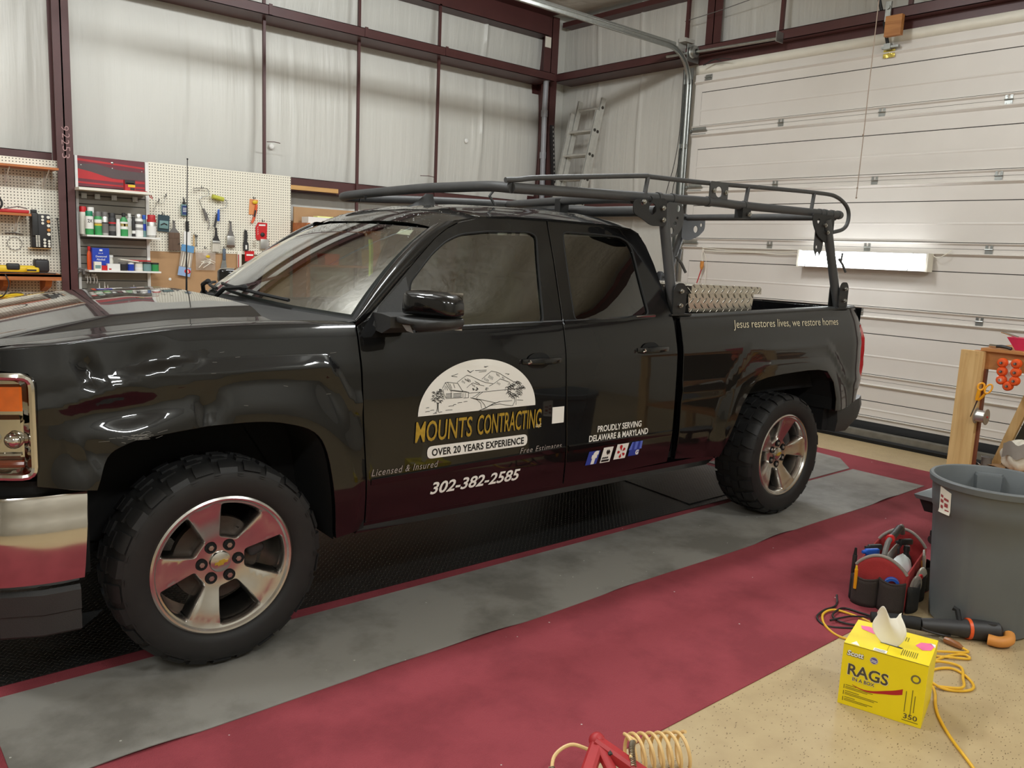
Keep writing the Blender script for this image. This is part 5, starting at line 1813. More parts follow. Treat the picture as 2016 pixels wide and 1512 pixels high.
for k in range(8):
    u_, z_ = rnd.uniform(-0.1, 0.5), rnd.uniform(1.0, 1.25)
    sc_l.append([(u_, z_), (u_ + rnd.uniform(0.01, 0.03), z_ + rnd.uniform(-0.004, 0.004))])
vs, fs = strokes(sc_l, 0.0011)
on_body(vs, fs, 0, 0, 0, 'scratches', mat('scuffed_paint', (120, 118, 112), 0.6, 0, 0), fender, 0.0012, SF)
# company name
def arc_word(body, x0, x1, h, sz, lift, nm, m_, par, shear=0.12, bold=0.03, dv=0.003, dz=0.0, space=1.0):
    vs, fs = fit_text(body, x0, x1, h, bold, shear, space)
    return on_body(vs, fs, 0, lift + dz, 0, nm, m_, par, dv)
arc_word('MOUNTS', 0.835, 1.145, 0.093, 1, 0.788, 'company_name_shadow', 'decal_black', door_f, 0.10, 0.034, 0.0032)
arc_word('MOUNTS', 0.838, 1.142, 0.091, 1, 0.789, 'company_name', 'decal_gold', door_f, 0.10, 0.008, 0.0042)
arc_word('CONTRACTING', 1.170, 1.560, 0.093, 1, 0.790, 'company_name_shadow', 'decal_black', door_f, 0.10, 0.034, 0.0032)
arc_word('CONTRACTING', 1.173, 1.557, 0.091, 1, 0.791, 'company_name', 'decal_gold', door_f, 0.10, 0.008, 0.0042)
arc_word('LLC', 1.522, 1.558, 0.015, 1, 0.793, 'company_suffix', 'decal_cream', door_f, 0.10, 0.02, 0.0050)
rp = rounded([(0.0, 0.0), (0.572, 0.0), (0.572, 0.056), (0.0, 0.056)], 0.027)
vs, fs = subdiv_fan(dense(rp, 0.03), 0.286, 0.028, 3)
on_body(vs, fs, 0.902, 0.708, 0, 'experience_banner', 'decal_white', door_f, 0.003)
vs, fs = fit_text('OVER 20 YEARS EXPERIENCE', 0.926, 1.452, 0.033, 0.028, 0.0, 1.05)
on_body(vs, fs, 0, 0.7195, 0, 'banner_lettering', 'decal_black', door_f, 0.0042)
vs, fs = fit_text('Licensed & Insured', 0.627, 0.962, 0.029, 0.0, 0.28, 1.15)
on_body(vs, fs, 0, 0.666, 0, 'door_lettering', 'decal_grey', door_f, 0.003)
vs, fs = fit_text('Free Estimates', 1.432, 1.700, 0.027, 0.0, 0.28, 1.15)
on_body(vs, fs, 0, 0.671, 0, 'door_lettering', 'decal_grey', door_f, 0.003)
vs, fs = fit_text('302-382-2585', 0.930, 1.443, 0.056, 0.022, 0.22)
on_body(vs, fs, 0, 0.540, 0, 'phone_number', 'decal_white', door_f, 0.003)
vs, fs = fit_text('PROUDLY SERVING', 1.946, 2.278, 0.033, 0.022, 0.05)
on_body(vs, fs, 0, 0.726, 0, 'door_lettering', 'decal_white', door_r, 0.003)
vs, fs = fit_text('DELAWARE & MARYLAND', 1.888, 2.334, 0.033, 0.022, 0.05)
on_body(vs, fs, 0, 0.680, 0, 'door_lettering', 'decal_white', door_r, 0.003)
vs, fs = fit_text('Jesus restores lives, we restore homes', 3.075, 4.235, 0.046, -0.002, 0.12)
on_body(vs, fs, 0, 1.243, 0.0195 * 0, 'bed_lettering', 'decal_cream', bed_n, 0.003, SB)
# blank white sticker beside the logo
on_body([(0, 0), (0.078, 0), (0.078, 0.082), (0, 0.082)], [(0, 1, 2, 3)], 1.628, 0.800, 0, 'square_sticker', 'decal_white', door_f, 0.003)
# four small badges under the rear door lettering
def badge(u, z, m_, w, h, sh=0.018):
    on_body([(0, 0), (w, 0), (w + sh, h), (sh, h)], [(0, 1, 2, 3)], u, z, 0, 'badge', m_, door_r, 0.0030)
badge(1.880, 0.553, 'decal_blue', 0.080, 0.073)
badge(1.985, 0.553, 'decal_white', 0.072, 0.083)
badge(2.085, 0.560, 'decal_white', 0.088, 0.083)
vs, fs = text_shape('f', 0.085, 0.006, 0.2)
on_body([(p[0] * 1.2, p[1]) for p in vs], fs, 1.917, 0.561, 0, 'badge_letter', 'decal_white', door_r, 0.0040)
# flame mark
on_body([(0.030, 0.062), (0.042, 0.046), (0.034, 0.030), (0.024, 0.046)], [(0, 1, 2, 3)], 2.0, 0.562, 0, 'badge_mark', 'decal_black', door_r, 0.004)
on_body([(0.040, 0.078), (0.053, 0.062), (0.044, 0.046), (0.036, 0.060)], [(0, 1, 2, 3)], 2.0, 0.548, 0, 'badge_mark', 'decal_black', door_r, 0.0042)
vs, fs = fit_text('BBB', 1.996, 2.042, 0.010, 0.03, 0.2)
on_body(vs, fs, 0, 0.5745, 0, 'badge_letter', 'decal_black', door_r, 0.004)
on_body([(0, 0), (0.056, 0), (0.059, 0.011), (0.003, 0.011)], [(0, 1, 2, 3)], 1.992, 0.558, 0, 'badge_mark', 'decal_black', door_r, 0.004)
for k, (ang, l0, l1, w) in enumerate(((100, 0.006, 0.040, 0.011), (35, 0.008, 0.032, 0.009), (-38, 0.008, 0.032, 0.009), (-105, 0.008, 0.034, 0.009), (178, 0.008, 0.030, 0.009))):
    a = R(ang)
    q = [(l0, 0), (l0 + (l1 - l0) * 0.7, w), (l1, w * 0.5), (l1, -w * 0.5), (l0 + (l1 - l0) * 0.7, -w)]
    on_body([(p[0] * math.cos(a) - p[1] * math.sin(a), p[0] * math.sin(a) + p[1] * math.cos(a)) for p in q], [(0, 1, 2, 3, 4)], 2.138, 0.598, 0, 'badge_mark', 'decal_red', door_r, 0.004)
on_body([(0, 0), (0.080, 0), (0.088, 0.04), (0.008, 0.04)], [(0, 1, 2, 3)], 2.195, 0.566, 0, 'badge', 'decal_blue', door_r, 0.003)
on_body([(-0.004, 0.034), (0.096, 0.034), (0.100, 0.078), (0.018, 0.078)], [(0, 1, 2, 3)], 2.198, 0.566, 0, 'badge', 'decal_light_blue', door_r, 0.0036)
for k in range(2):
    x = 0.018 + 0.040 * k
    on_body([(x, 0.034), (x + 0.020, 0.034), (x + 0.026, 0.078), (x + 0.010, 0.078)], [(0, 1, 2, 3)], 2.198, 0.566, 0, 'badge_mark', 'decal_blue', door_r, 0.0042)
vs, fs = text_shape('G', 0.034, 0.002, 0.1)
on_body(vs, fs, 2.248, 0.571, 0, 'badge_letter', 'decal_white', door_r, 0.0042)
# ================================================================== ladder rack on the truck bed
rack = thing('ladder_rack', 'dark grey tubular steel ladder rack bolted over the truck bed', 'rack', (0, 0, 0), YAW)
TR = 0.026
def pipe(name, pts, r=TR, par=rack, per=8, m_='rack', n=14):
    mb = MB(); mb.tube(catmull(pts, per) if per else pts, r, n)
    return mb.build(name, m_, par, smooth=60)
near = [(1.46, 0.205, 1.932), (1.82, 0.20, 1.943), (2.436, 0.20, 1.962), (2.935, 0.20, 1.977), (3.218, 0.20, 1.976), (3.8, 0.20, 1.983), (4.36, 0.20, 1.989)]
pipe('side_rail', near)
far_ = [(1.44, 1.71, 1.919), (1.615, 1.72, 1.927), (2.011, 1.72, 1.947), (2.6, 1.71, 1.966), (3.4, 1.74, 1.985), (4.62, 1.79, 2.005)]
pipe('side_rail', far_)
pipe('front_crossbar', [(1.46, 0.205, 1.932), (1.425, 0.34, 1.942), (1.415, 0.63, 1.946), (1.404, 0.87, 1.949), (1.42, 1.20, 1.948), (1.425, 1.40, 1.946), (1.36, 1.60, 1.932), (1.335, 1.70, 1.922), (1.36, 1.735, 1.918), (1.44, 1.72, 1.919)], per=6)
pipe('crossbar', [(2.31, 0.215, 1.944), (2.33, 0.40, 1.952), (2.361, 0.8, 1.953), (2.6, 1.70, 1.963)], per=5)
pipe('crossbar', [(2.50, 0.22, 1.893), (2.47, 0.8, 1.893), (2.47, 1.74, 1.893)], per=3, r=0.030)
pipe('crossbar', [(4.31, 0.21, 1.975), (4.42, 1.0, 1.985), (4.60, 1.78, 1.998)], per=3)
# legs
def leg(p0, p1, far=False):
    lg = pipe('leg', [p0, tuple((a + b) / 2 for a, b in zip(p0, p1)), p1], 0.030, rack, 4)
    mb = MB()
    rr = rounded([(-0.055, -0.09), (0.055, -0.09), (0.055, 0.05), (0.03, 0.085), (-0.03, 0.085), (-0.055, 0.05)], 0.02)
    for dv in (-0.040, 0.034):
        mb.prism(rr, 0.006, c=(p0[0], p0[1] + dv, p0[2] + 0.085))
    mb.bbox((p0[0] - 0.07, p0[1] - 0.05, p0[2] - 0.012), (p0[0] + 0.10, p0[1] + 0.05, p0[2] - 0.002))
    ft = mb.build('foot_bracket', 'rack_black', lg)
    for dz in (0.045, 0.125):
        mb = MB()
        mb.cyl((p0[0], p0[1] - 0.052, p0[2] + dz), (p0[0], p0[1] - 0.040, p0[2] + dz), 0.014, None, 6)
        mb.cyl((p0[0], p0[1] - 0.062, p0[2] + dz), (p0[0], p0[1] - 0.052, p0[2] + dz), 0.009, None, 10)
        mb.build('bolt', 'bolt', lg)
    return lg
leg((2.60, 0.125, 1.332), (2.50, 0.175, 1.93))
leg((4.315, 0.125, 1.362), (4.135, 0.165, 1.945))
leg((4.46, 1.86, 1.362), (4.62, 1.79, 1.97), True)
leg((2.60, 1.86, 1.332), (2.56, 1.80, 1.93), True)
# gusset plates with holes at the leg heads
def plate(outline, holes, u, v, z, th=0.006, name='gusset', m_='rack_black', rz=0.0, par=rack):
    """flat bracket in the u-z plane with round holes"""
    lp = dense(outline, 0.012)
    vs = list(lp); ed = [(i, (i + 1) % len(lp)) for i in range(len(lp))]
    hs = []
    for (hx, hz, hr) in holes:
        h = [(hx + hr * math.cos(2 * PI * k / 14), hz + hr * math.sin(2 * PI * k / 14)) for k in range(14)]
        o = len(vs); vs += h; ed += [(o + i, o + (i + 1) % 14) for i in range(14)]; hs.append(h)
    r = delaunay_2d_cdt([Vector(p) for p in vs], ed, [], 0, 1e-6)
    V2 = [(p.x, p.y) for p in r[0]]
    mb = MB()
    F = []
    for f in r[2]:
        c = (sum(V2[i][0] for i in f) / 3, sum(V2[i][1] for i in f) / 3)
        if inside(c, lp) and not any(inside(c, h) for h in hs): F.append(tuple(f))
    n = len(V2)
    c_, s_ = math.cos(rz), math.sin(rz)
    def q(x, y, z_): return (u + x * c_ - y * s_, v + x * s_ + y * c_, z + z_)
    mb.add([q(p[0], 0, p[1]) for p in V2] + [q(p[0], th, p[1]) for p in V2], F + [tuple(i + n for i in f[::-1]) for f in F])
    for l_ in [lp] + hs:
        mb.loft([[q(p[0], 0, p[1]) for p in l_], [q(p[0], th, p[1]) for p in l_]], True, False)
    return mb.build(name, m_, par, smooth=30)
def bolts(pts, v):
    for (u, z) in pts:
        mb = MB()
        mb.cyl((u, v - 0.012, z), (u, v, z), 0.014, None, 6); mb.cyl((u, v - 0.020, z), (u, v - 0.012, z), 0.008, None, 8)
        mb.build('bolt', 'bolt', rack)
plate(rounded([(-0.24, 0.01), (0.02, 0.035), (0.03, -0.115), (-0.09, -0.12), (-0.17, -0.085), (-0.24, -0.06)], 0.03), [(-0.17, 0.0, 0.016), (-0.09, -0.03, 0.030), (-0.115, 0.02, 0.018)], 2.47, 0.135, 1.925)
bolts([(2.300, 1.927), (2.455, 1.905), (2.462, 1.842)], 0.133)
plate(rounded([(-0.01, 0.03), (0.12, 0.03), (0.145, -0.05), (0.12, -0.13), (0.04, -0.17), (0.0, -0.10)], 0.03), [(0.09, 0.0, 0.020), (0.085, -0.055, 0.010), (0.07, -0.085, 0.012), (0.045, -0.125, 0.018)], 2.53, 0.16, 1.915, m_='rack')
plate(rounded([(-0.24, 0.03), (0.03, 0.03), (0.03, -0.11), (-0.05, -0.16), (-0.16, -0.11), (-0.22, -0.04)], 0.03), [(-0.16, -0.015, 0.017), (-0.07, -0.045, 0.034)], 4.18, 0.150, 1.945)
plate(rounded([(-0.05, 0.0), (0.05, 0.0), (0.05, -0.16), (0.0, -0.22), (-0.05, -0.16)], 0.03), [(-0.02, -0.14, 0.012), (0.0, -0.19, 0.018)], 4.07, 0.165, 1.90, m_='rack')
bolts([(4.09, 1.905), (4.125, 1.86)], 0.148)
plate(rounded([(-0.10, 0.03), (0.20, 0.03), (0.20, -0.07), (0.12, -0.13), (0.0, -0.17), (-0.10, -0.16)], 0.03), [(0.08, -0.07, 0.030), (0.15, -0.03, 0.016)], 4.62, 1.74, 1.975)
plate(rounded([(-0.02, 0.04), (0.05, 0.04), (0.05, -0.10), (-0.02, -0.10)], 0.01), [], 2.37, 0.86, 1.93, 0.05)
# guard rail over the near side
pipe('guard_rail', [(1.42, 0.205, 1.966), (1.50, 0.205, 1.975), (1.618, 0.205, 1.994), (2.0, 0.205, 2.035), (2.372, 0.205, 2.073), (2.42, 0.205, 2.073), (2.889, 0.205, 2.081), (3.5, 0.205, 2.102), (4.115, 0.205, 2.118), (4.30, 0.205, 2.108), (4.42, 0.205, 2.065), (4.473, 0.205, 2.01), (4.47, 0.205, 1.94), (4.415, 0.205, 1.895), (4.29, 0.205, 1.868)], 0.0135, rack, 5, n=10)
for u, z0, z1 in ((2.40, 1.965, 2.072), (3.30, 1.98, 2.093), (4.02, 1.985, 2.115)):
    pipe('riser', [(u - 0.02, 0.203, z0), (u, 0.204, z1)], 0.0125, rack, 0, n=10)
plate(rounded([(-0.085, 0.115), (0.085, 0.115), (0.085, 0.01), (0.11, -0.03), (-0.085, -0.03)], 0.015), [(0.0, 0.058, 0.032), (-0.055, 0.062, 0.010), (0.055, 0.058, 0.010)], 3.00, 0.188, 1.98, m_='rack')
bolts([(2.945, 2.042), (3.055, 2.038)], 0.188)
for (u, z) in ((2.49, 1.965), (2.61, 1.968), (2.92, 1.976), (3.27, 1.977), (4.10, 1.986), (4.16, 1.987), (4.25, 1.988), (4.33, 1.989)):
    mb = MB(); mb.cyl((u - 0.014, 0.20, z), (u + 0.014, 0.20, z), 0.030, None, 18)
    mb.build('collar', 'rack', rack, smooth=40)
mb = MB(); mb.bbox((3.22, 0.17, 1.90), (3.30, 0.23, 1.96)); mb.build('clamp', 'rack_black', rack); bolts([(3.27, 1.925)], 0.165)
mb = MB(); mb.tube([(1.62, 0.55, 1.955), (1.60, 0.57, 1.915), (1.63, 0.56, 1.87)], 0.008, 6); mb.build('hook', 'rack', rack)
mb = MB(); mb.cyl((1.345, 1.45, 1.925), (1.345, 1.45, 1.89), 0.012, 0.003, 8); mb.build('drip_peg', 'rack_black', rack)
for (u, z) in ((2.62, 1.62), (4.33, 1.66)):
    mb = MB(); mb.tube([(u + 0.02, 0.17, z + 0.03), (u + 0.06, 0.16, z - 0.01), (u + 0.09, 0.15, z - 0.06)], 0.008, 6); mb.tube([(u + 0.05, 0.165, z + 0.07), (u + 0.04, 0.165, z)], 0.008, 6); mb.build('tie_down_hook', 'rack', rack)

# ---- bright tread-plate box across the bed
tb = thing('toolbox', 'silver tread-plate toolbox spanning the truck bed behind the cab', 'toolbox', (0, 0, 0), YAW)
mb = MB()
mb.loft([[(a, v, z) for (a, z) in ((2.86, 1.325), (3.475, 1.325), (3.49, 1.435), (2.845, 1.435))] for v in (0.23, 1.75)], True, True)
o = mb.build('box_body', 'plate', tb, smooth=0); box_uv(o)
mb = MB()
mb.loft([[(a, v, z) for (a, z) in ((2.835, 1.437), (3.525, 1.437), (3.525, 1.472), (3.51, 1.482), (2.85, 1.492), (2.835, 1.482))] for v in (0.20, 0.215, 1.765, 1.78)], True, True)
o = mb.build('lid', 'plate', tb, smooth=0); box_uv(o)
mb = MB(); mb.rbox((3.53, 0.45, 1.40), (0.012, 0.12, 0.06), 0.008); mb.build('latch', 'bolt', tb)
# ================================================================== back wall: boards, shelves, tools
PB = 5.285                       # face of the boards
def board(name, x0, x1, z0, z1, m_, label, cat, y0=PB, th=0.012):
    mb = MB(); mb.bbox((0, 0, 0), (x1 - x0, th, z1 - z0))
    return solo(name, mb, m_, label, cat, (x0, y0, z0), smooth=0)
pb1 = board('pegboard', -0.65, 0.612, 0.95, 2.246, 'peg', 'white pegboard left of the red column, holding three shelves', 'pegboard')
pb2 = board('pegboard', 1.346, 1.932, 1.499, 2.318, 'peg', 'white pegboard just right of the slatwall, with paint brushes', 'pegboard')
pb3 = board('pegboard', 1.934, 2.766, 1.499, 2.316, 'peg', 'white pegboard with roller and red packet, above the windscreen', 'pegboard')
board('hardboard_panel', 1.344, 2.195, 0.95, 1.497, 'mdf', 'tan hardboard panel below the white pegboard', 'panel', PB + 0.001)
board('hardboard_panel', 2.30, 2.76, 0.95, 1.49, 'mdf', 'tan hardboard strip seen beside the windscreen edge', 'panel', PB + 0.002)
def peg_hook(par, x, z, ln=0.05):
    """black hook plugged into a pegboard"""
    mb = MB()
    mb.tube([(x, -0.001, z), (x, -ln, z), (x, -ln - 0.004, z + 0.012)], 0.0028, 6)
    mb.tube([(x, -0.003, z - 0.004), (x, -0.003, z + 0.020)], 0.004, 6)
    return mb.build('peg_hook', 'dark', par)
def phook(X, Z, ln=0.05):
    b, x0, z0 = (pb2, 1.346, 1.499) if X < 1.933 else (pb3, 1.934, 1.499)
    return peg_hook(b, X - x0, Z - z0, ln)

# slatwall with grey slats in a white frame
sw = thing('slatwall', 'grey slatted wall panel with white edge strips, right of the red column', 'panel', (0.725, PB, 0.95))
mb = MB(); mb.bbox((0.0, 0.008, 0.0), (0.62, 0.014, 1.10)); mb.build('backing', 'seam', sw, smooth=0)
smesh = None
for k in range(15):
    z = 2.045 - 0.0756 * (k + 1)
    if z < 0.94: break
    if smesh is None:
        mb = MB(); mb.loft([[(x, y, zz) for (y, zz) in ((0.008, 0.004), (-0.002, 0.004), (-0.002, 0.0715), (0.002, 0.0725), (0.008, 0.0725))] for x in (0.022, 0.590)], True, True)
        s_ = mb.build('slat', 'slat', sw, smooth=0); smesh = s_.data
    else:
        s_ = bpy.data.objects.new('slat', smesh); COL.objects.link(s_); s_.parent = sw
    s_.location = (0, 0, z - 0.95)
for x in (0.0, 0.592):
    mb = MB(); mb.bbox((x, -0.010, 0.0), (x + 0.022 + (0.006 if x else 0), 0.01, 1.361)); mb.build('edge_strip', 'white', sw, smooth=0)
# red printed board over it
rb_ = thing('printed_board', 'maroon board printed with grey and red swooshes above the slatwall', 'sign', (0.748, PB - 0.003, 2.048))
mb = MB(); mb.bbox((0, 0, 0), (0.565, 0.008, 0.262)); mb.build('panel', 'maroon_print', rb_, smooth=0)
def swoosh(pts, m_, d):
    mb = MB(); mb.add([(x * 0.565, -d, z * 0.262) for x, z in pts], [tuple(range(len(pts)))])
    mb.build('print', m_, rb_, smooth=0)
swoosh([(0, 0.74), (0.25, 0.78), (0.6, 0.64), (1, 0.62), (1, 0.36), (0.6, 0.34), (0.3, 0.42), (0, 0.56)], 'print_grey', 0.0006)
swoosh([(0, 0.58), (0.2, 0.50), (0.5, 0.33), (1.0, 0.30), (1.0, 0.24), (0.6, 0.22), (0, 0.26)], 'print_red', 0.0009)
swoosh([(0, 0.92), (0.5, 0.86), (1, 0.80), (1, 0.74), (0.5, 0.80), (0, 0.84)], 'print_red', 0.0006)
swoosh([(0, 0.16), (0.5, 0.13), (1, 0.12), (1, 0.06), (0, 0.10)], 'print_red', 0.0006)
for x, z in ((0.05, 0.70), (0.51, 0.86), (0.51, 0.68), (0.96, 0.66)):
    mb = MB(); mb.ball((x * 0.565, -0.001, z * 0.262), 0.006 if z != 0.86 else 0.013, 8, (1, 0.3, 1)); mb.build('screw', 'bolt', rb_)
# shelves on the slatwall
def shelf(x0, x1, yf, z, th, m_, label, back=PB - 0.012, brackets=None, bm='white'):
    t = thing('wall_shelf', label, 'shelf', (x0, back, z))
    mb = MB(); mb.bbox((0, yf - back, -th), (x1 - x0, 0, 0)); mb.build('board', m_, t, smooth=0)
    for bx in (brackets or []):
        mb = MB()
        mb.tube([(bx, -0.004, -th), (bx, -0.004, -th - 0.15)], 0.006, 6)
        mb.tube(catmull([(bx, -0.006, -th - 0.13), (bx, (yf - back) * 0.4, -th - 0.06), (bx, (yf - back) * 0.85, -th - 0.004)], 5), 0.005, 6)
        mb.build('bracket', bm, t)
    return t
shelf(0.690, 1.305, 5.00, 2.026, 0.022, 'cream', 'cream shelf nearest the printed board, with one small box on it')
shelf(0.752, 1.370, 5.05, 1.624, 0.015, 'white', 'white slatwall shelf carrying the spray cans')
shelf(0.759, 1.372, 5.05, 1.315, 0.015, 'white', 'lowest white slatwall shelf with blue tin and small jars')
for x in (0.79, 0.90, 1.04, 1.22):
    mb = MB(); mb.bbox((-0.022, -0.014, -0.022), (0.022, 0, 0.022)); mb.bbox((-0.012, -0.02, -0.014), (0.012, -0.014, 0.014))
    solo('slat_clip', mb, 'silver', {0.79: 'leftmost', 0.90: 'second from left', 1.04: 'third from left', 1.22: 'rightmost'}[x] + ' clear square clip under the cream shelf', 'clip', (x, PB - 0.004, 1.965), group='slatwall clips', smooth=0)
shelf(-0.65, 0.545, 5.03, 2.168, 0.018, 'orange_wood', 'narrow wooden shelf at the top of the left pegboard', PB, [0.84, 1.13])
shelf(-0.65, 0.330, 5.05, 1.775, 0.020, 'orange_wood', 'short wooden shelf halfway up the left pegboard', PB, [0.9])
ls = thing('wall_shelf', 'deep orange wooden shelf low on the left pegboard, carrying yellow power tool', 'shelf', (-0.65, PB, 1.275))
mb = MB(); mb.add([(0, -0.345, 0.0), (1.165, -0.345, 0.0), (1.20, 0, 0.0), (0, 0, 0.0), (0, -0.345, -0.02), (1.165, -0.345, -0.02), (1.20, 0, -0.02), (0, 0, -0.02)], [(0, 1, 2, 3), (7, 6, 5, 4), (0, 4, 5, 1), (1, 5, 6, 2), (2, 6, 7, 3), (3, 7, 4, 0)]); mb.build('board', 'orange_wood', ls, smooth=0)
mb = MB(); mb.bbox((0, -0.345, -0.05), (1.165, -0.335, 0.0)); mb.build('front_lip', 'orange_wood', ls, smooth=0)
for x in (0.78, 1.09):
    mb = MB(); mb.add([(x - 0.025, -0.25, -0.05), (x + 0.025, -0.25, -0.05), (x + 0.025, -0.20, -0.11), (x - 0.025, -0.20, -0.11), (x - 0.025, 0, -0.02), (x + 0.025, 0, -0.02), (x + 0.025, 0, -0.16), (x - 0.025, 0, -0.16)], [(0, 1, 2, 3), (0, 4, 5, 1), (1, 5, 6, 2), (2, 6, 7, 3), (3, 7, 4, 0)]); mb.build('bracket', 'orange_wood', ls, smooth=0)

# ---- cans and bottles (y of the shelf middle)
def aerosol(x, z, r, h, body, capc, label, y=5.14, bands=(), group=None, name='spray_can', neck=True):
    t = thing(name, label, 'can', (x, y, z), 0, group)
    hb = h * 0.80 if neck else h
    mb = MB(); mb.lathe([(r * 0.9, 0), (r, 0.004), (r, hb - 0.012), (r * 0.86, hb), (r * 0.5, hb + 0.004)], (0, 0, 0), 20, None, caps=True); mb.build('body', body, t)
    if neck:
        mb = MB(); mb.lathe([(r * 0.86, hb), (r * 0.86, h - 0.006), (r * 0.78, h), (0.001, h)], (0, 0, 0), 20); mb.build('cap', capc, t)
    for (a, b, m_) in bands:
        mb = MB(); mb.lathe([(r + 0.0004, h * a), (r + 0.0004, h * b)], (0, 0, 0), 20); mb.build('label_band', m_, t)
    return t
def bottle(x, z, r, h, body, capc, label, y=5.14, bands=(), nk=0.35, sq=0.7):
    t = thing('bottle', label, 'bottle', (x, y, z))
    mb = MB(); mb.lathe([(r * 0.95, 0), (r, 0.005), (r, h * 0.62), (r * 0.85, h * 0.72), (r * nk, h * 0.82), (r * nk, h * 0.88)], (0, 0, 0), 18, None, caps=True)
    mb.v = [(p[0], p[1] * sq, p[2]) for p in mb.v]; mb.build('body', body, t)
    mb = MB(); mb.lathe([(r * nk * 1.25, h * 0.84), (r * nk * 1.25, h * 0.985), (r * nk, h), (0.001, h)], (0, 0, 0), 14); mb.build('cap', capc, t)
    for (a, b, m_) in bands:
        mb = MB(); mb.lathe([(r + 0.0006, h * a), (r + 0.0006, h * b)], (0, 0, 0), 18)
        mb.v = [(p[0], p[1] * sq, p[2]) for p in mb.v]; mb.build('label_band', m_, t)
    return t
def carton(x, z, w, h, d, body, label, y=5.14, bands=(), name='carton', cat='box', rz=0.0, txt=None):
    t = thing(name, label, cat, (x, y, z), rz)
    mb = MB(); mb.bbox((-w / 2, -d / 2, 0), (w / 2, d / 2, h)); mb.build('body', body, t, smooth=0)
    for (a, b, c, e, m_) in bands:
        mb = MB(); mb.add([(-w / 2 + w * a, -d / 2 - 0.0006, h * c), (-w / 2 + w * b, -d / 2 - 0.0006, h * c), (-w / 2 + w * b, -d / 2 - 0.0006, h * e), (-w / 2 + w * a, -d / 2 - 0.0006, h * e)], [(0, 1, 2, 3)]); mb.build('label_print', m_, t, smooth=0)
    for (s_, a, b, c, hh_, m_) in (txt or []):
        vs, fs = fit_text(s_, -w / 2 + w * a, -w / 2 + w * b, hh_, 0.01)
        mb = MB(); mb.add([(p[0], -d / 2 - 0.0012, h * c + p[1]) for p in vs], fs); mb.build('lettering', m_, t, smooth=0, recalc=False)
    return t
zA = 1.6245
aerosol(0.765, zA, 0.033, 0.245, 'cream', 'bright_red', 'tall cream can with red cap at left rear of the spray can shelf', 5.225)
aerosol(0.828, zA, 0.033, 0.243, 'silver', 'white', 'silver can with white cap, rear row of the spray can shelf', 5.225)
t = aerosol(0.788, zA, 0.0335, 0.205, 'can_green', 'green', 'white and green spray can with emerald cap at shelf left', 5.115, [(0.25, 0.62, 'decal_white'), (0.62, 0.78, 'white')])
vs, fs = fit_text('2X', -0.02, 0.02, 0.030, 0.03)
mb = MB(); mb.add([(0.0345 * math.sin(p[0] / 0.0345), -0.0345 * math.cos(p[0] / 0.0345), 0.105 + p[1]) for p in vs], fs); mb.build('lettering', 'dark', t, smooth=0, recalc=False)
aerosol(0.862, zA, 0.031, 0.205, 'can_green', 'grey_plastic', 'green can with yellow oval and grey cap, third on the shelf', 5.125, [(0.45, 0.66, 'white'), (0.40, 0.52, 'yellow'), (0.0, 0.3, 'can_green')])
aerosol(0.918, zA, 0.030, 0.205, 'silver', 'grey_plastic', 'silver can with dark band, fourth from the left', 5.125, [(0.1, 0.5, 'grey_plastic'), (0.5, 0.56, 'dark')])
aerosol(0.980, zA, 0.034, 0.200, 'dark', 'dark', 'charcoal spray can with grey label in shelf middle', 5.13, [(0.2, 0.42, 'grey_plastic'), (0.52, 0.6, 'print_red')])
aerosol(1.022, zA, 0.018, 0.150, 'white', 'white', 'slim white tube standing among the spray cans', 5.10)
bottle(1.076, zA, 0.034, 0.207, 'can_green', 'dark', 'white and green oval-label bottle with black cap', 5.12, [(0.30, 0.62, 'white'), (0.42, 0.54, 'yellow')], 0.4)
bottle(1.132, zA, 0.028, 0.205, 'white', 'white', 'white plastic bottle with white cap behind small dark pot', 5.15, [(0.1, 0.45, 'cream')], 0.45)
aerosol(1.152, zA, 0.015, 0.18, 'dark', 'dark', 'thin dark tube standing right of the white bottle', 5.10, [(0.15, 0.3, 'white')])
aerosol(1.203, zA, 0.037, 0.205, 'white', 'silver', 'wide white can with grey lettering block', 5.12, [(0.55, 0.68, 'grey_plastic'), (0.3, 0.34, 'grey_plastic'), (0.36, 0.40, 'grey_plastic')])
aerosol(1.258, zA, 0.020, 0.200, 'teal', 'blue', 'slim can in blue and grey between white and red-capped cans', 5.15, [(0.3, 0.6, 'deep_blue')])
aerosol(1.316, zA, 0.040, 0.205, 'silver', 'print_red', 'silver can with wide dark red cap at shelf right end', 5.12, [(0.68, 0.80, 'print_red'), (0.1, 0.5, 'white')])
carton(1.12, 2.0265, 0.086, 0.095, 0.05, 'print_red', 'small red and yellow box standing on the cream shelf', 5.08, [(0, 1, 0.6, 1, 'dark'), (0.3, 1, 0.36, 0.58, 'yellow'), (0.5, 0.95, 0.08, 0.3, 'dark'), (0.1, 0.9, 0.66, 0.74, 'white')])
mb = MB()
mb.tube(catmull([(-0.09, 0.0, 0.004), (-0.02, -0.01, 0.006), (0.03, -0.02, 0.008), (0.06, -0.05, -0.015), (0.07, -0.08, -0.05)], 6), 0.004, 6)
mb.tube(catmull([(-0.07, 0.03, 0.004), (0.0, 0.02, 0.006), (0.05, -0.01, 0.006), (0.08, -0.05, -0.02), (0.085, -0.078, -0.06)], 6), 0.004, 6)
solo('cable_ties', mb, 'print_red', 'thin red ties drooping over right end of the cream shelf', 'cable ties', (1.21, 5.09, 2.0275))
zB = 1.3155
bottle(0.792, zB, 0.020, 0.205, 'orange', 'bright_red', 'narrow orange bottle at left end of the lowest slat shelf', 5.17, (), 0.5)
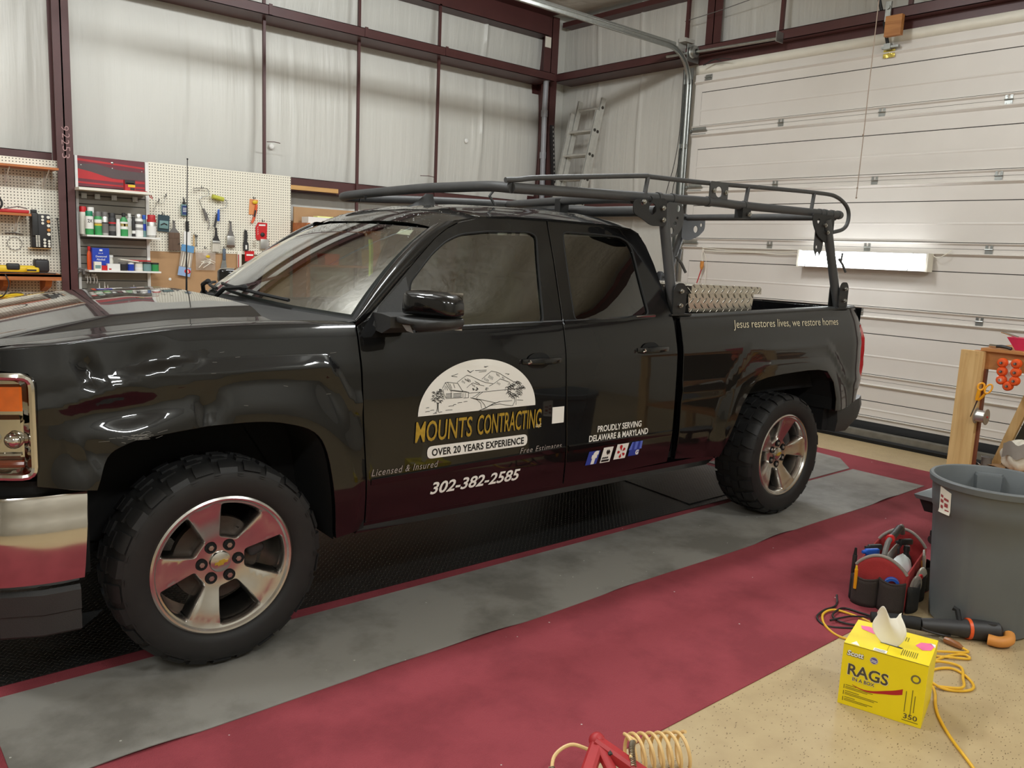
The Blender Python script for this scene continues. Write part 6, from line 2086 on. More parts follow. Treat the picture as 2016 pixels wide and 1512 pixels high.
carton(0.876, zB, 0.140, 0.195, 0.075, 'deep_blue', 'blue rectangular tin of denatured alcohol on the lowest slat shelf', 5.16, [(0.42, 0.60, 0.86, 0.94, 'white')], 'solvent_tin', 'tin', 0, [('S.L.X', 0.36, 0.64, 0.74, 0.009, 'white'), ('Denatured', 0.2, 0.84, 0.58, 0.016, 'white'), ('Alcohol', 0.24, 0.74, 0.44, 0.018, 'white')])
carton(0.836, zB, 0.058, 0.075, 0.04, 'cream', 'small white and violet carton before the blue tin', 5.085, [(0.1, 0.9, 0.2, 0.6, 'teal')])
carton(0.900, zB, 0.060, 0.042, 0.04, 'bright_red', 'low red packet on the lowest slat shelf', 5.09)
carton(0.966, zB, 0.105, 0.060, 0.05, 'white', 'low white carton next to red packet', 5.085, [(0.1, 0.3, 0.1, 0.3, 'print_red')])
bottle(0.966, zB, 0.024, 0.135, 'cream', 'white', 'squat white pill bottle behind the low white carton', 5.17, (), 0.8, 1.0)
def jar(x, r, h, body, lid, label, y=5.10, bands=()):
    t = thing('jar', label, 'jar', (x, y, zB))
    mb = MB(); mb.lathe([(r * 0.94, 0), (r, 0.004), (r, h * 0.8), (r * 0.95, h * 0.82)], (0, 0, 0), 20, None, caps=True); mb.build('body', body, t)
    mb = MB(); mb.lathe([(r * 1.02, h * 0.80), (r * 1.03, h * 0.97), (r * 0.97, h), (0.001, h)], (0, 0, 0), 20); mb.build('lid', lid, t)
    for (a, b, m_) in bands:
        mb = MB(); mb.lathe([(r + 0.0005, h * a), (r + 0.0005, h * b)], (0, 0, 0), 20); mb.build('label_band', m_, t)
jar(1.052, 0.035, 0.075, 'dark', 'grey_plastic', 'dark round jar in the middle of the lowest slat shelf')
jar(1.120, 0.028, 0.075, 'deep_blue', 'white', 'blue jar with white lid on the lowest slat shelf')
jar(1.188, 0.034, 0.082, 'cream', 'silver', 'cream jar with silver lid on the lowest slat shelf', 5.10, [(0.2, 0.4, 'white')])
jar(1.262, 0.036, 0.082, 'teal', 'dark', 'teal jar with black lid on the lowest slat shelf', 5.10, [(0.15, 0.6, 'teal')])
jar(1.332, 0.033, 0.078, 'can_green', 'dark', 'dark green jar at right end of the lowest slat shelf')
mb = MB(); mb.rbox((0, 0, 0), (0.19, 0.12, 0.012), 0.004)
solo('sandpaper_pack', mb, 'print_red', 'red flat packet lying across the jars', 'packet', (1.20, 5.15, 1.4065), 0.1)
mb = MB(); mb.rbox((0, 0, 0), (0.16, 0.09, 0.010), 0.004, rot=rotm(0, 0.12, 0))
solo('cloth_pad', mb, 'cream', 'pale folded pad bridging the jars below red packet', 'cloth', (1.10, 5.10, 1.408), 0.0)
# hooks, clamp and white tubes under the lowest shelf
for x in (0.795, 0.850):
    mb = MB()
    for dx in (-0.012, 0.012):
        mb.tube(catmull([(dx, 0, 0.02), (dx, -0.05, 0.018), (dx, -0.07, -0.02), (dx, -0.05, -0.045), (dx, -0.045, -0.03)], 4), 0.004, 6)
    mb.bbox((-0.02, -0.006, 0.0), (0.02, 0.0, 0.04))
    solo('slat_hook', mb, 'white', ('left' if x < 0.8 else 'right') + ' white double hook below the lowest slat shelf', 'hook', (x, PB - 0.003, 1.235), group='white slat hooks')
for x, h in ((0.880, 0.10), (0.925, 0.11), (0.950, 0.085), (1.175, 0.085)):
    mb = MB(); mb.lathe([(0.012, 0), (0.012, 0.03), (0.006, 0.05), (0.003, h), (0.001, h)], (0, 0, 0), 10, None, caps=True)
    solo('nozzle', mb, 'white', {0.880: 'leftmost', 0.925: 'second from left', 0.950: 'third from left', 1.175: 'rightmost'}[x] + ' white pointed nozzle at the slatwall foot', 'nozzle', (x, 5.22, 1.095), group='white nozzles')
mb = MB(); mb.bbox((-0.28, -0.06, -0.012), (0.34, 0.06, 0.0))
solo('wall_shelf', mb, 'grey_plastic', 'bottom grey ledge at the slatwall foot, just above the hood', 'shelf', (1.03, 5.22, 1.094), smooth=0)
mb = MB(); mb.rbox((0, 0, 0.022), (0.075, 0.05, 0.044), 0.006)
solo('black_box', mb, 'dark', 'small black box at the slatwall foot', 'box', (0.790, 5.20, 1.0945))
mb = MB()
mb.tube(catmull([(-0.09, 0, 0.01), (-0.03, -0.02, 0.02), (0.03, -0.02, 0.0), (0.08, -0.01, -0.02)], 5), 0.010, 8)
mb.tube(catmull([(-0.06, 0.0, -0.02), (0.0, -0.02, 0.015), (0.04, -0.03, 0.03)], 5), 0.008, 8)
mb.bbox((-0.02, -0.03, -0.03), (0.03, 0.0, 0.01))
solo('clamp', mb, 'grey_plastic', 'grey hand clamp hung at the slatwall left edge', 'clamp', (0.765, 5.235, 1.300))

# ---- tools on the pegboards
def brush(x, ztop, w, h, m_h, m_b, label, hang=None, y=PB - 0.030, ferr='silver', fe=0.30, br=0.28):
    t = thing('paint_brush', label, 'paint brush', (x, y, ztop))
    hh_ = h * (1 - fe - br)
    pr = [(-0.006, 0), (0.006, 0), (0.010, -hh_ * 0.35), (0.012, -hh_ * 0.6), (w * 0.42, -hh_ * 0.98), (w * 0.46, -hh_), (-w * 0.46, -hh_), (-w * 0.42, -hh_ * 0.98), (-0.012, -hh_ * 0.6), (-0.010, -hh_ * 0.35)]
    mb = MB(); mb.prism(pr, 0.012, c=(0, -0.006, 0)); mb.build('handle', m_h, t)
    mb = MB(); mb.rbox((0, 0, -hh_ - h * fe / 2), (w, 0.020, h * fe), 0.004); mb.build('ferrule', ferr, t)
    mb = MB(); mb.loft([[(-w / 2, -0.009, -hh_ - h * fe), (w / 2, -0.009, -hh_ - h * fe), (w / 2, 0.009, -hh_ - h * fe), (-w / 2, 0.009, -hh_ - h * fe)], [(-w * 0.52, -0.006, -h), (w * 0.52, -0.006, -h), (w * 0.52, 0.006, -h), (-w * 0.52, 0.006, -h)]], True, True); mb.build('bristles', m_b, t)
    phook(x, ztop - 0.012)
    return t
brush(1.562, 1.792, 0.104, 0.28, 'grey_plastic', 'bristle', 'wide brown-handled paint brush at pegboard left', ferr='bristle', fe=0.20, br=0.40)
brush(1.966, 1.748, 0.080, 0.235, 'dark', 'bristle_pale', 'black-handled brush with pale bristles beside the board joint', fe=0.12, br=0.34)
brush(2.112, 1.818, 0.078, 0.255, 'grey_plastic', 'bristle', 'grey-handled brush with shiny ferrule right of the roller', ferr='silver', fe=0.36, br=0.08)
t = thing('wire_hook', 'thin wire hung between two black pegs', 'hook', (1.445, PB - 0.006, 1.95))
mb = MB(); mb.tube(catmull([(-0.06, -0.01, -0.075), (-0.04, -0.015, -0.02), (-0.02, -0.02, 0.0), (0.02, -0.03, 0.0), (0.04, -0.03, 0.05)], 5), 0.002, 6); mb.build('wire', 'steel', t)
for x, z in ((-0.022, 0.01), (0.042, 0.06)):
    mb = MB(); mb.tube([(x, 0.004, z), (x, -0.04, z), (x, -0.045, z + 0.02)], 0.004, 6); mb.ball((x, -0.045, z + 0.02), 0.007, 8); mb.build('peg', 'dark', t)
t = thing('glue_bottle', 'dark blue bottle hung on pegboard behind the mast antenna', 'bottle', (1.662, PB - 0.026, 1.842))
mb = MB(); mb.rbox((0, 0, 0.055), (0.062, 0.036, 0.110), 0.012); mb.build('body', 'teal', t)
mb = MB(); mb.bbox((-0.026, -0.0188, 0.012), (0.026, -0.0185, 0.098)); mb.build('label_print', mat('navy_label', (40, 58, 110), 0.5), t)
for z in (0.04, 0.055, 0.07):
    mb = MB(); mb.bbox((-0.018, -0.0195, z), (0.018, -0.019, z + 0.006)); mb.build('label_line', 'white', t)
mb = MB(); mb.lathe([(0.016, 0.11), (0.016, 0.13), (0.008, 0.135), (0.006, 0.155), (0.001, 0.156)], (0, 0, 0), 12); mb.build('cap', 'dark', t)
phook(1.662, 2.0)
t = thing('blister_pack', 'dark teal blister packet right of the red-capped can', 'packet', (1.466, PB - 0.02, 1.684), rot=(0, 0.06, 0))
mb = MB(); mb.prism(rounded([(-0.055, 0), (0.052, 0), (0.052, 0.155), (-0.055, 0.155)], 0.006), 0.002); mb.build('card', mat('slate_teal_card', (44, 66, 74), 0.5), t)
mb = MB(); mb.rbox((0, -0.006, 0.065), (0.085, 0.014, 0.075), 0.006); mb.build('blister', 'teal', t)
mb = MB(); mb.tube([(-0.03, -0.014, 0.06), (0.0, -0.016, 0.078), (0.03, -0.014, 0.066)], 0.006, 6); mb.build('tool_inside', 'dark', t)
phook(1.466, 1.846)
# roller frames
t = thing('roller_frame', 'bare wire paint roller frame with dark grip', 'paint roller', (1.845, PB - 0.03, 1.815))
mb = MB(); mb.tube(catmull([(0.0, 0, 0.08), (-0.03, 0, 0.16), (-0.035, 0, 0.20), (0.0, -0.005, 0.225), (0.045, -0.005, 0.235), (0.050, -0.005, 0.27), (0.035, -0.005, 0.30), (-0.03, -0.01, 0.302), (-0.11, -0.03, 0.29)], 6), 0.0035, 6)
mb.tube([(-0.105, -0.03, 0.27), (-0.04, -0.012, 0.285)], 0.003, 6); mb.build('wire', 'steel', t)
mb = MB(); mb.tube([(0.03, 0, -0.005), (0.018, 0, 0.05), (0.0, 0, 0.11)], 0.013, 8, rad=[0.010, 0.014, 0.012]); mb.build('grip', 'grey_plastic', t)
phook(1.838, 2.118)
t = thing('paint_roller', 'paint roller with lime sleeve and blue handle', 'paint roller', (1.99, PB - 0.04, 1.755))
mb = MB(); mb.cyl((-0.065, -0.01, 0.292), (0.045, -0.01, 0.270), 0.022, None, 16); mb.build('sleeve', mat('lime_nap', (190, 190, 78), 0.9, 0, 0.15, scale=90), t)
mb = MB(); mb.tube(catmull([(0.045, -0.01, 0.27), (0.075, -0.01, 0.262), (0.07, -0.01, 0.20), (0.03, -0.005, 0.185), (0.0, 0, 0.17), (-0.005, 0, 0.12)], 6), 0.0035, 6); mb.build('wire', 'steel', t)
mb = MB(); mb.tube([(0.0, 0, 0.17), (-0.004, 0, 0.10), (-0.004, 0, 0.06)], 0.014, 8, rad=[0.010, 0.015, 0.013]); mb.build('grip', 'blue', t)
mb = MB(); mb.tube([(-0.010, 0.006, 0.13), (-0.028, 0.004, 0.06), (-0.042, 0.0, 0.0)], 0.011, 8); mb.build('grip_shaft', 'dark', t)
phook(1.985, 2.03)
t = thing('utility_knife', 'orange-handled tool on orange card hung high on the pegboard', 'knife', (2.365, PB - 0.016, 1.815))
mb = MB(); mb.prism([(-0.055, 0.085), (0.012, 0.085), (0.045, 0.235), (-0.045, 0.24)], 0.002, c=(0, 0.008, 0)); mb.build('card', mat('orange_card', (226, 150, 92), 0.6), t)
mb = MB(); mb.tube(catmull([(-0.03, -0.006, 0.0), (-0.008, -0.008, 0.05), (0.012, -0.008, 0.13), (0.02, -0.008, 0.185)], 5), 0.012, 8); mb.build('blade_holder', 'orange', t)
mb = MB(); mb.tube([(-0.006, -0.012, 0.06), (0.006, -0.014, 0.13)], 0.009, 8); mb.build('grip', 'dark', t)
mb = MB(); mb.ball((0.005, -0.008, 0.21), 0.024, 10, (1.2, 0.4, 0.8)); mb.build('knob', 'yellow', t)
phook(2.363, 2.06)
t = thing('drill_bit_pack', 'bright red blister packet with dark round item', 'packet', (2.448, PB - 0.012, 1.650), rot=(0, -0.03, 0))
mb = MB(); mb.prism([(-0.066, 0.022), (-0.055, 0.0), (0.048, -0.002), (0.062, 0.172), (-0.035, 0.178), (-0.066, 0.13)], 0.003); mb.build('card', 'bright_red', t)
mb = MB(); mb.ball((0.005, -0.006, 0.055), 0.022, 10, (1.1, 0.4, 1)); mb.build('item', 'dark', t)
vs, fs = fit_text('OPEN END', -0.034, 0.04, 0.013, 0.02)
mb = MB()
for k in range(4): mb.tube([(-0.05 + 0.001 * k, -0.002, 0.06 + 0.022 * k), (-0.038, -0.002, 0.068 + 0.022 * k), (-0.046, -0.002, 0.052 + 0.022 * k)], 0.0018, 5)
mb.bbox((-0.03, -0.0012, 0.142), (0.04, -0.0006, 0.158)); mb.build('print', 'white', t)
phook(2.455, 1.838)
t = thing('putty_knife', 'black-handled scraper hung low on the pegboard', 'scraper', (2.272, PB - 0.02, 1.537))
mb = MB(); mb.prism(rounded([(-0.014, 0.20), (0.010, 0.20), (0.016, 0.14), (0.010, 0.09), (0.026, 0.07), (0.026, 0.0), (-0.026, 0.0), (-0.026, 0.07), (-0.018, 0.10)], 0.008), 0.016, c=(0, -0.008, 0)); mb.build('handle', 'dark', t)
mb = MB(); mb.bbox((-0.008, -0.0095, 0.012), (0.010, -0.009, 0.055)); mb.build('sticker', 'white', t)
phook(2.270, 1.73)
t = thing('putty_knife', 'white plastic spreader with dark grip behind the mast antenna', 'scraper', (1.692, PB - 0.018, 1.545))
mb = MB(); mb.bbox((-0.036, -0.002, 0.0), (0.028, 0.002, 0.155)); mb.build('blade', 'white', t)
mb = MB(); mb.rbox((-0.002, 0, 0.20), (0.030, 0.018, 0.10), 0.006); mb.build('handle', 'dark', t)
mb = MB(); mb.bbox((-0.040, -0.003, -0.035), (0.03, 0.003, 0.0)); mb.build('edge', 'bristle_pale', t)
phook(1.69, 1.785)
mb = MB(); mb.prism([(-0.012, 0), (0.010, 0.0), (0.004, 0.17), (-0.002, 0.17)], 0.006)
solo('wooden_shim', mb, 'pine', 'thin wooden stick hung beside the spanner', 'stick', (1.755, PB - 0.012, 1.500))
mb = MB(); mb.lathe([(0.007, -0.003), (0.012, -0.003), (0.012, 0.003), (0.007, 0.003), (0.007, -0.003)], (0, 0, 0.085), 14, rotm(PI / 2, 0, 0)); mb.bbox((-0.004, -0.002, 0.0), (0.004, 0.002, 0.075)); mb.prism([(-0.011, -0.02), (-0.005, -0.008), (0.005, -0.008), (0.011, -0.02), (0.008, 0.004), (-0.008, 0.004)], 0.004, c=(0, -0.002, 0))
solo('spanner', mb, 'steel', 'small ring spanner hung on the pegboard', 'spanner', (1.778, PB - 0.012, 1.570))
phook(1.778, 1.657); phook(1.760, 1.662)
t = thing('brush_pack', 'blue-topped packet of slim brushes tilted on the hardboard', 'packet', (1.645, PB - 0.03, 1.270), rot=(0, 0.16, 0))
mb = MB(); mb.bbox((-0.058, 0, 0.0), (0.058, 0.004, 0.285)); mb.build('pouch', 'plastic_bag', t, smooth=0)
mb = MB(); mb.bbox((-0.06, -0.003, 0.235), (0.06, 0.002, 0.30)); mb.build('header_card', mat('sky_blue_card', (96, 150, 196), 0.5), t, smooth=0)
mb = MB(); mb.bbox((-0.059, -0.004, 0.0), (0.059, -0.001, 0.085)); mb.build('lower_print', mat('pale_blue_print', (150, 176, 214), 0.5), t, smooth=0)
mb = MB(); mb.ball((0.028, -0.005, 0.05), 0.028, 12, (1.1, 0.12, 0.85)); mb.build('red_roundel', 'bright_red', t)
vs, fs = fit_text('6', 0.016, 0.040, 0.030, 0.02)
mb = MB(); mb.add([(p[0], -0.0088, 0.036 + p[1]) for p in vs], fs); mb.build('lettering', 'white', t, smooth=0, recalc=False)
for k in range(4):
    mb = MB(); mb.tube([(-0.04 + 0.026 * k, -0.004, 0.09), (-0.036 + 0.024 * k, -0.005, 0.16), (-0.034 + 0.023 * k, -0.004, 0.23)], 0.005, 6, rad=[0.007, 0.006, 0.003]); mb.build('brush', 'cream', t)
phook(1.60, 1.575, 0.06)
t = thing('parts_bag', 'clear bag of pale sticks hung on the hardboard', 'bag', (1.862, PB - 0.02, 1.330))
mb = MB(); mb.grid(lambda a, b: (-0.10 + 0.20 * a + 0.012 * (0.5 - a) * (1 - b), -0.025 * math.sin(PI * a) * math.sin(PI * min(1, b * 1.1)) - 0.004, 0.205 * b), 10, 8); mb.build('pouch', 'plastic_bag', t)
mb = MB(); mb.ball((0.015, -0.026, 0.135), 0.018, 8, (1.2, 0.4, 0.8)); mb.build('yellow_clip', 'yellow', t)
rr = random.Random(11)
for k in range(7):
    a = rr.uniform(-0.5, 1.3); x, z = rr.uniform(-0.05, 0.05), rr.uniform(0.04, 0.1); l_ = 0.055
    mb = MB(); mb.tube([(x - l_ * math.cos(a), -0.022, z - l_ * math.sin(a) * 0.8), (x + l_ * math.cos(a) * 0.8, -0.024, z + l_ * math.sin(a) * 0.8)], 0.004, 6); mb.build('stick', 'cream', t)
phook(1.862, 1.545)
t = thing('putty_knife', 'wide steel putty knife with blue-grey handle on the hardboard', 'scraper', (2.044, PB - 0.016, 1.335))
mb = MB(); mb.prism([(-0.036, 0), (0.034, 0.004), (0.022, 0.105), (-0.012, 0.105)], 0.002); mb.build('blade', 'steel', t)
mb = MB(); mb.rbox((0.006, 0, 0.155), (0.030, 0.016, 0.115), 0.006); mb.build('handle', mat('slate_grip', (92, 104, 118), 0.5), t)
mb = MB(); mb.tube([(0.006, 0, 0.205), (0.004, -0.002, 0.235)], 0.004, 6); mb.build('loop', 'dark', t)
t = thing('blister_pack', 'small red packet half hidden by the windscreen top', 'packet', (2.316, PB - 0.012, 1.430))
mb = MB(); mb.prism([(-0.05, 0), (0.04, 0.0), (0.048, 0.104), (-0.052, 0.104)], 0.003); mb.build('card', 'bright_red', t)
mb = MB(); mb.bbox((-0.035, -0.0012, 0.055), (0.035, -0.0006, 0.072)); mb.build('print', 'white', t)
mb = MB(); mb.rbox((0, 0, 0.08), (0.042, 0.02, 0.16), 0.004)
solo('slim_pack', mb, 'cream', 'slim cream packet left of small red packet', 'packet', (2.206, PB - 0.014, 1.365))
mb = MB(); mb.tube([(0, 0, 0.0), (0, 0, 0.13)], 0.005, 6)
solo('pencil', mb, 'print_red', 'thin red marker standing at the slim cream packet', 'pen', (2.190, PB - 0.032, 1.365))
mb = MB(); mb.tube([(0.016 * math.cos(k * 0.8), 0.016 * math.sin(k * 0.8) - 0.01, 0.003 * k) for k in range(24)], 0.002, 5)
solo('spring', mb, 'spring', 'small coiled spring under the red packet', 'spring', (2.362, PB - 0.02, 1.572))
mb = MB(); mb.rbox((0, 0, 0.05), (0.09, 0.03, 0.1), 0.004)
solo('sanding_block', mb, 'silver', 'silver block hanging behind the red packet', 'block', (2.468, PB - 0.02, 1.560))
mb = MB()
mb.tube(catmull([(0, 0, 0.05), (0.002, -0.008, 0.03), (0.012, -0.012, 0.0), (0.016, -0.01, -0.06), (0.010, -0.006, -0.10)], 4), 0.004, 6)
solo('hanging_wire', mb, 'grey_plastic', 'grey wire loop hung by the board joint', 'wire', (1.885, PB - 0.008, 1.825))
phook(1.884, 1.868)
mb = MB(); mb.lathe([(0.0, -0.004), (0.010, -0.003), (0.014, 0.0)], (0, 0, 0), 14, rotm(-PI / 2, 0, 0))
solo('push_button', mb, 'white', 'small round white button on the tan hardboard', 'button', (1.525, PB - 0.001, 1.235))

# ---- left pegboard
t = thing('screwdriver_case', 'black bit case with cream handles on the left pegboard', 'tool case', (0.352, PB - 0.085, 1.49))
mb = MB(); mb.rbox((0.075, 0.04, 0.145), (0.150, 0.075, 0.29), 0.012); mb.build('case', 'dark', t)
mb = MB(); mb.rbox((0.028, 0.02, 0.20), (0.052, 0.07, 0.20), 0.010); mb.rbox((0.026, 0.02, 0.31), (0.045, 0.05, 0.03), 0.008); mb.build('carrier', 'black_plastic', t)
for k in range(5):
    mb = MB(); mb.cyl((0.132, -0.006, 0.265 - 0.036 * k), (0.132, 0.004, 0.265 - 0.036 * k), 0.0135, None, 12); mb.build('bit_head', 'tan_orange' if k % 2 else 'cream', t)
for k in range(3):
    mb = MB(); mb.cyl((0.088, -0.006, 0.268 - 0.028 * k), (0.088, 0.004, 0.268 - 0.028 * k), 0.011, None, 12); mb.build('bit_head', 'cream', t)
    mb = MB(); mb.cyl((0.098, -0.006, 0.072 - 0.026 * k), (0.098, 0.004, 0.072 - 0.026 * k), 0.011, None, 12); mb.build('bit_head', 'cream', t)
    mb = MB(); mb.cyl((0.132, -0.006, 0.062 - 0.022 * k), (0.132, 0.004, 0.062 - 0.022 * k), 0.010, None, 12); mb.build('bit_head', 'cream', t)
for k in range(8):
    for x in (0.034, 0.052):
        mb = MB(); mb.bbox((x - 0.006, -0.022, 0.012 + 0.0125 * k), (x + 0.006, -0.016, 0.020 + 0.0125 * k)); mb.build('driver_bit', 'cream', t, smooth=0)
mb = MB(); mb.bbox((-0.08, 0, -0.006), (0.09, 0.06, 0.0))
solo('case_rest', mb, 'pine_x', 'thin wooden ledge under the black bit case', 'ledge', (0.41, PB - 0.075, 1.4895))
t = thing('drill', 'yellow and black cordless drill lying on the orange shelf', 'drill', (0.20, 5.10, 1.276))
mb = MB(); mb.rbox((0.0, 0, 0.035), (0.30, 0.09, 0.06), 0.02); mb.rbox((0.12, -0.01, 0.03), (0.10, 0.12, 0.045), 0.015); mb.build('body', 'yellow', t)
mb = MB(); mb.rbox((0.20, 0.03, 0.065), (0.115, 0.10, 0.11), 0.02); mb.build('battery', 'dark', t)
mb = MB(); mb.rbox((-0.02, -0.03, 0.055), (0.10, 0.05, 0.055), 0.015); mb.cyl((-0.15, 0, 0.04), (-0.24, 0, 0.04), 0.026, 0.018, 12); mb.build('grip', 'black_plastic', t)
mb = MB(); mb.bbox((0.075, -0.0715, 0.022), (0.145, -0.0705, 0.036)); mb.build('nameplate', 'dark', t)
mb = MB(); mb.tube(catmull([(-0.34, 0.0, 0.02), (-0.2, -0.05, 0.012), (-0.06, -0.02, 0.010), (0.1, -0.03, 0.008), (0.2, 0.0, 0.012), (0.30, -0.01, 0.006)], 6), 0.005, 6)
solo('tool_lead', mb, 'cord_black', 'black lead trailing along the orange shelf front', 'cord', (0.18, 4.985, 1.276))
mb = MB(); mb.tube(catmull([(0, 0, 0.0), (0.02, -0.02, -0.08), (-0.02, -0.02, -0.17), (-0.08, 0, -0.2)], 6), 0.005, 6)
solo('tool_lead', mb, 'cord_black', 'black lead hanging off the orange shelf at photo left', 'cord', (0.10, 4.93, 1.272))
t = thing('bar_clamp', 'red bar clamp lying on the middle left shelf', 'clamp', (0.20, 5.16, 1.776))
mb = MB(); mb.rbox((0, 0, 0.015), (0.26, 0.06, 0.028), 0.008); mb.build('bar', 'print_red', t)
mb = MB(); mb.tube([(-0.05, 0, 0.03), (0.05, -0.01, 0.055), (0.12, -0.01, 0.04)], 0.006, 6); mb.build('lever', 'steel', t)
mb = MB(); mb.tube(catmull([(-0.08, 0, 0), (0.0, -0.01, 0.0), (0.06, -0.03, 0.03), (0.07, -0.02, 0.08), (0.03, 0.0, 0.13), (-0.05, 0.0, 0.14)], 6), 0.009, 8)
solo('coiled_lead', mb, 'cord_black', 'black lead on the middle left shelf at photo edge', 'cord', (0.06, 5.15, 1.785))
mb = MB()
mb.tube([(0.055 * math.cos(2 * PI * k / 24), -0.01, 0.055 * math.sin(2 * PI * k / 24) - 0.055) for k in range(24)], 0.0025, 5, True)
mb.tube([(-0.07, -0.012, 0.03), (0.0, -0.014, 0.035), (0.06, -0.012, 0.025)], 0.006, 6)
solo('wire_coil', mb, 'grey_plastic', 'thin wire coil hanging on the left pegboard', 'wire', (0.235, PB - 0.004, 1.575))
mb = MB(); mb.tube(catmull([(0, 0, 0.14), (0.004, -0.01, 0.06), (0.01, -0.012, -0.1), (0.014, -0.01, -0.32)], 6), 0.003, 5); mb.ball((0, -0.004, 0.15), 0.008, 6)
solo('pull_strap', mb, 'dark', 'thin black strap hung beside the red column', 'strap', (0.568, PB - 0.008, 1.60))
mb = MB(); mb.bbox((-0.9, -0.42, -0.03), (1.2, 0.0, 0.0))
solo('workbench_top', mb, 'pine_x', 'wooden bench top against the left pegboard, above the hood', 'bench', (-0.5, 5.27, 0.985), smooth=0)
mb = MB(); mb.tube(catmull([(-0.3, 0.0, 0.01), (-0.16, -0.06, 0.06), (-0.05, -0.03, 0.085), (0.06, -0.02, 0.09), (0.16, 0.02, 0.10), (0.22, 0.05, 0.095)], 6), 0.011, 8)
mb.tube(catmull([(-0.3, 0.05, 0.02), (-0.1, 0.0, 0.06), (0.05, 0.0, 0.07), (0.2, -0.03, 0.09)], 6), 0.011, 8)
solo('yellow_hose', mb, 'yellow', 'yellow hose bundle lying on the bench beyond the hood', 'hose', (0.02, 5.0, 1.00))
mb = MB(); mb.lathe([(0.05, 0), (0.052, 0.10), (0.045, 0.12), (0.001, 0.12)], (0, 0, 0), 16, None, caps=True)
solo('bench_jar', mb, 'grey_plastic', 'small grey tub on the bench at photo left', 'jar', (0.21, 5.18, 0.986))

# ---- chalk numbers on the column
for k, (ch, z) in enumerate((('9', 2.515), ('2', 2.455), ('2', 2.400), ('5', 2.345), ('3', 2.285))):
    vs, fs = fit_text(ch, 0, 0.04, 0.058, -0.012)
    mb = MB(); mb.add([(0.600 + p[1] + 0.006 * (k % 2), 5.1488, z - p[0] + 0.02) for p in vs], fs)
    o = mb.build('chalk_digit', 'chalk', None, smooth=0, recalc=False)
    o.parent = bpy.data.objects['trim_10']

# ---- shelf rack behind the windscreen
t = thing('storage_shelf', 'wooden storage shelf unit right of the pegboard, seen through windscreen', 'shelf unit', (2.80, 5.30, 0.0))
mb = MB(); mb.bbox((0.0, -0.02, 1.78), (1.9, 0.0, 2.012)); mb.build('back_panel', 'mdf', t, smooth=0)
mb = MB(); mb.bbox((-0.012, -0.34, 0.0), (0.03, -0.02, 1.845)); mb.build('upright', 'orange_wood', t, smooth=0)
mb = MB(); mb.bbox((0.75, -0.34, 0.0), (0.86, -0.30, 1.845)); mb.build('upright', 'orange_wood', t, smooth=0)
mb = MB(); mb.bbox((1.85, -0.34, 0.0), (1.9, -0.02, 1.845)); mb.build('upright', 'orange_wood', t, smooth=0)
for z in (1.835, 1.42, 1.02):
    mb = MB(); mb.bbox((0.0, -0.34, z - 0.02), (1.9, -0.02, z)); mb.build('board', 'orange_wood', t, smooth=0)
mb = MB(); mb.bbox((0.03, -0.33, 1.74), (0.8, -0.31, 1.835)); mb.build('front_lip', 'orange_wood', t, smooth=0)
mb = MB(); mb.bbox((0.0, -0.15, 0.0), (0.62, 0.0, 0.075))
solo('foam_sheets', mb, 'white', 'white slab lying on top of the wooden storage shelf', 'foam', (2.86, 5.22, 1.836), smooth=0)
mb = MB(); mb.bbox((0, -0.1, 0), (0.22, 0, 0.014))
solo('yellow_folder', mb, mat('pale_yellow_card', (232, 232, 150), 0.6), 'pale yellow card on the white slab', 'card', (2.98, 5.20, 1.9115), smooth=0)
def sbox(x, z, w, h, d, m_, label, y=5.12, m2=None):
    t_ = thing('storage_box', label, 'box', (x, y, z))
    mb = MB(); mb.box((0, 0, h / 2), (w, d, h), None, 1.06); mb.build('body', m_, t_, smooth=0)
    mb = MB(); mb.box((0, 0, h + 0.008), (w * 1.1, d * 1.1, 0.018)); mb.build('rim', m2 or m_, t_, smooth=0)
sbox(3.72, 1.421, 0.26, 0.16, 0.20, 'yellow', 'yellow bin on the shelf unit behind the cab')
sbox(4.02, 1.421, 0.26, 0.12, 0.20, 'teal', 'pale teal tray on the shelf unit behind the cab', 5.12, 'white')
sbox(3.12, 1.421, 0.16, 0.10, 0.16, 'orange', 'orange tub on the shelf unit behind the cab')
sbox(4.36, 1.421, 0.22, 0.20, 0.20, 'white', 'white carton on the shelf unit behind the cab')
sbox(4.10, 1.021, 0.4, 0.22, 0.22, 'mdf', 'brown carton low on the shelf unit behind the cab')
mb = MB(); mb.bbox((0, -0.04, 0), (0.62, 0, 0.045))
solo('timber_strip', mb, 'pine_x', 'short pine strip fixed along the lower red girt', 'timber', (2.70, 5.328, 2.188), smooth=0)
for k, (x, w, m_, lb) in enumerate(((6.05, 0.10, 'print_red', 'red crate end glimpsed over the cab roof, left one'), (6.33, 0.11, 'bright_red', 'red crate end glimpsed over the cab roof, right one'), (6.02, 0.0, None, None))):
    if w:
        mb = MB(); mb.rbox((0, 0, 0.10), (w * 1.3, 0.15, 0.20), 0.01)
        mb.bbox((-w * 0.7, -0.08, 0.12), (w * 0.7, -0.075, 0.14))
        solo('crate', mb, m_, lb, 'crate', (x - 0.22, 5.15, 2.0))
mb = MB(); mb.bbox((-0.35, 0.0, -0.02), (0.10, 0.2, 0.0)); mb.bbox((-0.35, 0.16, -2.0), (-0.31, 0.2, -0.02)); mb.bbox((0.06, 0.16, -2.0), (0.10, 0.2, -0.02)); mb.bbox((-0.35, 0.0, -2.0), (-0.31, 0.04, -0.02)); mb.bbox((0.06, 0.0, -2.0), (0.10, 0.04, -0.02))
solo('corner_rack', mb, 'dark', 'dark tall rack in the corner behind the cab', 'rack', (6.05, 5.05, 2.0), smooth=0)
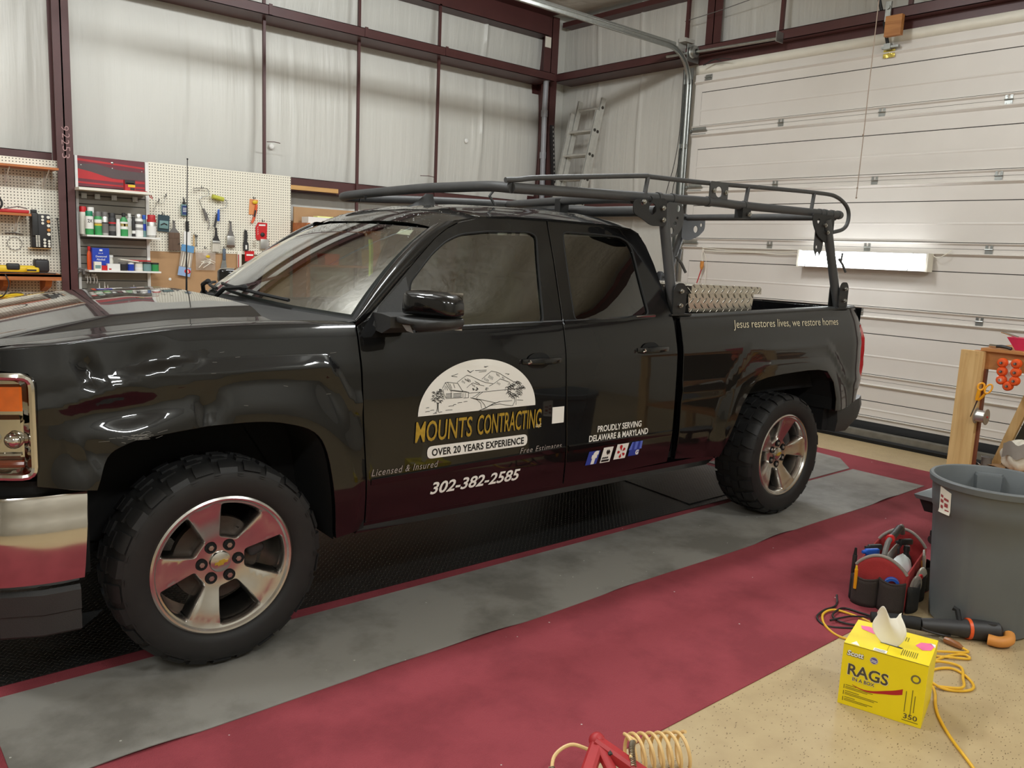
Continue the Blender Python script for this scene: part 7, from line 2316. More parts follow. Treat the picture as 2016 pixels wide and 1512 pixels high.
mb = MB(); mb.rbox((0, 0, 0.02), (0.36, 0.06, 0.04), 0.01)
solo('spirit_level', mb, 'amber_handle', 'yellow tool lying on the corner rack top', 'tool', (5.98, 5.15, 2.2005), 0.0)
mb = MB(); mb.bbox((-0.05, -0.05, 0.0), (0.05, 0.05, 0.2)); mb.bbox((-0.056, -0.056, 0.16), (0.056, 0.056, 0.2))
solo('small_carton', mb, 'cream', 'cream carton on the corner rack', 'box', (5.72, 5.14, 2.0), smooth=0)

# ---- corner: conduit, slotted angles, ladder
t = thing('conduit', 'grey plastic pipe standing in the corner before the red column', 'pipe', (6.20, 5.18, 0.0))
mb = MB(); mb.tube([(0.06, 0.0, 0.0), (0.0, 0.03, 3.45), (0.015, 0.04, 3.88)], 0.034, 14); mb.build('tube', mat('grey_pvc', (142, 142, 146), 0.4), t)
for z in (2.9, 3.42, 3.86):
    mb = MB(); mb.cyl((0.016 if z > 3.5 else 0.06 - 0.06 * z / 3.45, 0.03, z - 0.04), (0.016 if z > 3.5 else 0.06 - 0.06 * z / 3.45, 0.03, z + 0.04), 0.042, None, 14); mb.build('coupling', mat('grey_pvc', (142, 142, 146), 0.4), t)
for k, (xa, xb, lb) in enumerate(((6.34, 6.62, 'left of two slotted dark angles leaning in the corner'), (6.37, 6.66, 'right of two slotted dark angles leaning in the corner'))):
    t = thing('slotted_angle', lb, 'angle', (xb, 5.12 + 0.03 * k, 0.0))
    mb = MB()
    top = (xa - xb - 0.02 + 0.03, 0.10, 3.30 - 0.1 * k)
    for w in ((0.04, 0, 0), (0, 0.04, 0)):
        P = [(0, 0, 0), w, (top[0] + w[0], top[1] + w[1], top[2]), top]
        P = P + [(p[0] + 0.003, p[1] + 0.003, p[2]) for p in P]
        mb.add(P, [(0, 1, 2, 3), (7, 6, 5, 4), (0, 4, 5, 1), (1, 5, 6, 2), (2, 6, 7, 3), (3, 7, 4, 0)])
    mb.build('bar', 'dark', t, smooth=0)
    mb = MB()
    for j in range(60):
        f_ = (j + 0.5) / 60
        mb.bbox((top[0] * f_ + 0.014, top[1] * f_ - 0.002, top[2] * f_ - 0.012), (top[0] * f_ + 0.026, top[1] * f_, top[2] * f_ + 0.012))
    mb.build('slots', 'silver', t, smooth=0, stuff=True)
lad = thing('ladder', 'aluminium extension ladder leaning on the insulated wall by the door', 'ladder', (5.83, 4.55, 0.0))
dz = 3.60; dx = 6.61 - 5.83
def lpt(f, y, off=0.0): return (dx * f - off, y, dz * f)
def rail(y, off, f0, f1, par):
    mb = MB()
    a, b = Vector(lpt(f0, y, off)), Vector(lpt(f1, y, off))
    t_ = (b - a).normalized(); n_ = Vector((-t_.z, 0, t_.x))
    rings = []
    for p in (a, b):
        rings.append([tuple(p + n_ * q + Vector((0, w, 0))) for q, w in ((-0.035, -0.014), (0.035, -0.014), (0.035, -0.008), (-0.027, -0.008), (-0.027, 0.008), (0.035, 0.008), (0.035, 0.014), (-0.035, 0.014))])
    mb.loft(rings, True, True)
    return mb.build('rail', 'alu', par, smooth=0)
for sec, (ya, yb, off, f0, f1) in enumerate(((0.0, 0.45, 0.075, 0.0, 0.92), (0.02, 0.43, 0.0, 0.10, 1.0))):
    s_ = bpy.data.objects.new('ladder_section', None); COL.objects.link(s_); s_.parent = lad; s_.empty_display_size = 0.1
    if sec == 0: f1 = 0.955
    rail(ya, off, f0, f1, s_); rail(yb, off, f0, f1, s_)
    n = int((f1 - f0) * 3.68 / 0.305)
    for k in range(n):
        f_ = f1 - (0.12 + 0.305 * k) / 3.68
        if sec == 0: f_ -= 0.035
        p = lpt(f_, 0, off)
        mb = MB(); mb.cyl((p[0], ya - 0.018, p[2]), (p[0], yb + 0.018, p[2]), 0.017, None, 10); mb.build('rung', 'alu', s_)
        for y in (ya - 0.016, yb + 0.016):
            mb = MB(); mb.cyl((p[0], y - 0.004, p[2]), (p[0], y + 0.004, p[2]), 0.020, None, 8); mb.build('rung_end', 'seam', s_)
mb = MB(); mb.bbox((-0.03, -0.05, -0.055), (0.0, 0.05, 0.055))
solo('junction_box', mb, 'cream', 'small white box on the red corner column by the door girt', 'box', (6.62, 5.385, 3.93), smooth=0)
mb = MB(); mb.bbox((-0.05, -0.004, -0.065), (0.05, 0, 0.065)); mb.cyl((0, -0.008, 0.02), (0, -0.004, 0.02), 0.02)
solo('wall_tag', mb, 'cream', 'pale paper tag on the red corner column under the ceiling', 'tag', (6.31, 5.327, 4.33), smooth=0)
for x, z, lb in ((2.65, 2.62, 'small white patch low on the back wall insulation'), (5.18, 2.98, 'second white patch higher on the insulation near the corner')):
    mb = MB(); mb.lathe([(0.0, -0.012), (0.02, -0.010), (0.030, 0.0)], (0, 0, 0), 10, rotm(-PI / 2, 0, 0))
    solo('insulation_plug', mb, 'white', lb, 'patch', (x, 5.488, z))
for x0, x1, z, lb in ((2.52, 2.66, 2.64, 'thin rod poking out of the left red strap'), (4.40, 4.60, 2.48, 'thin rod poking out of the right red strap')):
    mb = MB(); mb.tube([(x0, 5.32, z), ((x0 + x1) / 2, 5.30, z + 0.006), (x1, 5.31, z)], 0.004, 6)
    solo('tie_rod', mb, 'oxide', lb, 'rod')

# ---- on and around the overhead door
wl = thing('wall_lamp', 'lit white twin-tube strip lamp fixed on the overhead door', 'lamp', (6.585, 1.60, 1.712))
mb = MB()
mb.loft([[(-0.10, y, -0.078), (-0.10, y, -0.060), (-0.045, y, 0.0), (-0.06, y, 0.078), (0.0, y, 0.080), (0.0, y, -0.07)] for y in (0.0, -1.26)], True, True); mb.build('housing', 'reflector', wl, smooth=0)
for z, x in ((0.045, -0.085), (-0.036, -0.118)):
    mb = MB(); mb.cyl((x, -0.04, z), (x, -1.22, z), 0.022, None, 12); mb.build('tube', 'tube_on', wl)
for y in (0.004, -1.264):
    mb = MB(); mb.box((-0.05, y, 0.0), (0.11, 0.02, 0.165)); mb.build('end_cap', 'cream', wl, smooth=0)
for y in (-0.10, -1.12):
    mb = MB(); mb.tube([(-0.06, y, 0.075), (-0.105, y + 0.005, 0.0), (-0.125, y + 0.01, -0.08)], 0.004, 6); mb.build('guard_wire', 'dark', wl)
ll = bpy.data.lights.new('wall_lamp_light', 'AREA'); ll.shape = 'RECTANGLE'; ll.size = 1.2; ll.size_y = 0.12; ll.energy = 9; ll.color = (0.95, 0.98, 1.0)
lo_ = bpy.data.objects.new('wall_lamp_light', ll); COL.objects.link(lo_); lo_.location = (6.44, 0.97, 1.70); lo_.rotation_euler = (R(90), 0, R(90))
lo_.rotation_euler = Vector((1, 0, 0.2)).to_track_quat('Z', 'Y').to_euler()
for dy in (0.0, 0.0):
    pass
mb = MB(); mb.tube(catmull([(6.585, 2.86, 1.765), (6.588, 2.6, 1.752), (6.588, 2.2, 1.755), (6.588, 1.9, 1.745), (6.588, 1.70, 1.75), (6.575, 1.61, 1.73)], 8), 0.006, 6)
mb.tube(catmull([(6.585, 2.86, 1.79), (6.588, 2.5, 1.770), (6.588, 2.1, 1.768), (6.588, 1.75, 1.775), (6.57, 1.62, 1.79)], 8), 0.005, 6)
solo('lamp_cord', mb, 'cream', 'white lamp cord pinned along the overhead door joint', 'cord')
mb = MB(); mb.tube(catmull([(6.585, 2.84, 1.78), (6.57, 2.85, 1.72), (6.56, 2.83, 1.64)], 5), 0.004, 6); mb.tube(catmull([(6.58, 2.86, 1.78), (6.57, 2.79, 1.66), (6.57, 2.78, 1.45), (6.57, 2.79, 1.30)], 5), 0.003, 6)
solo('cord_drop', mb, 'cream', 'white cord end dropping above the toolbox', 'cord')
t = thing('extension_plug', 'orange plug on a thin red cord above the toolbox', 'plug', (6.55, 2.825, 1.60))
mb = MB(); mb.tube([(0, 0, 0.04), (0, 0, -0.02), (0, 0.003, -0.05)], 0.02, 10, rad=[0.022, 0.022, 0.012]); mb.build('plug_body', 'tan_orange', t)
mb = MB(); mb.tube(catmull([(0, 0.003, -0.05), (0, 0.03, -0.14), (0.0, 0.07, -0.28), (0, 0.09, -0.5), (0, 0.1, -1.5)], 5), 0.006, 6); mb.build('lead', 'print_red', t)
mb = MB(); mb.tube(catmull([(6.57, 0.33, 1.78), (6.55, 0.27, 1.76), (6.56, 0.20, 1.80), (6.59, 0.18, 1.83)], 5), 0.004, 6)
solo('hanging_loop', mb, 'cream', 'white cord loop at right end of the strip lamp', 'cord')
mb = MB(); mb.box((0, 0, 0), (0.05, 0.15, 0.175), rotm(0, 0, 0.0))
solo('wood_block', mb, 'pine_y', 'square wooden block screwed to the header above the door', 'wood block', (6.455, 0.86, 3.80), smooth=0)
t = thing('opener_arm', 'dark curved opener arm bolted to the top door section', 'opener arm', (6.56, 0.95, 3.66))
mb = MB(); mb.tube(catmull([(0.0, 0.0, 0.0), (-0.02, 0.02, 0.10), (-0.03, 0.05, 0.22), (-0.05, 0.10, 0.40), (-0.1, 0.13, 0.62), (-0.16, 0.14, 0.95)], 6), 0.016, 8); mb.build('arm', 'rack_black', t)
mb = MB(); mb.bbox((-0.01, -0.10, -0.02), (0.03, 0.06, 0.0)); mb.bbox((-0.02, -0.03, -0.03), (0.03, 0.03, 0.02)); mb.build('bracket', 'steel', t, smooth=0)
t = thing('operator_bracket', 'grey steel bracket on the header beside the wooden block', 'bracket', (6.47, 0.93, 3.95))
mb = MB(); mb.bbox((-0.02, -0.025, -0.10), (0.0, 0.025, 0.07)); mb.cyl((-0.035, 0, 0.02), (-0.02, 0, 0.02), 0.02); mb.build('plate', 'steel', t)
mb = MB(); mb.grid(lambda a, b: (-0.004 * math.sin(9 * a) * math.sin(7 * b), -0.055 + 0.11 * a, 0.07 * b), 6, 4)
solo('foil_label', mb, mat('gold_foil', (236, 214, 110), 0.15, 0.8, 0.2, scale=40, bump=0.6, bscale=60), 'crinkled gold foil label on the top door section', 'label', (DX - 0.024, 0.95, 3.565))
t = thing('pull_cord', 'thin beige pull cord hanging before the door', 'cord', (5.50, 0.53, 2.20))
mb = MB(); mb.tube([(0, 0, CEIL - 2.20), (0, 0.0, 1.47), (0, 0.005, 0.9), (0, 0.008, 0.35), (0, 0.012, 0.0)], 0.0035, 6); mb.build('string', mat('beige_cord', (150, 132, 116), 0.7), t)
for z in (0.0, 0.08, 0.50):
    mb = MB(); mb.ball((0, 0.011, z + 0.008), 0.008, 8); mb.build('knot', mat('beige_cord', (150, 132, 116), 0.7), t)
mb = MB(); mb.tube(catmull([(6.60, 3.36, 4.30), (6.55, 2.7, 4.33), (6.5, 2.1, 4.40), (6.4, 1.6, 4.62), (6.2, 1.45, 4.70)], 8), 0.004, 6)
solo('ceiling_wire', mb, 'grey_plastic', 'thin wire strung across the upper wall over the door', 'wire')
for (ya, yb, lb) in ((2.98, 2.62, 'longer loose black strap end under the door header'), (2.96, 2.75, 'shorter loose black strap end under the door header')):
    mb = MB(); mb.tube(catmull([(6.50, ya, 3.76), (6.50, (ya + yb) / 2, 3.80 + 0.0), (6.50, yb, 3.775)], 6), 0.006, 6)
    solo('loose_strap', mb, 'dark', lb, 'strap')
# ================================================================== right foreground
# ---- timber stand with a post, cross rail, shelf and brace
wb = thing('timber_stand', 'pine stand with upright post and cross rail at the right edge', 'workbench', (4.40, -0.90, 0.0035))
mb = MB(); mb.bbox((0, -0.072, 0), (0.042, 0.062, 1.150)); mb.build('post', 'pine', wb, smooth=0)
mb = MB(); mb.bbox((0.043, -0.082, 0), (0.085, 0.035, 1.040)); mb.build('post_backing', 'brown_wood', wb, smooth=0)
for y in (-0.035, 0.025):
    mb = MB(); mb.lathe([(0.0, -0.001), (0.005, -0.0008), (0.006, 0.0)], (-0.0004, y, 1.125), 10, rotm(0, -PI / 2, 0)); mb.build('screw', 'seam', wb)
mb = MB(); mb.bbox((0.044, -1.248, 1.042), (0.084, 0.0, 1.152)); mb.build('cross_rail', 'pine_y', wb, smooth=0)
mb = MB(); mb.bbox((0.02, -1.36, 1.153), (0.75, -0.045, 1.172)); mb.build('top_board', 'pine_y', wb, smooth=0)
for x in (0.044, 0.70):
    mb = MB(); mb.bbox((x, -1.34, 0), (x + 0.042, -1.25, 1.150)); mb.build('post', 'pine', wb, smooth=0)
mb = MB(); mb.bbox((0.05, -1.25, 0.395), (0.75, -0.085, 0.415)); mb.build('lower_shelf', 'pine_y', wb, smooth=0)
br = MB()
a, b = Vector((0.20, -0.155, 0.416)), Vector((0.20, -0.33, 1.04))
d = (b - a).normalized(); n = Vector((0, d.z, -d.y))
br.add([a - n * 0.026, a + n * 0.026, b + n * 0.026, b - n * 0.026] + [p + Vector((0.04, 0, 0)) for p in (a - n * 0.026, a + n * 0.026, b + n * 0.026, b - n * 0.026)], [(0, 1, 2, 3), (7, 6, 5, 4), (0, 4, 5, 1), (1, 5, 6, 2), (2, 6, 7, 3), (3, 7, 4, 0)])
br.build('brace', 'pine', wb, smooth=0)
mb = MB(); mb.add([(0.30, -0.16, 0.416), (0.30, -1.1, 0.416), (0.30, -1.1, 1.04), (0.30, -0.36, 1.04), (0.315, -0.16, 0.416), (0.315, -1.1, 0.416), (0.315, -1.1, 1.04), (0.315, -0.36, 1.04)], [(0, 1, 2, 3), (7, 6, 5, 4), (0, 4, 5, 1), (1, 5, 6, 2), (2, 6, 7, 3), (3, 7, 4, 0)]); mb.build('dark_panel', mat('dark_olive_panel', (54, 50, 36), 0.7, 0, 0.1), wb, smooth=0)
# orange sanding drums hung in a U under the rail
for k, (y, z) in enumerate(((-1.078, 1.098), (-1.082, 1.045), (-1.084, 0.993), (-1.125, 0.960), (-1.158, 0.996), (-1.158, 1.048), (-1.155, 1.102))):
    t = thing('orange_cap', ['topmost orange cap in left column of the hanging U', 'middle orange cap in left column of the hanging U', 'lowest orange cap of left column, with white face', 'orange cap at the bottom of the hanging U', 'lowest orange cap in right column of the hanging U', 'middle orange cap in right column of the hanging U', 'topmost orange cap in right column of the hanging U'][k], 'cap', (4.425, y, z), 0, 'orange caps on the hanging holder')
    mb = MB(); mb.lathe([(0.008, -0.028), (0.022, -0.026), (0.029, -0.016), (0.029, 0.006), (0.001, 0.006)], (0, 0, 0), 18, rotm(0, PI / 2, 0), caps=False); mb.build('cap', 'orange', t)
    mb = MB(); mb.lathe([(0.001, -0.0275), (0.0125, -0.0275), (0.0125, -0.022)], (0, 0, 0), 14, rotm(0, PI / 2, 0)); mb.build('centre', 'decal_white' if k == 2 else 'dark', t)
    mb = MB(); mb.cyl((-0.034, 0.003, 0), (-0.026, 0.003, 0), 0.006, None, 8); mb.build('stem', 'steel', t)
mb = MB(); mb.bbox((0, -0.055, 0), (0.008, 0.045, 0.15)); mb.bbox((-0.004, 0.0, 0.13), (0.0, 0.012, 0.142))
solo('cap_holder', mb, 'cream', 'pale plastic holder behind the orange caps', 'holder', (4.434, -1.115, 0.965), smooth=0)
t = thing('scissors', 'orange-handled scissors hung point down on the post', 'scissors', (4.385, -0.985, 0.85))
def ring(mb, cy, cz, ry, rz, tilt, r):
    P = []
    for k in range(20):
        a = 2 * PI * k / 20
        y, z = ry * math.cos(a), rz * math.sin(a)
        P.append((-0.006 * math.cos(a + 1), cy + y * math.cos(tilt) - z * math.sin(tilt), cz + y * math.sin(tilt) + z * math.cos(tilt)))
    mb.tube(P, r, 8, True)
mb = MB(); ring(mb, -0.003, 0.088, 0.017, 0.022, 0.2, 0.0065); mb.tube([(0, 0.004, 0.068), (0, 0.010, 0.03), (0, 0.014, 0.0)], 0.010, 8, rad=[0.012, 0.011, 0.009]); mb.build('handle', 'amber_handle', t)
mb = MB(); ring(mb, -0.046, 0.080, 0.016, 0.030, 0.35, 0.0055); mb.tube([(0.006, -0.034, 0.055), (0.006, -0.015, 0.025), (0.006, 0.006, 0.0)], 0.008, 8); mb.build('handle', 'amber_handle', t)
mb = MB(); mb.add([(-0.002, 0.012, 0.0), (-0.002, 0.003, 0.0), (-0.002, 0.034, -0.110), (-0.002, 0.038, -0.108), (0.001, 0.012, 0.0), (0.001, 0.003, 0.0), (0.001, 0.034, -0.110), (0.001, 0.038, -0.108)], [(0, 1, 2, 3), (7, 6, 5, 4), (0, 4, 5, 1), (1, 5, 6, 2), (2, 6, 7, 3), (3, 7, 4, 0)]); mb.build('blades', 'chrome', t, smooth=0)
t = thing('wire_spool', 'silver spool of wire on the side of the post', 'spool', (4.40, -0.978, 0.752))
mb = MB(); mb.lathe([(0.038, -0.002), (0.038, 0.055)], (0, 0, 0), 28, rotm(PI / 2, 0, 0)); mb.build('wire', 'silver', t)
mb = MB()
for h in (-0.004, 0.056): mb.lathe([(0.004, h), (0.050, h), (0.050, h + 0.004), (0.004, h + 0.004)], (0, 0, 0), 28, rotm(PI / 2, 0, 0))
mb.build('flange', mat('spool_flange', (132, 116, 100), 0.45, 0, 0.1), t)
mb = MB(); mb.cyl((0, 0.02, 0), (0, -0.066, 0), 0.006, None, 8); mb.build('peg', 'print_red', t)
# things on the stand top
t = thing('red_funnel', 'crimson plastic scoop on the stand top at the photo edge', 'scoop', (4.56, -1.20, 1.1765))
mb = MB(); mb.loft([[(-0.06, -0.10, 0.0), (0.06, -0.10, 0.0), (0.06, 0.09, 0.0), (-0.06, 0.09, 0.0)], [(-0.06, -0.12, 0.075), (0.06, -0.12, 0.075), (0.06, 0.145, 0.075), (-0.06, 0.145, 0.075)]], True, True); mb.build('body', mat('crimson_plastic', (190, 26, 66), 0.45, 0, 0.1, scale=20), t, smooth=0)
mb = MB(); mb.tube([(0, 0.10, 0.075), (0, 0.20, 0.10)], 0.006, 8); mb.build('rod', 'chrome', t)
t = thing('hand_tool', 'small silver hand tool lying on the stand top', 'tool', (4.46, -1.02, 1.1765), R(78))
mb = MB(); mb.cyl((0.045, 0, 0.014), (0.0, 0, 0.014), 0.011, None, 10); mb.build('head', 'chrome', t)
mb = MB(); mb.tube(catmull([(0.0, 0, 0.014), (-0.04, 0.008, 0.018), (-0.09, 0.0, 0.010)], 5), 0.010, 8); mb.tube(catmull([(0.0, 0, 0.012), (-0.04, -0.012, 0.010), (-0.09, -0.006, 0.008)], 5), 0.006, 8); mb.build('handles', 'dark', t)
# on the lower shelf
t = thing('tin_cup', 'small empty metal tin on the lower stand shelf', 'tin', (4.52, -1.03, 0.419))
mb = MB(); mb.lathe([(0.0, 0.003), (0.026, 0.003), (0.026, 0.0), (0.030, 0.0), (0.030, 0.055), (0.034, 0.062), (0.031, 0.064), (0.028, 0.055), (0.027, 0.006)], (0, 0, 0), 20); mb.build('wall', 'grey_plastic', t)
mb = MB()
for s_ in (0.0, 0.6): mb.tube(catmull([(0.0, 0.02, 0.004 + s_ * 0.01), (0.03, 0.045, 0.012), (0.0, 0.06, 0.03), (-0.03, 0.04, 0.012 + s_ * 0.01)], 5), 0.002, 5)
solo('wire_tangle', mb, 'steel', 'loose wire ends beside the tin on the lower shelf', 'wire', (4.50, -1.02, 0.419))
t = thing('cloth_bag', 'white and grey cloth bag bulging on the lower stand shelf', 'bag', (4.56, -1.20, 0.419))
mb = MB()
def bagf(a, b):
    th = 2 * PI * a; ph = -PI / 2 + PI * b
    w = 1 + 0.10 * math.sin(5 * th + 3 * ph) + 0.06 * math.sin(9 * th - 4 * ph)
    return (0.08 * math.cos(ph) * math.cos(th) * w, 0.10 * math.cos(ph) * math.sin(th) * w, 0.10 + 0.10 * math.sin(ph) * (1 + 0.05 * math.sin(4 * th)))
mb.grid(bagf, 28, 16); mb.build('cloth', 'tissue', t, smooth=60)
mb = MB(); mb.grid(lambda a, b: (-0.062 - 0.035 * math.cos(2.0 * (a - .5)), -0.075 + 0.15 * a, 0.10 + 0.09 * b + 0.012 * math.sin(11 * a)), 12, 4); mb.build('grey_flap', 'grey_fabric', t, smooth=60)
mb = MB(); mb.grid(lambda a, b: (-0.09 + 0.22 * a, -0.06 + 0.12 * b, 0.012 * math.sin(3 * a + 2 * b) + 0.012), 6, 4)
solo('kraft_paper', mb, 'mdf', 'crumpled brown paper on the lower stand shelf', 'paper', (4.58, -1.08, 0.418))

# ---- grey bin
bn = thing('waste_bin', 'large round grey plastic waste bin at the right edge', 'bin', (2.99, -1.605, 0.0))
mb = MB()
def binr(th, z):
    r_ = 0.212 + (0.262 - 0.212) * z / 0.69
    # moulded vertical flutes on the lower wall
    if z < 0.60: r_ -= 0.004 * (smooth(0.90, 0.97, math.cos(6 * th)) ) 
    return r_
prof = [(0.0, -0.012), (0.012, 0.0), (0.05, 0.0), (0.2, 0.0), (0.4, 0.0), (0.535, 0.0), (0.540, 0.004), (0.60, 0.006), (0.655, 0.006), (0.660, 0.010), (0.664, 0.018), (0.690, 0.020), (0.696, 0.014), (0.696, 0.002), (0.690, -0.002), (0.55, -0.004), (0.2, -0.006), (0.02, -0.008)]
n = 96
rings = []
for z, dr in prof:
    rings.append([((binr(2 * PI * k / n, z) + dr) * math.cos(2 * PI * k / n), (binr(2 * PI * k / n, z) + dr) * math.sin(2 * PI * k / n), z) for k in range(n)])
mb.loft(rings, True, True)
mb.build('wall', 'can_grey', bn, smooth=40)
for th in (R(27), R(207)):
    mb = MB()
    c, s = math.cos(th), math.sin(th)
    rr = []
    for z, d, w in ((0.56, 0.004, 0.060), (0.60, 0.004, 0.064), (0.655, 0.004, 0.066), (0.668, 0.0, 0.060)):
        base = 0.262 * 1.0 - 0.052 * (0.69 - z) / 0.69 - 0.006
        q = [(base, -w), (base, w), (base - 0.030 - d, w * 0.8), (base - 0.030 - d, -w * 0.8)]
        rr.append([(x * c - y * s, x * s + y * c, z) for x, y in q])
    mb.loft(rr, True, True)
    mb.build('handle', 'can_grey', bn, smooth=25)
mb = MB()
N_ = 8
for i in range(N_ + 1):
    pass
def stk(a, b):
    th = R(180 - 42) + R(14) * a if False else PI - R(38) + R(16) * a
    z = 0.535 + 0.105 * b
    r_ = binr(th, z) + 0.0075 + (0.0045 if z < 0.545 else 0)
    return (r_ * math.cos(th), r_ * math.sin(th), z + (0.022 * (1 - a) * (b - 0.2) if b > 0.2 else 0))
mb.grid(stk, 8, 6); mb.build('sticker', 'cream', bn, smooth=60)
mb = MB()
for (a0, a1, b0, b1) in ((0.12, 0.36, 0.62, 0.72), (0.44, 0.84, 0.56, 0.66), (0.12, 0.40, 0.42, 0.54), (0.5, 0.8, 0.30, 0.46), (0.15, 0.38, 0.2, 0.32), (0.55, 0.9, 0.14, 0.2)):
    o_ = []
    for a, b in ((a0, b0), (a1, b0), (a1, b1), (a0, b1)):
        p = stk(a, b); l_ = math.hypot(p[0], p[1]); o_.append((p[0] * (1 + 0.001 / l_), p[1] * (1 + 0.001 / l_), p[2]))
    mb.add(o_, [(0, 1, 2, 3)])
mb.build('sticker_print', mat('dull_red_print', (160, 70, 70), 0.6), bn, smooth=0)

# ---- low rolling stool behind the bin
t = thing('rolling_stool', 'low grey-topped rolling stool half hidden behind the waste bin', 'stool', (3.95, -1.10, 0.0035))
mb = MB(); mb.loft([[(-0.17, -0.17, 0.30), (0.17, -0.17, 0.30), (0.17, 0.17, 0.30), (-0.17, 0.17, 0.30)], [(-0.18, -0.18, 0.325), (0.18, -0.18, 0.325), (0.18, 0.18, 0.325), (-0.18, 0.18, 0.325)], [(-0.10, -0.10, 0.365), (0.10, -0.10, 0.365), (0.10, 0.10, 0.365), (-0.10, 0.10, 0.365)]], True, True); mb.build('seat', 'can_grey', t, smooth=30)
mb = MB(); mb.box((0, 0, 0.262), (0.26, 0.26, 0.075), None, 1.2); mb.build('tray', 'soft_black', t, smooth=0)
mb = MB(); mb.cyl((0, 0, 0.07), (0, 0, 0.23), 0.025); mb.box((0, 0, 0.07), (0.25, 0.04, 0.03)); mb.box((0, 0, 0.07), (0.04, 0.25, 0.03)); mb.build('base', 'soft_black', t)
for (x, y) in ((0.11, 0), (-0.11, 0), (0, 0.11), (0, -0.11)):
    mb = MB(); mb.cyl((x - 0.012, y, 0.028), (x + 0.012, y, 0.028), 0.028, None, 14); mb.cyl((x, y, 0.028), (x, y, 0.06), 0.008); mb.build('caster', 'dark', t)
mb = MB(); mb.tube(catmull([(-0.02, 0, 0.006), (0, 0.004, 0.010), (0.02, -0.004, 0.006)], 4), 0.005, 6)
solo('debris', mb, 'dark', 'tiny dark scrap lying on the red carpet before the stool', 'scrap', (3.60, -0.80, 0.004), 0.6)

# ---- open tool tote
TX = R(14)
tt = thing('tool_tote', 'open dark canvas tool tote with red lining beside the waste bin', 'tool bag', (2.745, -1.235, 0.0035), TX)
TL, TW = 0.50, 0.23
def wallgrid(fn, nu, nv, nm, m_, th=0.008):
    mb = MB(); mb.grid(fn, nu, nv)
    return mb.build(nm, m_, tt, smooth=50, solid=th)
def endarc(y):
    return 0.185 + 0.075 * math.cos(PI * y / TW) ** 0.8 if abs(y) < TW / 2 else 0.185
for nm, x in (('end_panel', 0.0), ('end_panel', TL)):
    wallgrid(lambda a, b: (x + (0.018 * math.cos(PI * (a - 0.5)) * (-1 if x == 0 else 1)), (a - 0.5) * TW, b * endarc((a - 0.5) * TW)), 18, 8, nm, 'red_fabric')
    mb = MB(); mb.tube([(x + (0.018 * math.cos(PI * (k / 18 - 0.5)) * (-1 if x == 0 else 1)), (k / 18 - 0.5) * TW, endarc((k / 18 - 0.5) * TW)) for k in range(19)], 0.008, 8); mb.build('binding', 'grey_fabric', tt)
for s_ in (-1, 1):
    wallgrid(lambda a, b: (a * TL, s_ * TW / 2, b * 0.185), 10, 4, 'side_panel', 'red_fabric')
mb = MB(); mb.bbox((0, -TW / 2, 0.0), (TL, TW / 2, 0.012)); mb.build('base', 'fabric', tt)
# outer pockets
for k, (ya, yb) in enumerate(((-0.118, 0.0), (0.002, 0.118))):
    wallgrid(lambda a, b: (-0.022 - 0.034 * math.sin(PI * a) ** 0.6 - 0.004 * b, ya + (yb - ya) * a, b * (0.135 + 0.010 * (1 - k) + 0.008 * abs(2 * a - 1))), 10, 6, 'end_pocket', 'fabric')
    mb = MB(); mb.tube([(-0.022 - 0.034 * math.sin(PI * a / 10) ** 0.6 - 0.006, ya + (yb - ya) * a / 10, 0.135 + 0.010 * (1 - k) + 0.008 * abs(2 * a / 10 - 1)) for a in range(11)], 0.005, 6); mb.build('pocket_hem', 'fabric', tt)
wallgrid(lambda a, b: (0.0 + TL * a, -TW / 2 - 0.012 - 0.035 * abs(math.sin(PI * a * 3)) ** 0.6, b * (0.125 + 0.006 * math.cos(6 * PI * a))), 30, 4, 'side_pockets', 'fabric_black')
wallgrid(lambda a, b: (0.0 + TL * a, TW / 2 + 0.010 + 0.02 * abs(math.sin(PI * a * 3)) ** 0.6, b * 0.125), 24, 4, 'side_pockets', 'fabric_black')
mb = MB(); mb.tube(catmull([(0.03, 0.0, 0.25), (0.06, 0.0, 0.285), (0.12, 0.0, 0.305), (0.38, 0.0, 0.305), (0.44, 0.0, 0.285), (0.47, 0.0, 0.25)], 6), 0.013, 10); mb.build('carry_bar', 'grey_plastic', tt)
mb = MB(); mb.cyl((0.15, 0, 0.305), (0.36, 0, 0.305), 0.018, None, 12); mb.build('grip', 'dark', tt)
mb = MB(); mb.cyl((0.125, 0, 0.305), (0.15, 0, 0.305), 0.021, None, 12); mb.build('red_collar', 'bright_red', tt)
mb = MB(); mb.grid(lambda a, b: (0.03 + 0.44 * a, 0.012, 0.03 + b * (0.17 + 0.01 * math.sin(PI * a))), 8, 4); mb.build('divider', 'grey_fabric', tt, smooth=50, solid=0.006)
def tl(x, y, z=0.0):       # tote frame -> world
    return (2.745 + x * math.cos(TX) - y * math.sin(TX), -1.235 + x * math.sin(TX) + y * math.cos(TX), 0.0035 + z)
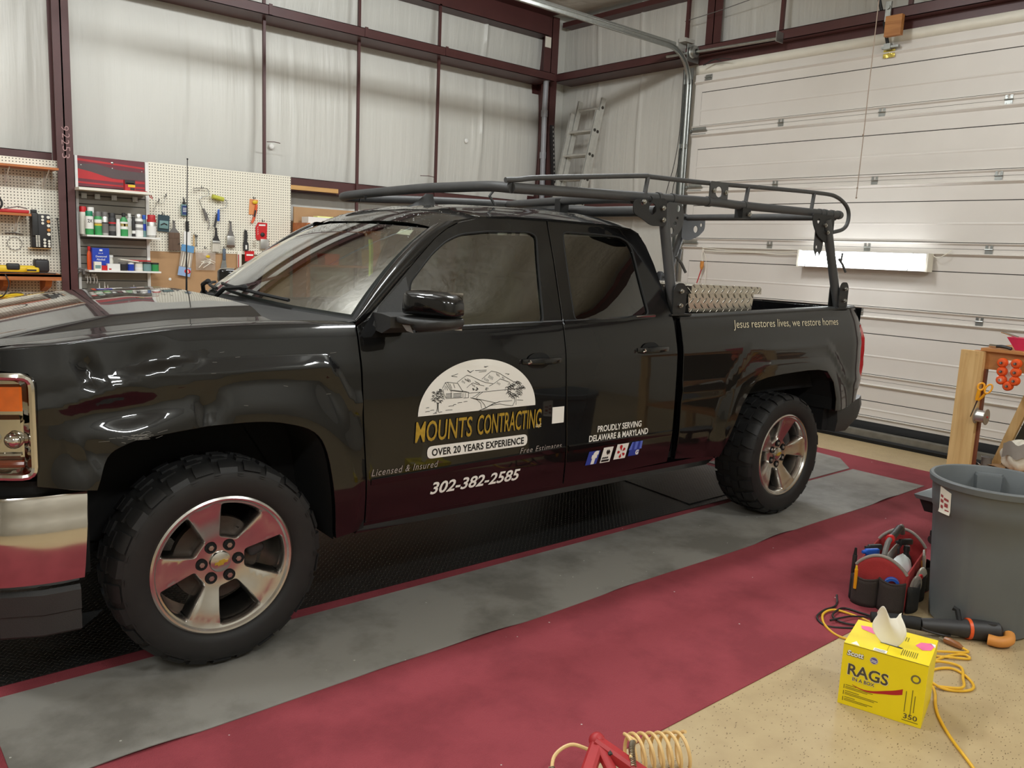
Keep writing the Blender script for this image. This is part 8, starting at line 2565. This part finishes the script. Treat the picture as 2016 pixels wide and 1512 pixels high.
def spray(x, y, m_b, m_h, label, lean=0.0, z=0.016, hh=0.17):
    t_ = thing('spray_bottle', label, 'bottle', tl(x, y, z), TX + 2.4, None)
    mb = MB(); mb.lathe([(0.034, 0), (0.036, 0.006), (0.036, hh * 0.62), (0.026, hh * 0.82), (0.013, hh * 0.92), (0.013, hh)], (0, 0, 0), 18, None, caps=True); mb.build('body', m_b, t_)
    mb = MB(); mb.cyl((0, 0, hh), (0, 0, hh + 0.024), 0.017, 0.015, 14); mb.rbox((0.012, 0, hh + 0.046), (0.078, 0.024, 0.030), 0.008); mb.cyl((0.05, 0, hh + 0.046), (0.066, 0, hh + 0.046), 0.010, 0.008, 10)
    mb.tube([(0.034, 0, hh + 0.034), (0.048, 0, hh + 0.010), (0.044, 0, hh - 0.018)], 0.006, 6); mb.build('trigger_head', m_h, t_)
    return t_
spray(0.11, 0.062, 'blue', 'blue', 'spray bottle with clear blue head in the tote')
spray(0.19, 0.066, 'dark', 'dark', 'left black spray bottle in the tote, by the blue head')
spray(0.33, -0.05, 'dark', 'dark', 'right black spray bottle in the tote, close to the bin', hh=0.19)
t = thing('white_cloth', 'crumpled white cloth heaped in the tote', 'cloth', tl(0.19, -0.055, 0.013))
mb = MB()
def clothf(a, b):
    th = 2 * PI * a; ph = -PI / 2 + PI * b
    w = 1 + 0.08 * math.sin(4 * th + 5 * ph) + 0.05 * math.sin(9 * th - 3 * ph)
    return (0.075 * math.cos(ph) * math.cos(th) * w, 0.050 * math.cos(ph) * math.sin(th) * w, 0.105 + 0.105 * math.sin(ph) * (1 + 0.05 * math.sin(3 * th)))
mb.grid(clothf, 26, 14); mb.build('folds', mat('pale_blue_white_cloth', (222, 228, 226), 0.9, 0, 0.03), t, smooth=60)
t = thing('tape_roll', 'blue tape roll standing in the near end pocket', 'tape', tl(-0.032, -0.058, 0.138), TX + 0.25)
mb = MB(); mb.lathe([(0.020, -0.009), (0.034, -0.009), (0.034, 0.009), (0.020, 0.009), (0.020, -0.009)], (0, 0, 0), 26, rotm(0, PI / 2 - 0.1, 0)); mb.build('roll', 'blue', t)
mb = MB(); mb.lathe([(0.0345, -0.0100), (0.0345, -0.0085)], (0, 0, 0), 26, rotm(0, PI / 2 - 0.1, 0)); mb.build('white_edge', 'white', t)
def stick(x, y, z, l_, r_, m_, label, tip=None, ln=(0, 0)):
    t_ = thing('marker', label, 'pen', tl(x, y, z), TX)
    mb = MB(); mb.cyl((0, 0, 0), (ln[0], ln[1], l_), r_, None, 10); mb.build('barrel', m_, t_)
    if tip:
        mb = MB(); mb.cyl((ln[0], ln[1], l_), (ln[0] * 1.2, ln[1] * 1.2, l_ * 1.18), r_ * 0.8, r_ * 0.5, 10); mb.build('tip', tip, t_)
stick(0.36, -0.145, 0.02, 0.16, 0.009, 'cream', 'white marker leaning in the side pocket near the bin', 'white', (0.03, 0.02))
stick(0.32, -0.145, 0.02, 0.15, 0.004, 'tan_orange', 'thin tan stick in the side pocket', None, (0.01, 0.02))
stick(0.03, 0.132, 0.02, 0.20, 0.011, 'dark', 'dark tool handle at the far left corner of the tote', 'soft_black')
stick(-0.052, 0.10, 0.08, 0.10, 0.008, 'amber_handle', 'yellow-tipped tool in the far end pocket', 'yellow', (-0.01, 0.0))
for k, (x, m_, lb) in enumerate(((0.10, 'plastic_bag', 'clear poly bag bunched in the first side pocket'), (0.24, 'tissue', 'pale rag bunched in the second side pocket'))):
    t = thing('pocket_rag', lb, 'rag', tl(x, -0.143, 0.075))
    mb = MB(); mb.grid(lambda a, b: (0.055 * math.cos(-PI / 2 + PI * b) * math.cos(2 * PI * a) * (1 + 0.15 * math.sin(7 * a * 2 * PI)), 0.014 * math.cos(-PI / 2 + PI * b) * math.sin(2 * PI * a), 0.055 * math.sin(-PI / 2 + PI * b) + 0.035), 20, 10); mb.build('folds', m_, t, smooth=60)
mb = MB(); mb.ball((0, 0, 0), 0.016, 10, (1.2, 0.7, 0.9))
solo('red_ball', mb, 'bright_red', 'small red knob between the two pocket rags', 'ball', tl(0.17, -0.15, 0.138))
mb = MB(); mb.cyl((-0.04, 0, 0), (0.06, 0, 0.0), 0.03, None, 14); mb.ball((0.06, 0, 0), 0.03, 10); mb.tube([(0.0, 0, 0.0), (0.05, 0.05, -0.02)], 0.018, 8)
solo('black_tool', mb, 'soft_black', 'black power tool end peeping out behind the tote', 'tool', (3.30, -1.08, 0.048), 0.3)

# ---- yellow box of wipes
RB = math.atan2(0.07, 0.248)
rb2 = thing('wipes_box', 'bright yellow box of rags with a white cloth pulled up', 'box', (1.733, -1.575, 0.001), RB)
# local: x = depth away, y = -width
BW, BD, BH = 0.287, 0.255, 0.240
mb = MB(); mb.bbox((0, -BW, 0), (BD, 0, BH)); mb.build('carton', 'yellow_box', rb2, smooth=0)
mb = MB(); mb.bbox((-0.0008, -BW, BH - 0.0015), (0.0008, 0, BH + 0.0008)); mb.bbox((0.0, -BW * 0.5 - 0.0006, BH + 0.0002), (BD, -BW * 0.5 + 0.0006, BH + 0.0008)); mb.build('fold_line', mat('dark_yellow_fold', (150, 128, 10), 0.6), rb2, smooth=0)
def face(pts, m_, nm='print', d=0.0008, smooth=0):
    """flat print on the front: x along the width (left to right), y up"""
    mb = MB(); mb.add([(-d, -x, y) for x, y in pts], [tuple(range(len(pts)))]); return mb.build(nm, m_, rb2, smooth=0)
def ftext(s_, x0, x1, y0, h, m_, bold=0.0, shear=0.0, d=0.0010, slope=0.0):
    vs, fs = fit_text(s_, x0, x1, h, bold, shear)
    mb = MB(); mb.add([(-d, -x, y0 + y + slope * (x - x0)) for x, y in vs], fs); return mb.build('lettering', m_, rb2, smooth=0, recalc=False)
ftext('Scott', 0.014, 0.074, 0.1975, 0.022, 'print_grey', 0.085, 0.12, 0.0008)
ftext('Scott', 0.0155, 0.0725, 0.1985, 0.0205, 'white', 0.03, 0.12, 0.0014)
mb = MB(); mb.lathe([(0.0, 0.0012), (0.014, 0.0012)], (0, 0, 0), 24, rotm(0, -PI / 2, 0), caps=False); mb.v = [(-0.0008 + p[0] * 0, p[1] - 0.109, p[2] + 0.203) for p in mb.v]; mb.build('flag_roundel', mat('pale_ring', (186, 178, 190), 0.5), rb2, smooth=0)
mb = MB(); mb.lathe([(0.0, 0.0), (0.0115, 0.0)], (0, 0, 0), 24, rotm(0, -PI / 2, 0)); mb.v = [(-0.0014, p[1] - 0.109, p[2] + 0.203) for p in mb.v]; mb.build('flag_roundel', mat('flag_violet', (96, 88, 150), 0.5), rb2, smooth=0)
for z in (0.2005, 0.206):
    face([(0.100, z), (0.118, z - 0.002), (0.118, z - 0.0045), (0.100, z - 0.0025)], 'decal_white', d=0.0018)
ftext('RAGS', 0.0225, 0.1655, 0.1235, 0.0455, 'cream', 0.032, 0.0, 0.0009, -0.010)
ftext('RAGS', 0.024, 0.164, 0.1245, 0.0435, mat('charcoal_ink', (74, 66, 52), 0.5, 0, 0), 0.020, 0.0, 0.0015, -0.010)
ftext('IN A BOX', 0.0425, 0.1215, 0.1035, 0.0155, 'cream', 0.030, 0.0, 0.0019, -0.010)
ftext('IN A BOX', 0.0435, 0.1205, 0.1045, 0.0135, mat('charcoal_ink', (74, 66, 52), 0.5, 0, 0), 0.012, 0.0, 0.0024, -0.010)
sw_ = []
for k in range(17):
    t_ = k / 16; x = 0.045 + 0.17 * t_
    sw_.append((x, 0.088 - 0.012 * math.sin(PI * min(1, t_ * 1.5)) * (1 - t_) + 0.040 * t_ ** 2.6))
lo2 = [(x, y - 0.002 - 0.020 * (i / 16) ** 1.4) for i, (x, y) in enumerate(sw_)]
face(sw_ + lo2[::-1], 'decal_red', 'swoosh', 0.0012)
for i, (x0, x1, y) in enumerate(((0.022, 0.060, 0.0785), (0.022, 0.118, 0.0715), (0.022, 0.100, 0.066), (0.022, 0.072, 0.0545), (0.022, 0.138, 0.0475), (0.022, 0.126, 0.042), (0.022, 0.060, 0.0305), (0.022, 0.122, 0.0235), (0.022, 0.104, 0.018))):
    ftext('l' * 3 + 'mnoaue rnsl mno aersu nmie' [:int((x1 - x0) * 260)], x0, x1, y, 0.0026, mat('small_print', (92, 80, 20), 0.6, 0, 0), 0.0, 0, 0.0009) if False else face([(x0, y), (x1, y), (x1, y + 0.0022), (x0, y + 0.0022)], mat('small_print', (110, 96, 24), 0.6, 0, 0), 'small_print')
for y0, y1 in ((0.064, 0.080), (0.040, 0.056), (0.015, 0.032)):
    face([(0.016, y0), (0.0185, y0), (0.0185, y1), (0.016, y1)], mat('small_print', (110, 96, 24), 0.6, 0, 0), 'small_print')
for x, y0, y1 in ((0.226, 0.045, 0.125), (0.246, 0.035, 0.135), (0.256, 0.050, 0.115)):
    face([(x, y0), (x + 0.0025, y0), (x + 0.0025, y1), (x, y1)], mat('small_print', (110, 96, 24), 0.6, 0, 0), 'small_print')
mb = MB(); mb.lathe([(0.0105, 0.0), (0.0165, 0.0)], (0, 0, 0), 28, rotm(0, -PI / 2, 0)); mb.v = [(-0.001, p[1] - 0.252, p[2] + 0.178) for p in mb.v]; mb.build('seal_ring', mat('olive_grey', (112, 102, 66), 0.5), rb2, smooth=0)
ftext('350', 0.226, 0.272, 0.0215, 0.0185, mat('charcoal_ink', (74, 66, 52), 0.5, 0, 0), 0.010, 0, 0.0012)
face([(0.222, 0.0125), (0.276, 0.0125), (0.276, 0.015), (0.222, 0.015)], mat('small_print', (110, 96, 24), 0.6, 0, 0), 'small_print')
def top(pts, m_, nm='print', d=0.0009):
    mb = MB(); mb.add([(y, -x, BH + d) for x, y in pts], [tuple(range(len(pts)))]); return mb.build(nm, m_, rb2, smooth=0)
top([(0.022, 0.010), (0.054, 0.006), (0.036, 0.042)], 'white', 'triangle_mark')
top([(0.100, 0.004), (0.146, 0.004), (0.146, 0.030), (0.100, 0.030)], 'white', 'printed_label')
top([(0.104, 0.009), (0.140, 0.009), (0.140, 0.012), (0.104, 0.012)], 'print_grey', 'printed_label', 0.0014); top([(0.104, 0.019), (0.140, 0.019), (0.140, 0.022), (0.104, 0.022)], 'print_grey', 'printed_label', 0.0014)
top([(0.222, 0.150), (0.236, 0.190), (0.268, 0.205), (0.282, 0.180), (0.276, 0.140), (0.250, 0.122)], 'pink', 'pink_print')
top([(0.262, 0.208), (0.284, 0.204), (0.287, 0.172), (0.283, 0.178)], 'white', 'pink_print')
top([(0.020, 0.20), (0.050, 0.21), (0.090, 0.19), (0.080, 0.15), (0.030, 0.17)], 'pink', 'pink_print')
for k in range(8):
    top([(0.190 + 0.007 * k, 0.03 + 0.004 * (k % 3)), (0.1925 + 0.007 * k, 0.03), (0.1925 + 0.007 * k, 0.085), (0.190 + 0.007 * k, 0.085)], mat('small_print', (110, 96, 24), 0.6, 0, 0), 'small_print')
    if k < 5: top([(0.160 + 0.008 * k, 0.165), (0.163 + 0.008 * k, 0.165), (0.163 + 0.008 * k, 0.205), (0.160 + 0.008 * k, 0.205)], mat('small_print', (110, 96, 24), 0.6, 0, 0), 'small_print')
top([(0.110, 0.090), (0.185, 0.084), (0.190, 0.094), (0.150, 0.104), (0.112, 0.098)], 'seam', 'slot', 0.0006)
mb = MB()
def tis(a, b):
    x = 0.118 + 0.048 * (a) + (a - 0.5) * 0.055 * math.sin(PI * min(1, b * 1.1)) * 1.0
    h = (0.150 if a < 0.5 else 0.150 - 0.05 * (a - 0.5) + 0.045 * smooth(0.85, 1.0, a))
    h = 0.105 + 0.040 * math.sin(PI * min(1, a * 1.5)) + 0.022 * smooth(0.88, 1.0, a)
    y = 0.094 + 0.018 * math.sin(5.0 * a + 2.2 * b) * b + 0.014 * b
    return (y, -(x - 0.035 * b * (1 - a) ** 0.6), BH + h * b - 0.004)
mb.grid(tis, 26, 18); mb.build('pulled_cloth', 'tissue', rb2, smooth=70, solid=0.0012)

# ---- cords on the floor
def flat(pts, z=0.006, per=8):
    return catmull([(p[0], p[1], p[2] if len(p) > 2 else z) for p in pts], per)
mb = MB()
mb.tube(flat([(1.60, -2.16), (1.714, -2.061), (1.829, -1.949), (1.934, -1.865), (2.02, -1.815), (2.10, -1.780), (2.16, -1.745), (2.22, -1.70, 0.008), (2.30, -1.690), (2.37, -1.73, 0.008), (2.36, -1.79), (2.30, -1.845), (2.24, -1.848), (2.18, -1.80), (2.16, -1.75, 0.016), (2.24, -1.66, 0.012), (2.40, -1.66), (2.50, -1.68), (2.55, -1.715, 0.008), (2.53, -1.74), (2.47, -1.69, 0.010), (2.42, -1.62), (2.36, -1.50), (2.28, -1.36), (2.262, -1.30), (2.285, -1.24), (2.335, -1.18, 0.010), (2.42, -1.135, 0.012), (2.50, -1.15, 0.014), (2.535, -1.24), (2.52, -1.33), (2.44, -1.52), (2.44, -1.60)]), 0.0055, 8)
mb.tube(flat([(2.44, -1.60, 0.012), (2.50, -1.66, 0.014), (2.575, -1.715, 0.012), (2.60, -1.69, 0.012), (2.605, -1.665, 0.012)]), 0.0055, 8)
mb.tube(flat([(2.16, -1.76, 0.010), (2.22, -1.83, 0.016), (2.31, -1.80, 0.014), (2.42, -1.745, 0.008), (2.36, -1.67, 0.016), (2.25, -1.68, 0.012), (2.17, -1.72, 0.006)]), 0.0055, 8)
solo('extension_cord', mb, 'cord_yellow', 'yellow extension cord looping around the yellow box', 'cord')
t = thing('cord_plug', 'brown amber plug on the yellow cord end', 'plug', (2.606, -1.655, 0.012), R(80))
mb = MB(); mb.tube([(-0.03, 0, 0), (-0.01, 0, 0.004), (0.03, 0, 0.004), (0.05, 0, 0.003)], 0.016, 10, rad=[0.008, 0.014, 0.016, 0.014]); mb.build('body', mat('amber_brown', (140, 88, 48), 0.35), t)
mb = MB()
for y in (-0.006, 0.006): mb.box((0.062, y, 0.004), (0.024, 0.002, 0.008))
mb.build('pins', 'steel', t)
mb = MB()
mb.tube(flat([(2.40, -1.30, 0.008), (2.33, -1.235), (2.315, -1.19), (2.36, -1.135, 0.010), (2.45, -1.12, 0.014), (2.53, -1.125, 0.012), (2.60, -1.105), (2.64, -1.08, 0.03)]), 0.005, 8)
mb.tube(flat([(2.47, -1.34, 0.010), (2.40, -1.245, 0.012), (2.42, -1.18, 0.014), (2.50, -1.16, 0.016), (2.57, -1.165, 0.010), (2.585, -1.25, 0.010), (2.62, -1.36), (2.70, -1.365), (2.76, -1.40), (2.775, -1.46), (2.73, -1.55, 0.010), (2.68, -1.60, 0.016), (2.62, -1.60, 0.03), (2.58, -1.53, 0.04), (2.60, -1.50, 0.05)]), 0.005, 8)
mb.tube(flat([(2.36, -1.20, 0.018), (2.43, -1.22, 0.020), (2.50, -1.24, 0.016), (2.58, -1.30, 0.010), (2.66, -1.42), (2.69, -1.50)]), 0.0045, 8)
solo('tool_cord', mb, 'cord_black', 'black tool cord tangled between the tote and yellow box', 'cord')

# ---- black polisher lying by the bin
pt = thing('polisher', 'black power polisher with orange ring and tan grip by the bin', 'power tool', (2.60, -1.50, 0.0), math.atan2(-0.21, 0.16) + 0.12)
mb = MB(); mb.tube([(0.0, 0, 0.050), (0.05, 0, 0.048), (0.16, 0, 0.048), (0.20, 0, 0.048)], 0.034, 16, rad=[0.028, 0.034, 0.036, 0.042]); mb.build('body', 'dark', pt)
mb = MB(); mb.tube([(0.0, 0, 0.05), (-0.10, 0.03, 0.05), (-0.2, 0.05, 0.045)], 0.026, 12, rad=[0.028, 0.028, 0.024]); mb.build('barrel', 'soft_black', pt)
mb = MB(); mb.cyl((0.200, 0, 0.048), (0.214, 0, 0.048), 0.047, None, 20); mb.build('orange_ring', 'orange', pt)
mb = MB(); mb.tube([(0.214, 0, 0.048), (0.27, 0, 0.047), (0.33, 0, 0.048), (0.345, 0, 0.046)], 0.04, 16, rad=[0.044, 0.046, 0.046, 0.028]); mb.cyl((0.30, 0.0, 0.06), (0.30, 0.0, 0.088), 0.035, 0.03, 14); mb.build('gear_head', 'dark', pt)
mb = MB(); mb.tube([(0.17, 0.0, 0.07), (0.165, 0.03, 0.12), (0.15, 0.04, 0.125)], 0.012, 8); mb.build('switch_lever', 'soft_black', pt)
mb = MB(); mb.tube(catmull([(0.27, -0.055, 0.030), (0.31, -0.075, 0.030), (0.355, -0.06, 0.034), (0.372, -0.025, 0.045)], 5), 0.024, 12); mb.build('tan_grip', 'tan_orange', pt)

# ---- red handled gun and coiled air hose at the lower edge
t = thing('red_stand', 'red plastic stand handle at the bottom edge of the photo', 'handle', (0.585, -1.41, 0.0035))
mb = MB()
pk = (0.02, 0.02, 0.165)
def bar(a, b, wa, wb, h):
    a, b = Vector(a), Vector(b)
    d = (b - a).normalized(); s_ = Vector((-d.y, d.x, 0)); s_ = s_.normalized() if s_.length > 0.01 else Vector((0, 1, 0)); u_ = d.cross(s_)
    rings = []
    for p, w in ((a, wa), (b, wb)):
        rings.append([tuple(p + s_ * x * w + u_ * y * h) for x, y in ((-1, -0.6), (-0.6, -1), (0.6, -1), (1, -0.6), (1, 0.6), (0.6, 1), (-0.6, 1), (-1, 0.6))])
    mb.loft(rings, True, True)
bar((0.04, 0.03, 0.160), (-0.22, -0.10, 0.012), 0.020, 0.024, 0.020)
bar((0.02, 0.03, 0.160), (0.18, -0.26, 0.012), 0.020, 0.024, 0.020)
bar((0.02, 0.015, 0.155), (0.0, -0.16, 0.03), 0.014, 0.02, 0.014)
mb.ball((0.03, 0.03, 0.158), 0.026, 12)
mb.build('frame', 'red_plastic', t, smooth=40)
mb = MB(); mb.cyl((0.034, -0.02, 0.148), (0.028, -0.03, 0.142), 0.008, None, 8); mb.build('bolt', 'seam', t)
mb = MB()
P = []
for k in range(200):
    f_ = k / 199; a = 2 * PI * 7 * f_ + 1.2
    P.append((0.835 + 0.17 * (f_ - 0.5) * 1.0 + 0.062 * math.cos(a) * 0.35, -1.44 - 0.11 * (f_ - 0.5) + 0.062 * math.cos(a) * 0.85, 0.068 + 0.061 * math.sin(a)))
mb.tube(P, 0.0058, 8)
mb.tube(catmull([(0.50, -1.31, 0.04), (0.545, -1.27, 0.078), (0.60, -1.285, 0.105), (0.635, -1.335, 0.10)], 6), 0.0058, 8)
mb.tube(catmull([P[0], (0.75, -1.42, 0.13), (0.71, -1.44, 0.150), (0.66, -1.48, 0.140)], 6), 0.0058, 8)
ah = solo('coiled_hose', mb, 'cream_hose', 'cream coiled air hose at the bottom edge beside red handle', 'hose')
mb = MB()
for (a, b, c_, n_) in (((0.715, -1.438, 0.150), (0.685, -1.46, 0.150), (0.65, -1.50, 0.125), 22), ((0.520, -1.287, 0.062), (0.505, -1.305, 0.045), (0.495, -1.33, 0.03), 14)):
    q = catmull([a, b, c_], 60)
    H = []
    for i in range(n_ * 8):
        f_ = i / (n_ * 8 - 1); p = q[int(f_ * (len(q) - 1))]
        d = (Vector(c_) - Vector(a)).normalized(); s_ = d.cross(Vector((0, 0, 1))).normalized(); u_ = d.cross(s_)
        H.append(tuple(p + (s_ * math.cos(2 * PI * i / 8) + u_ * math.sin(2 * PI * i / 8)) * 0.0085))
    mb.tube(H, 0.0019, 5)
sp_ = mb.build('strain_spring', 'spring', ah)
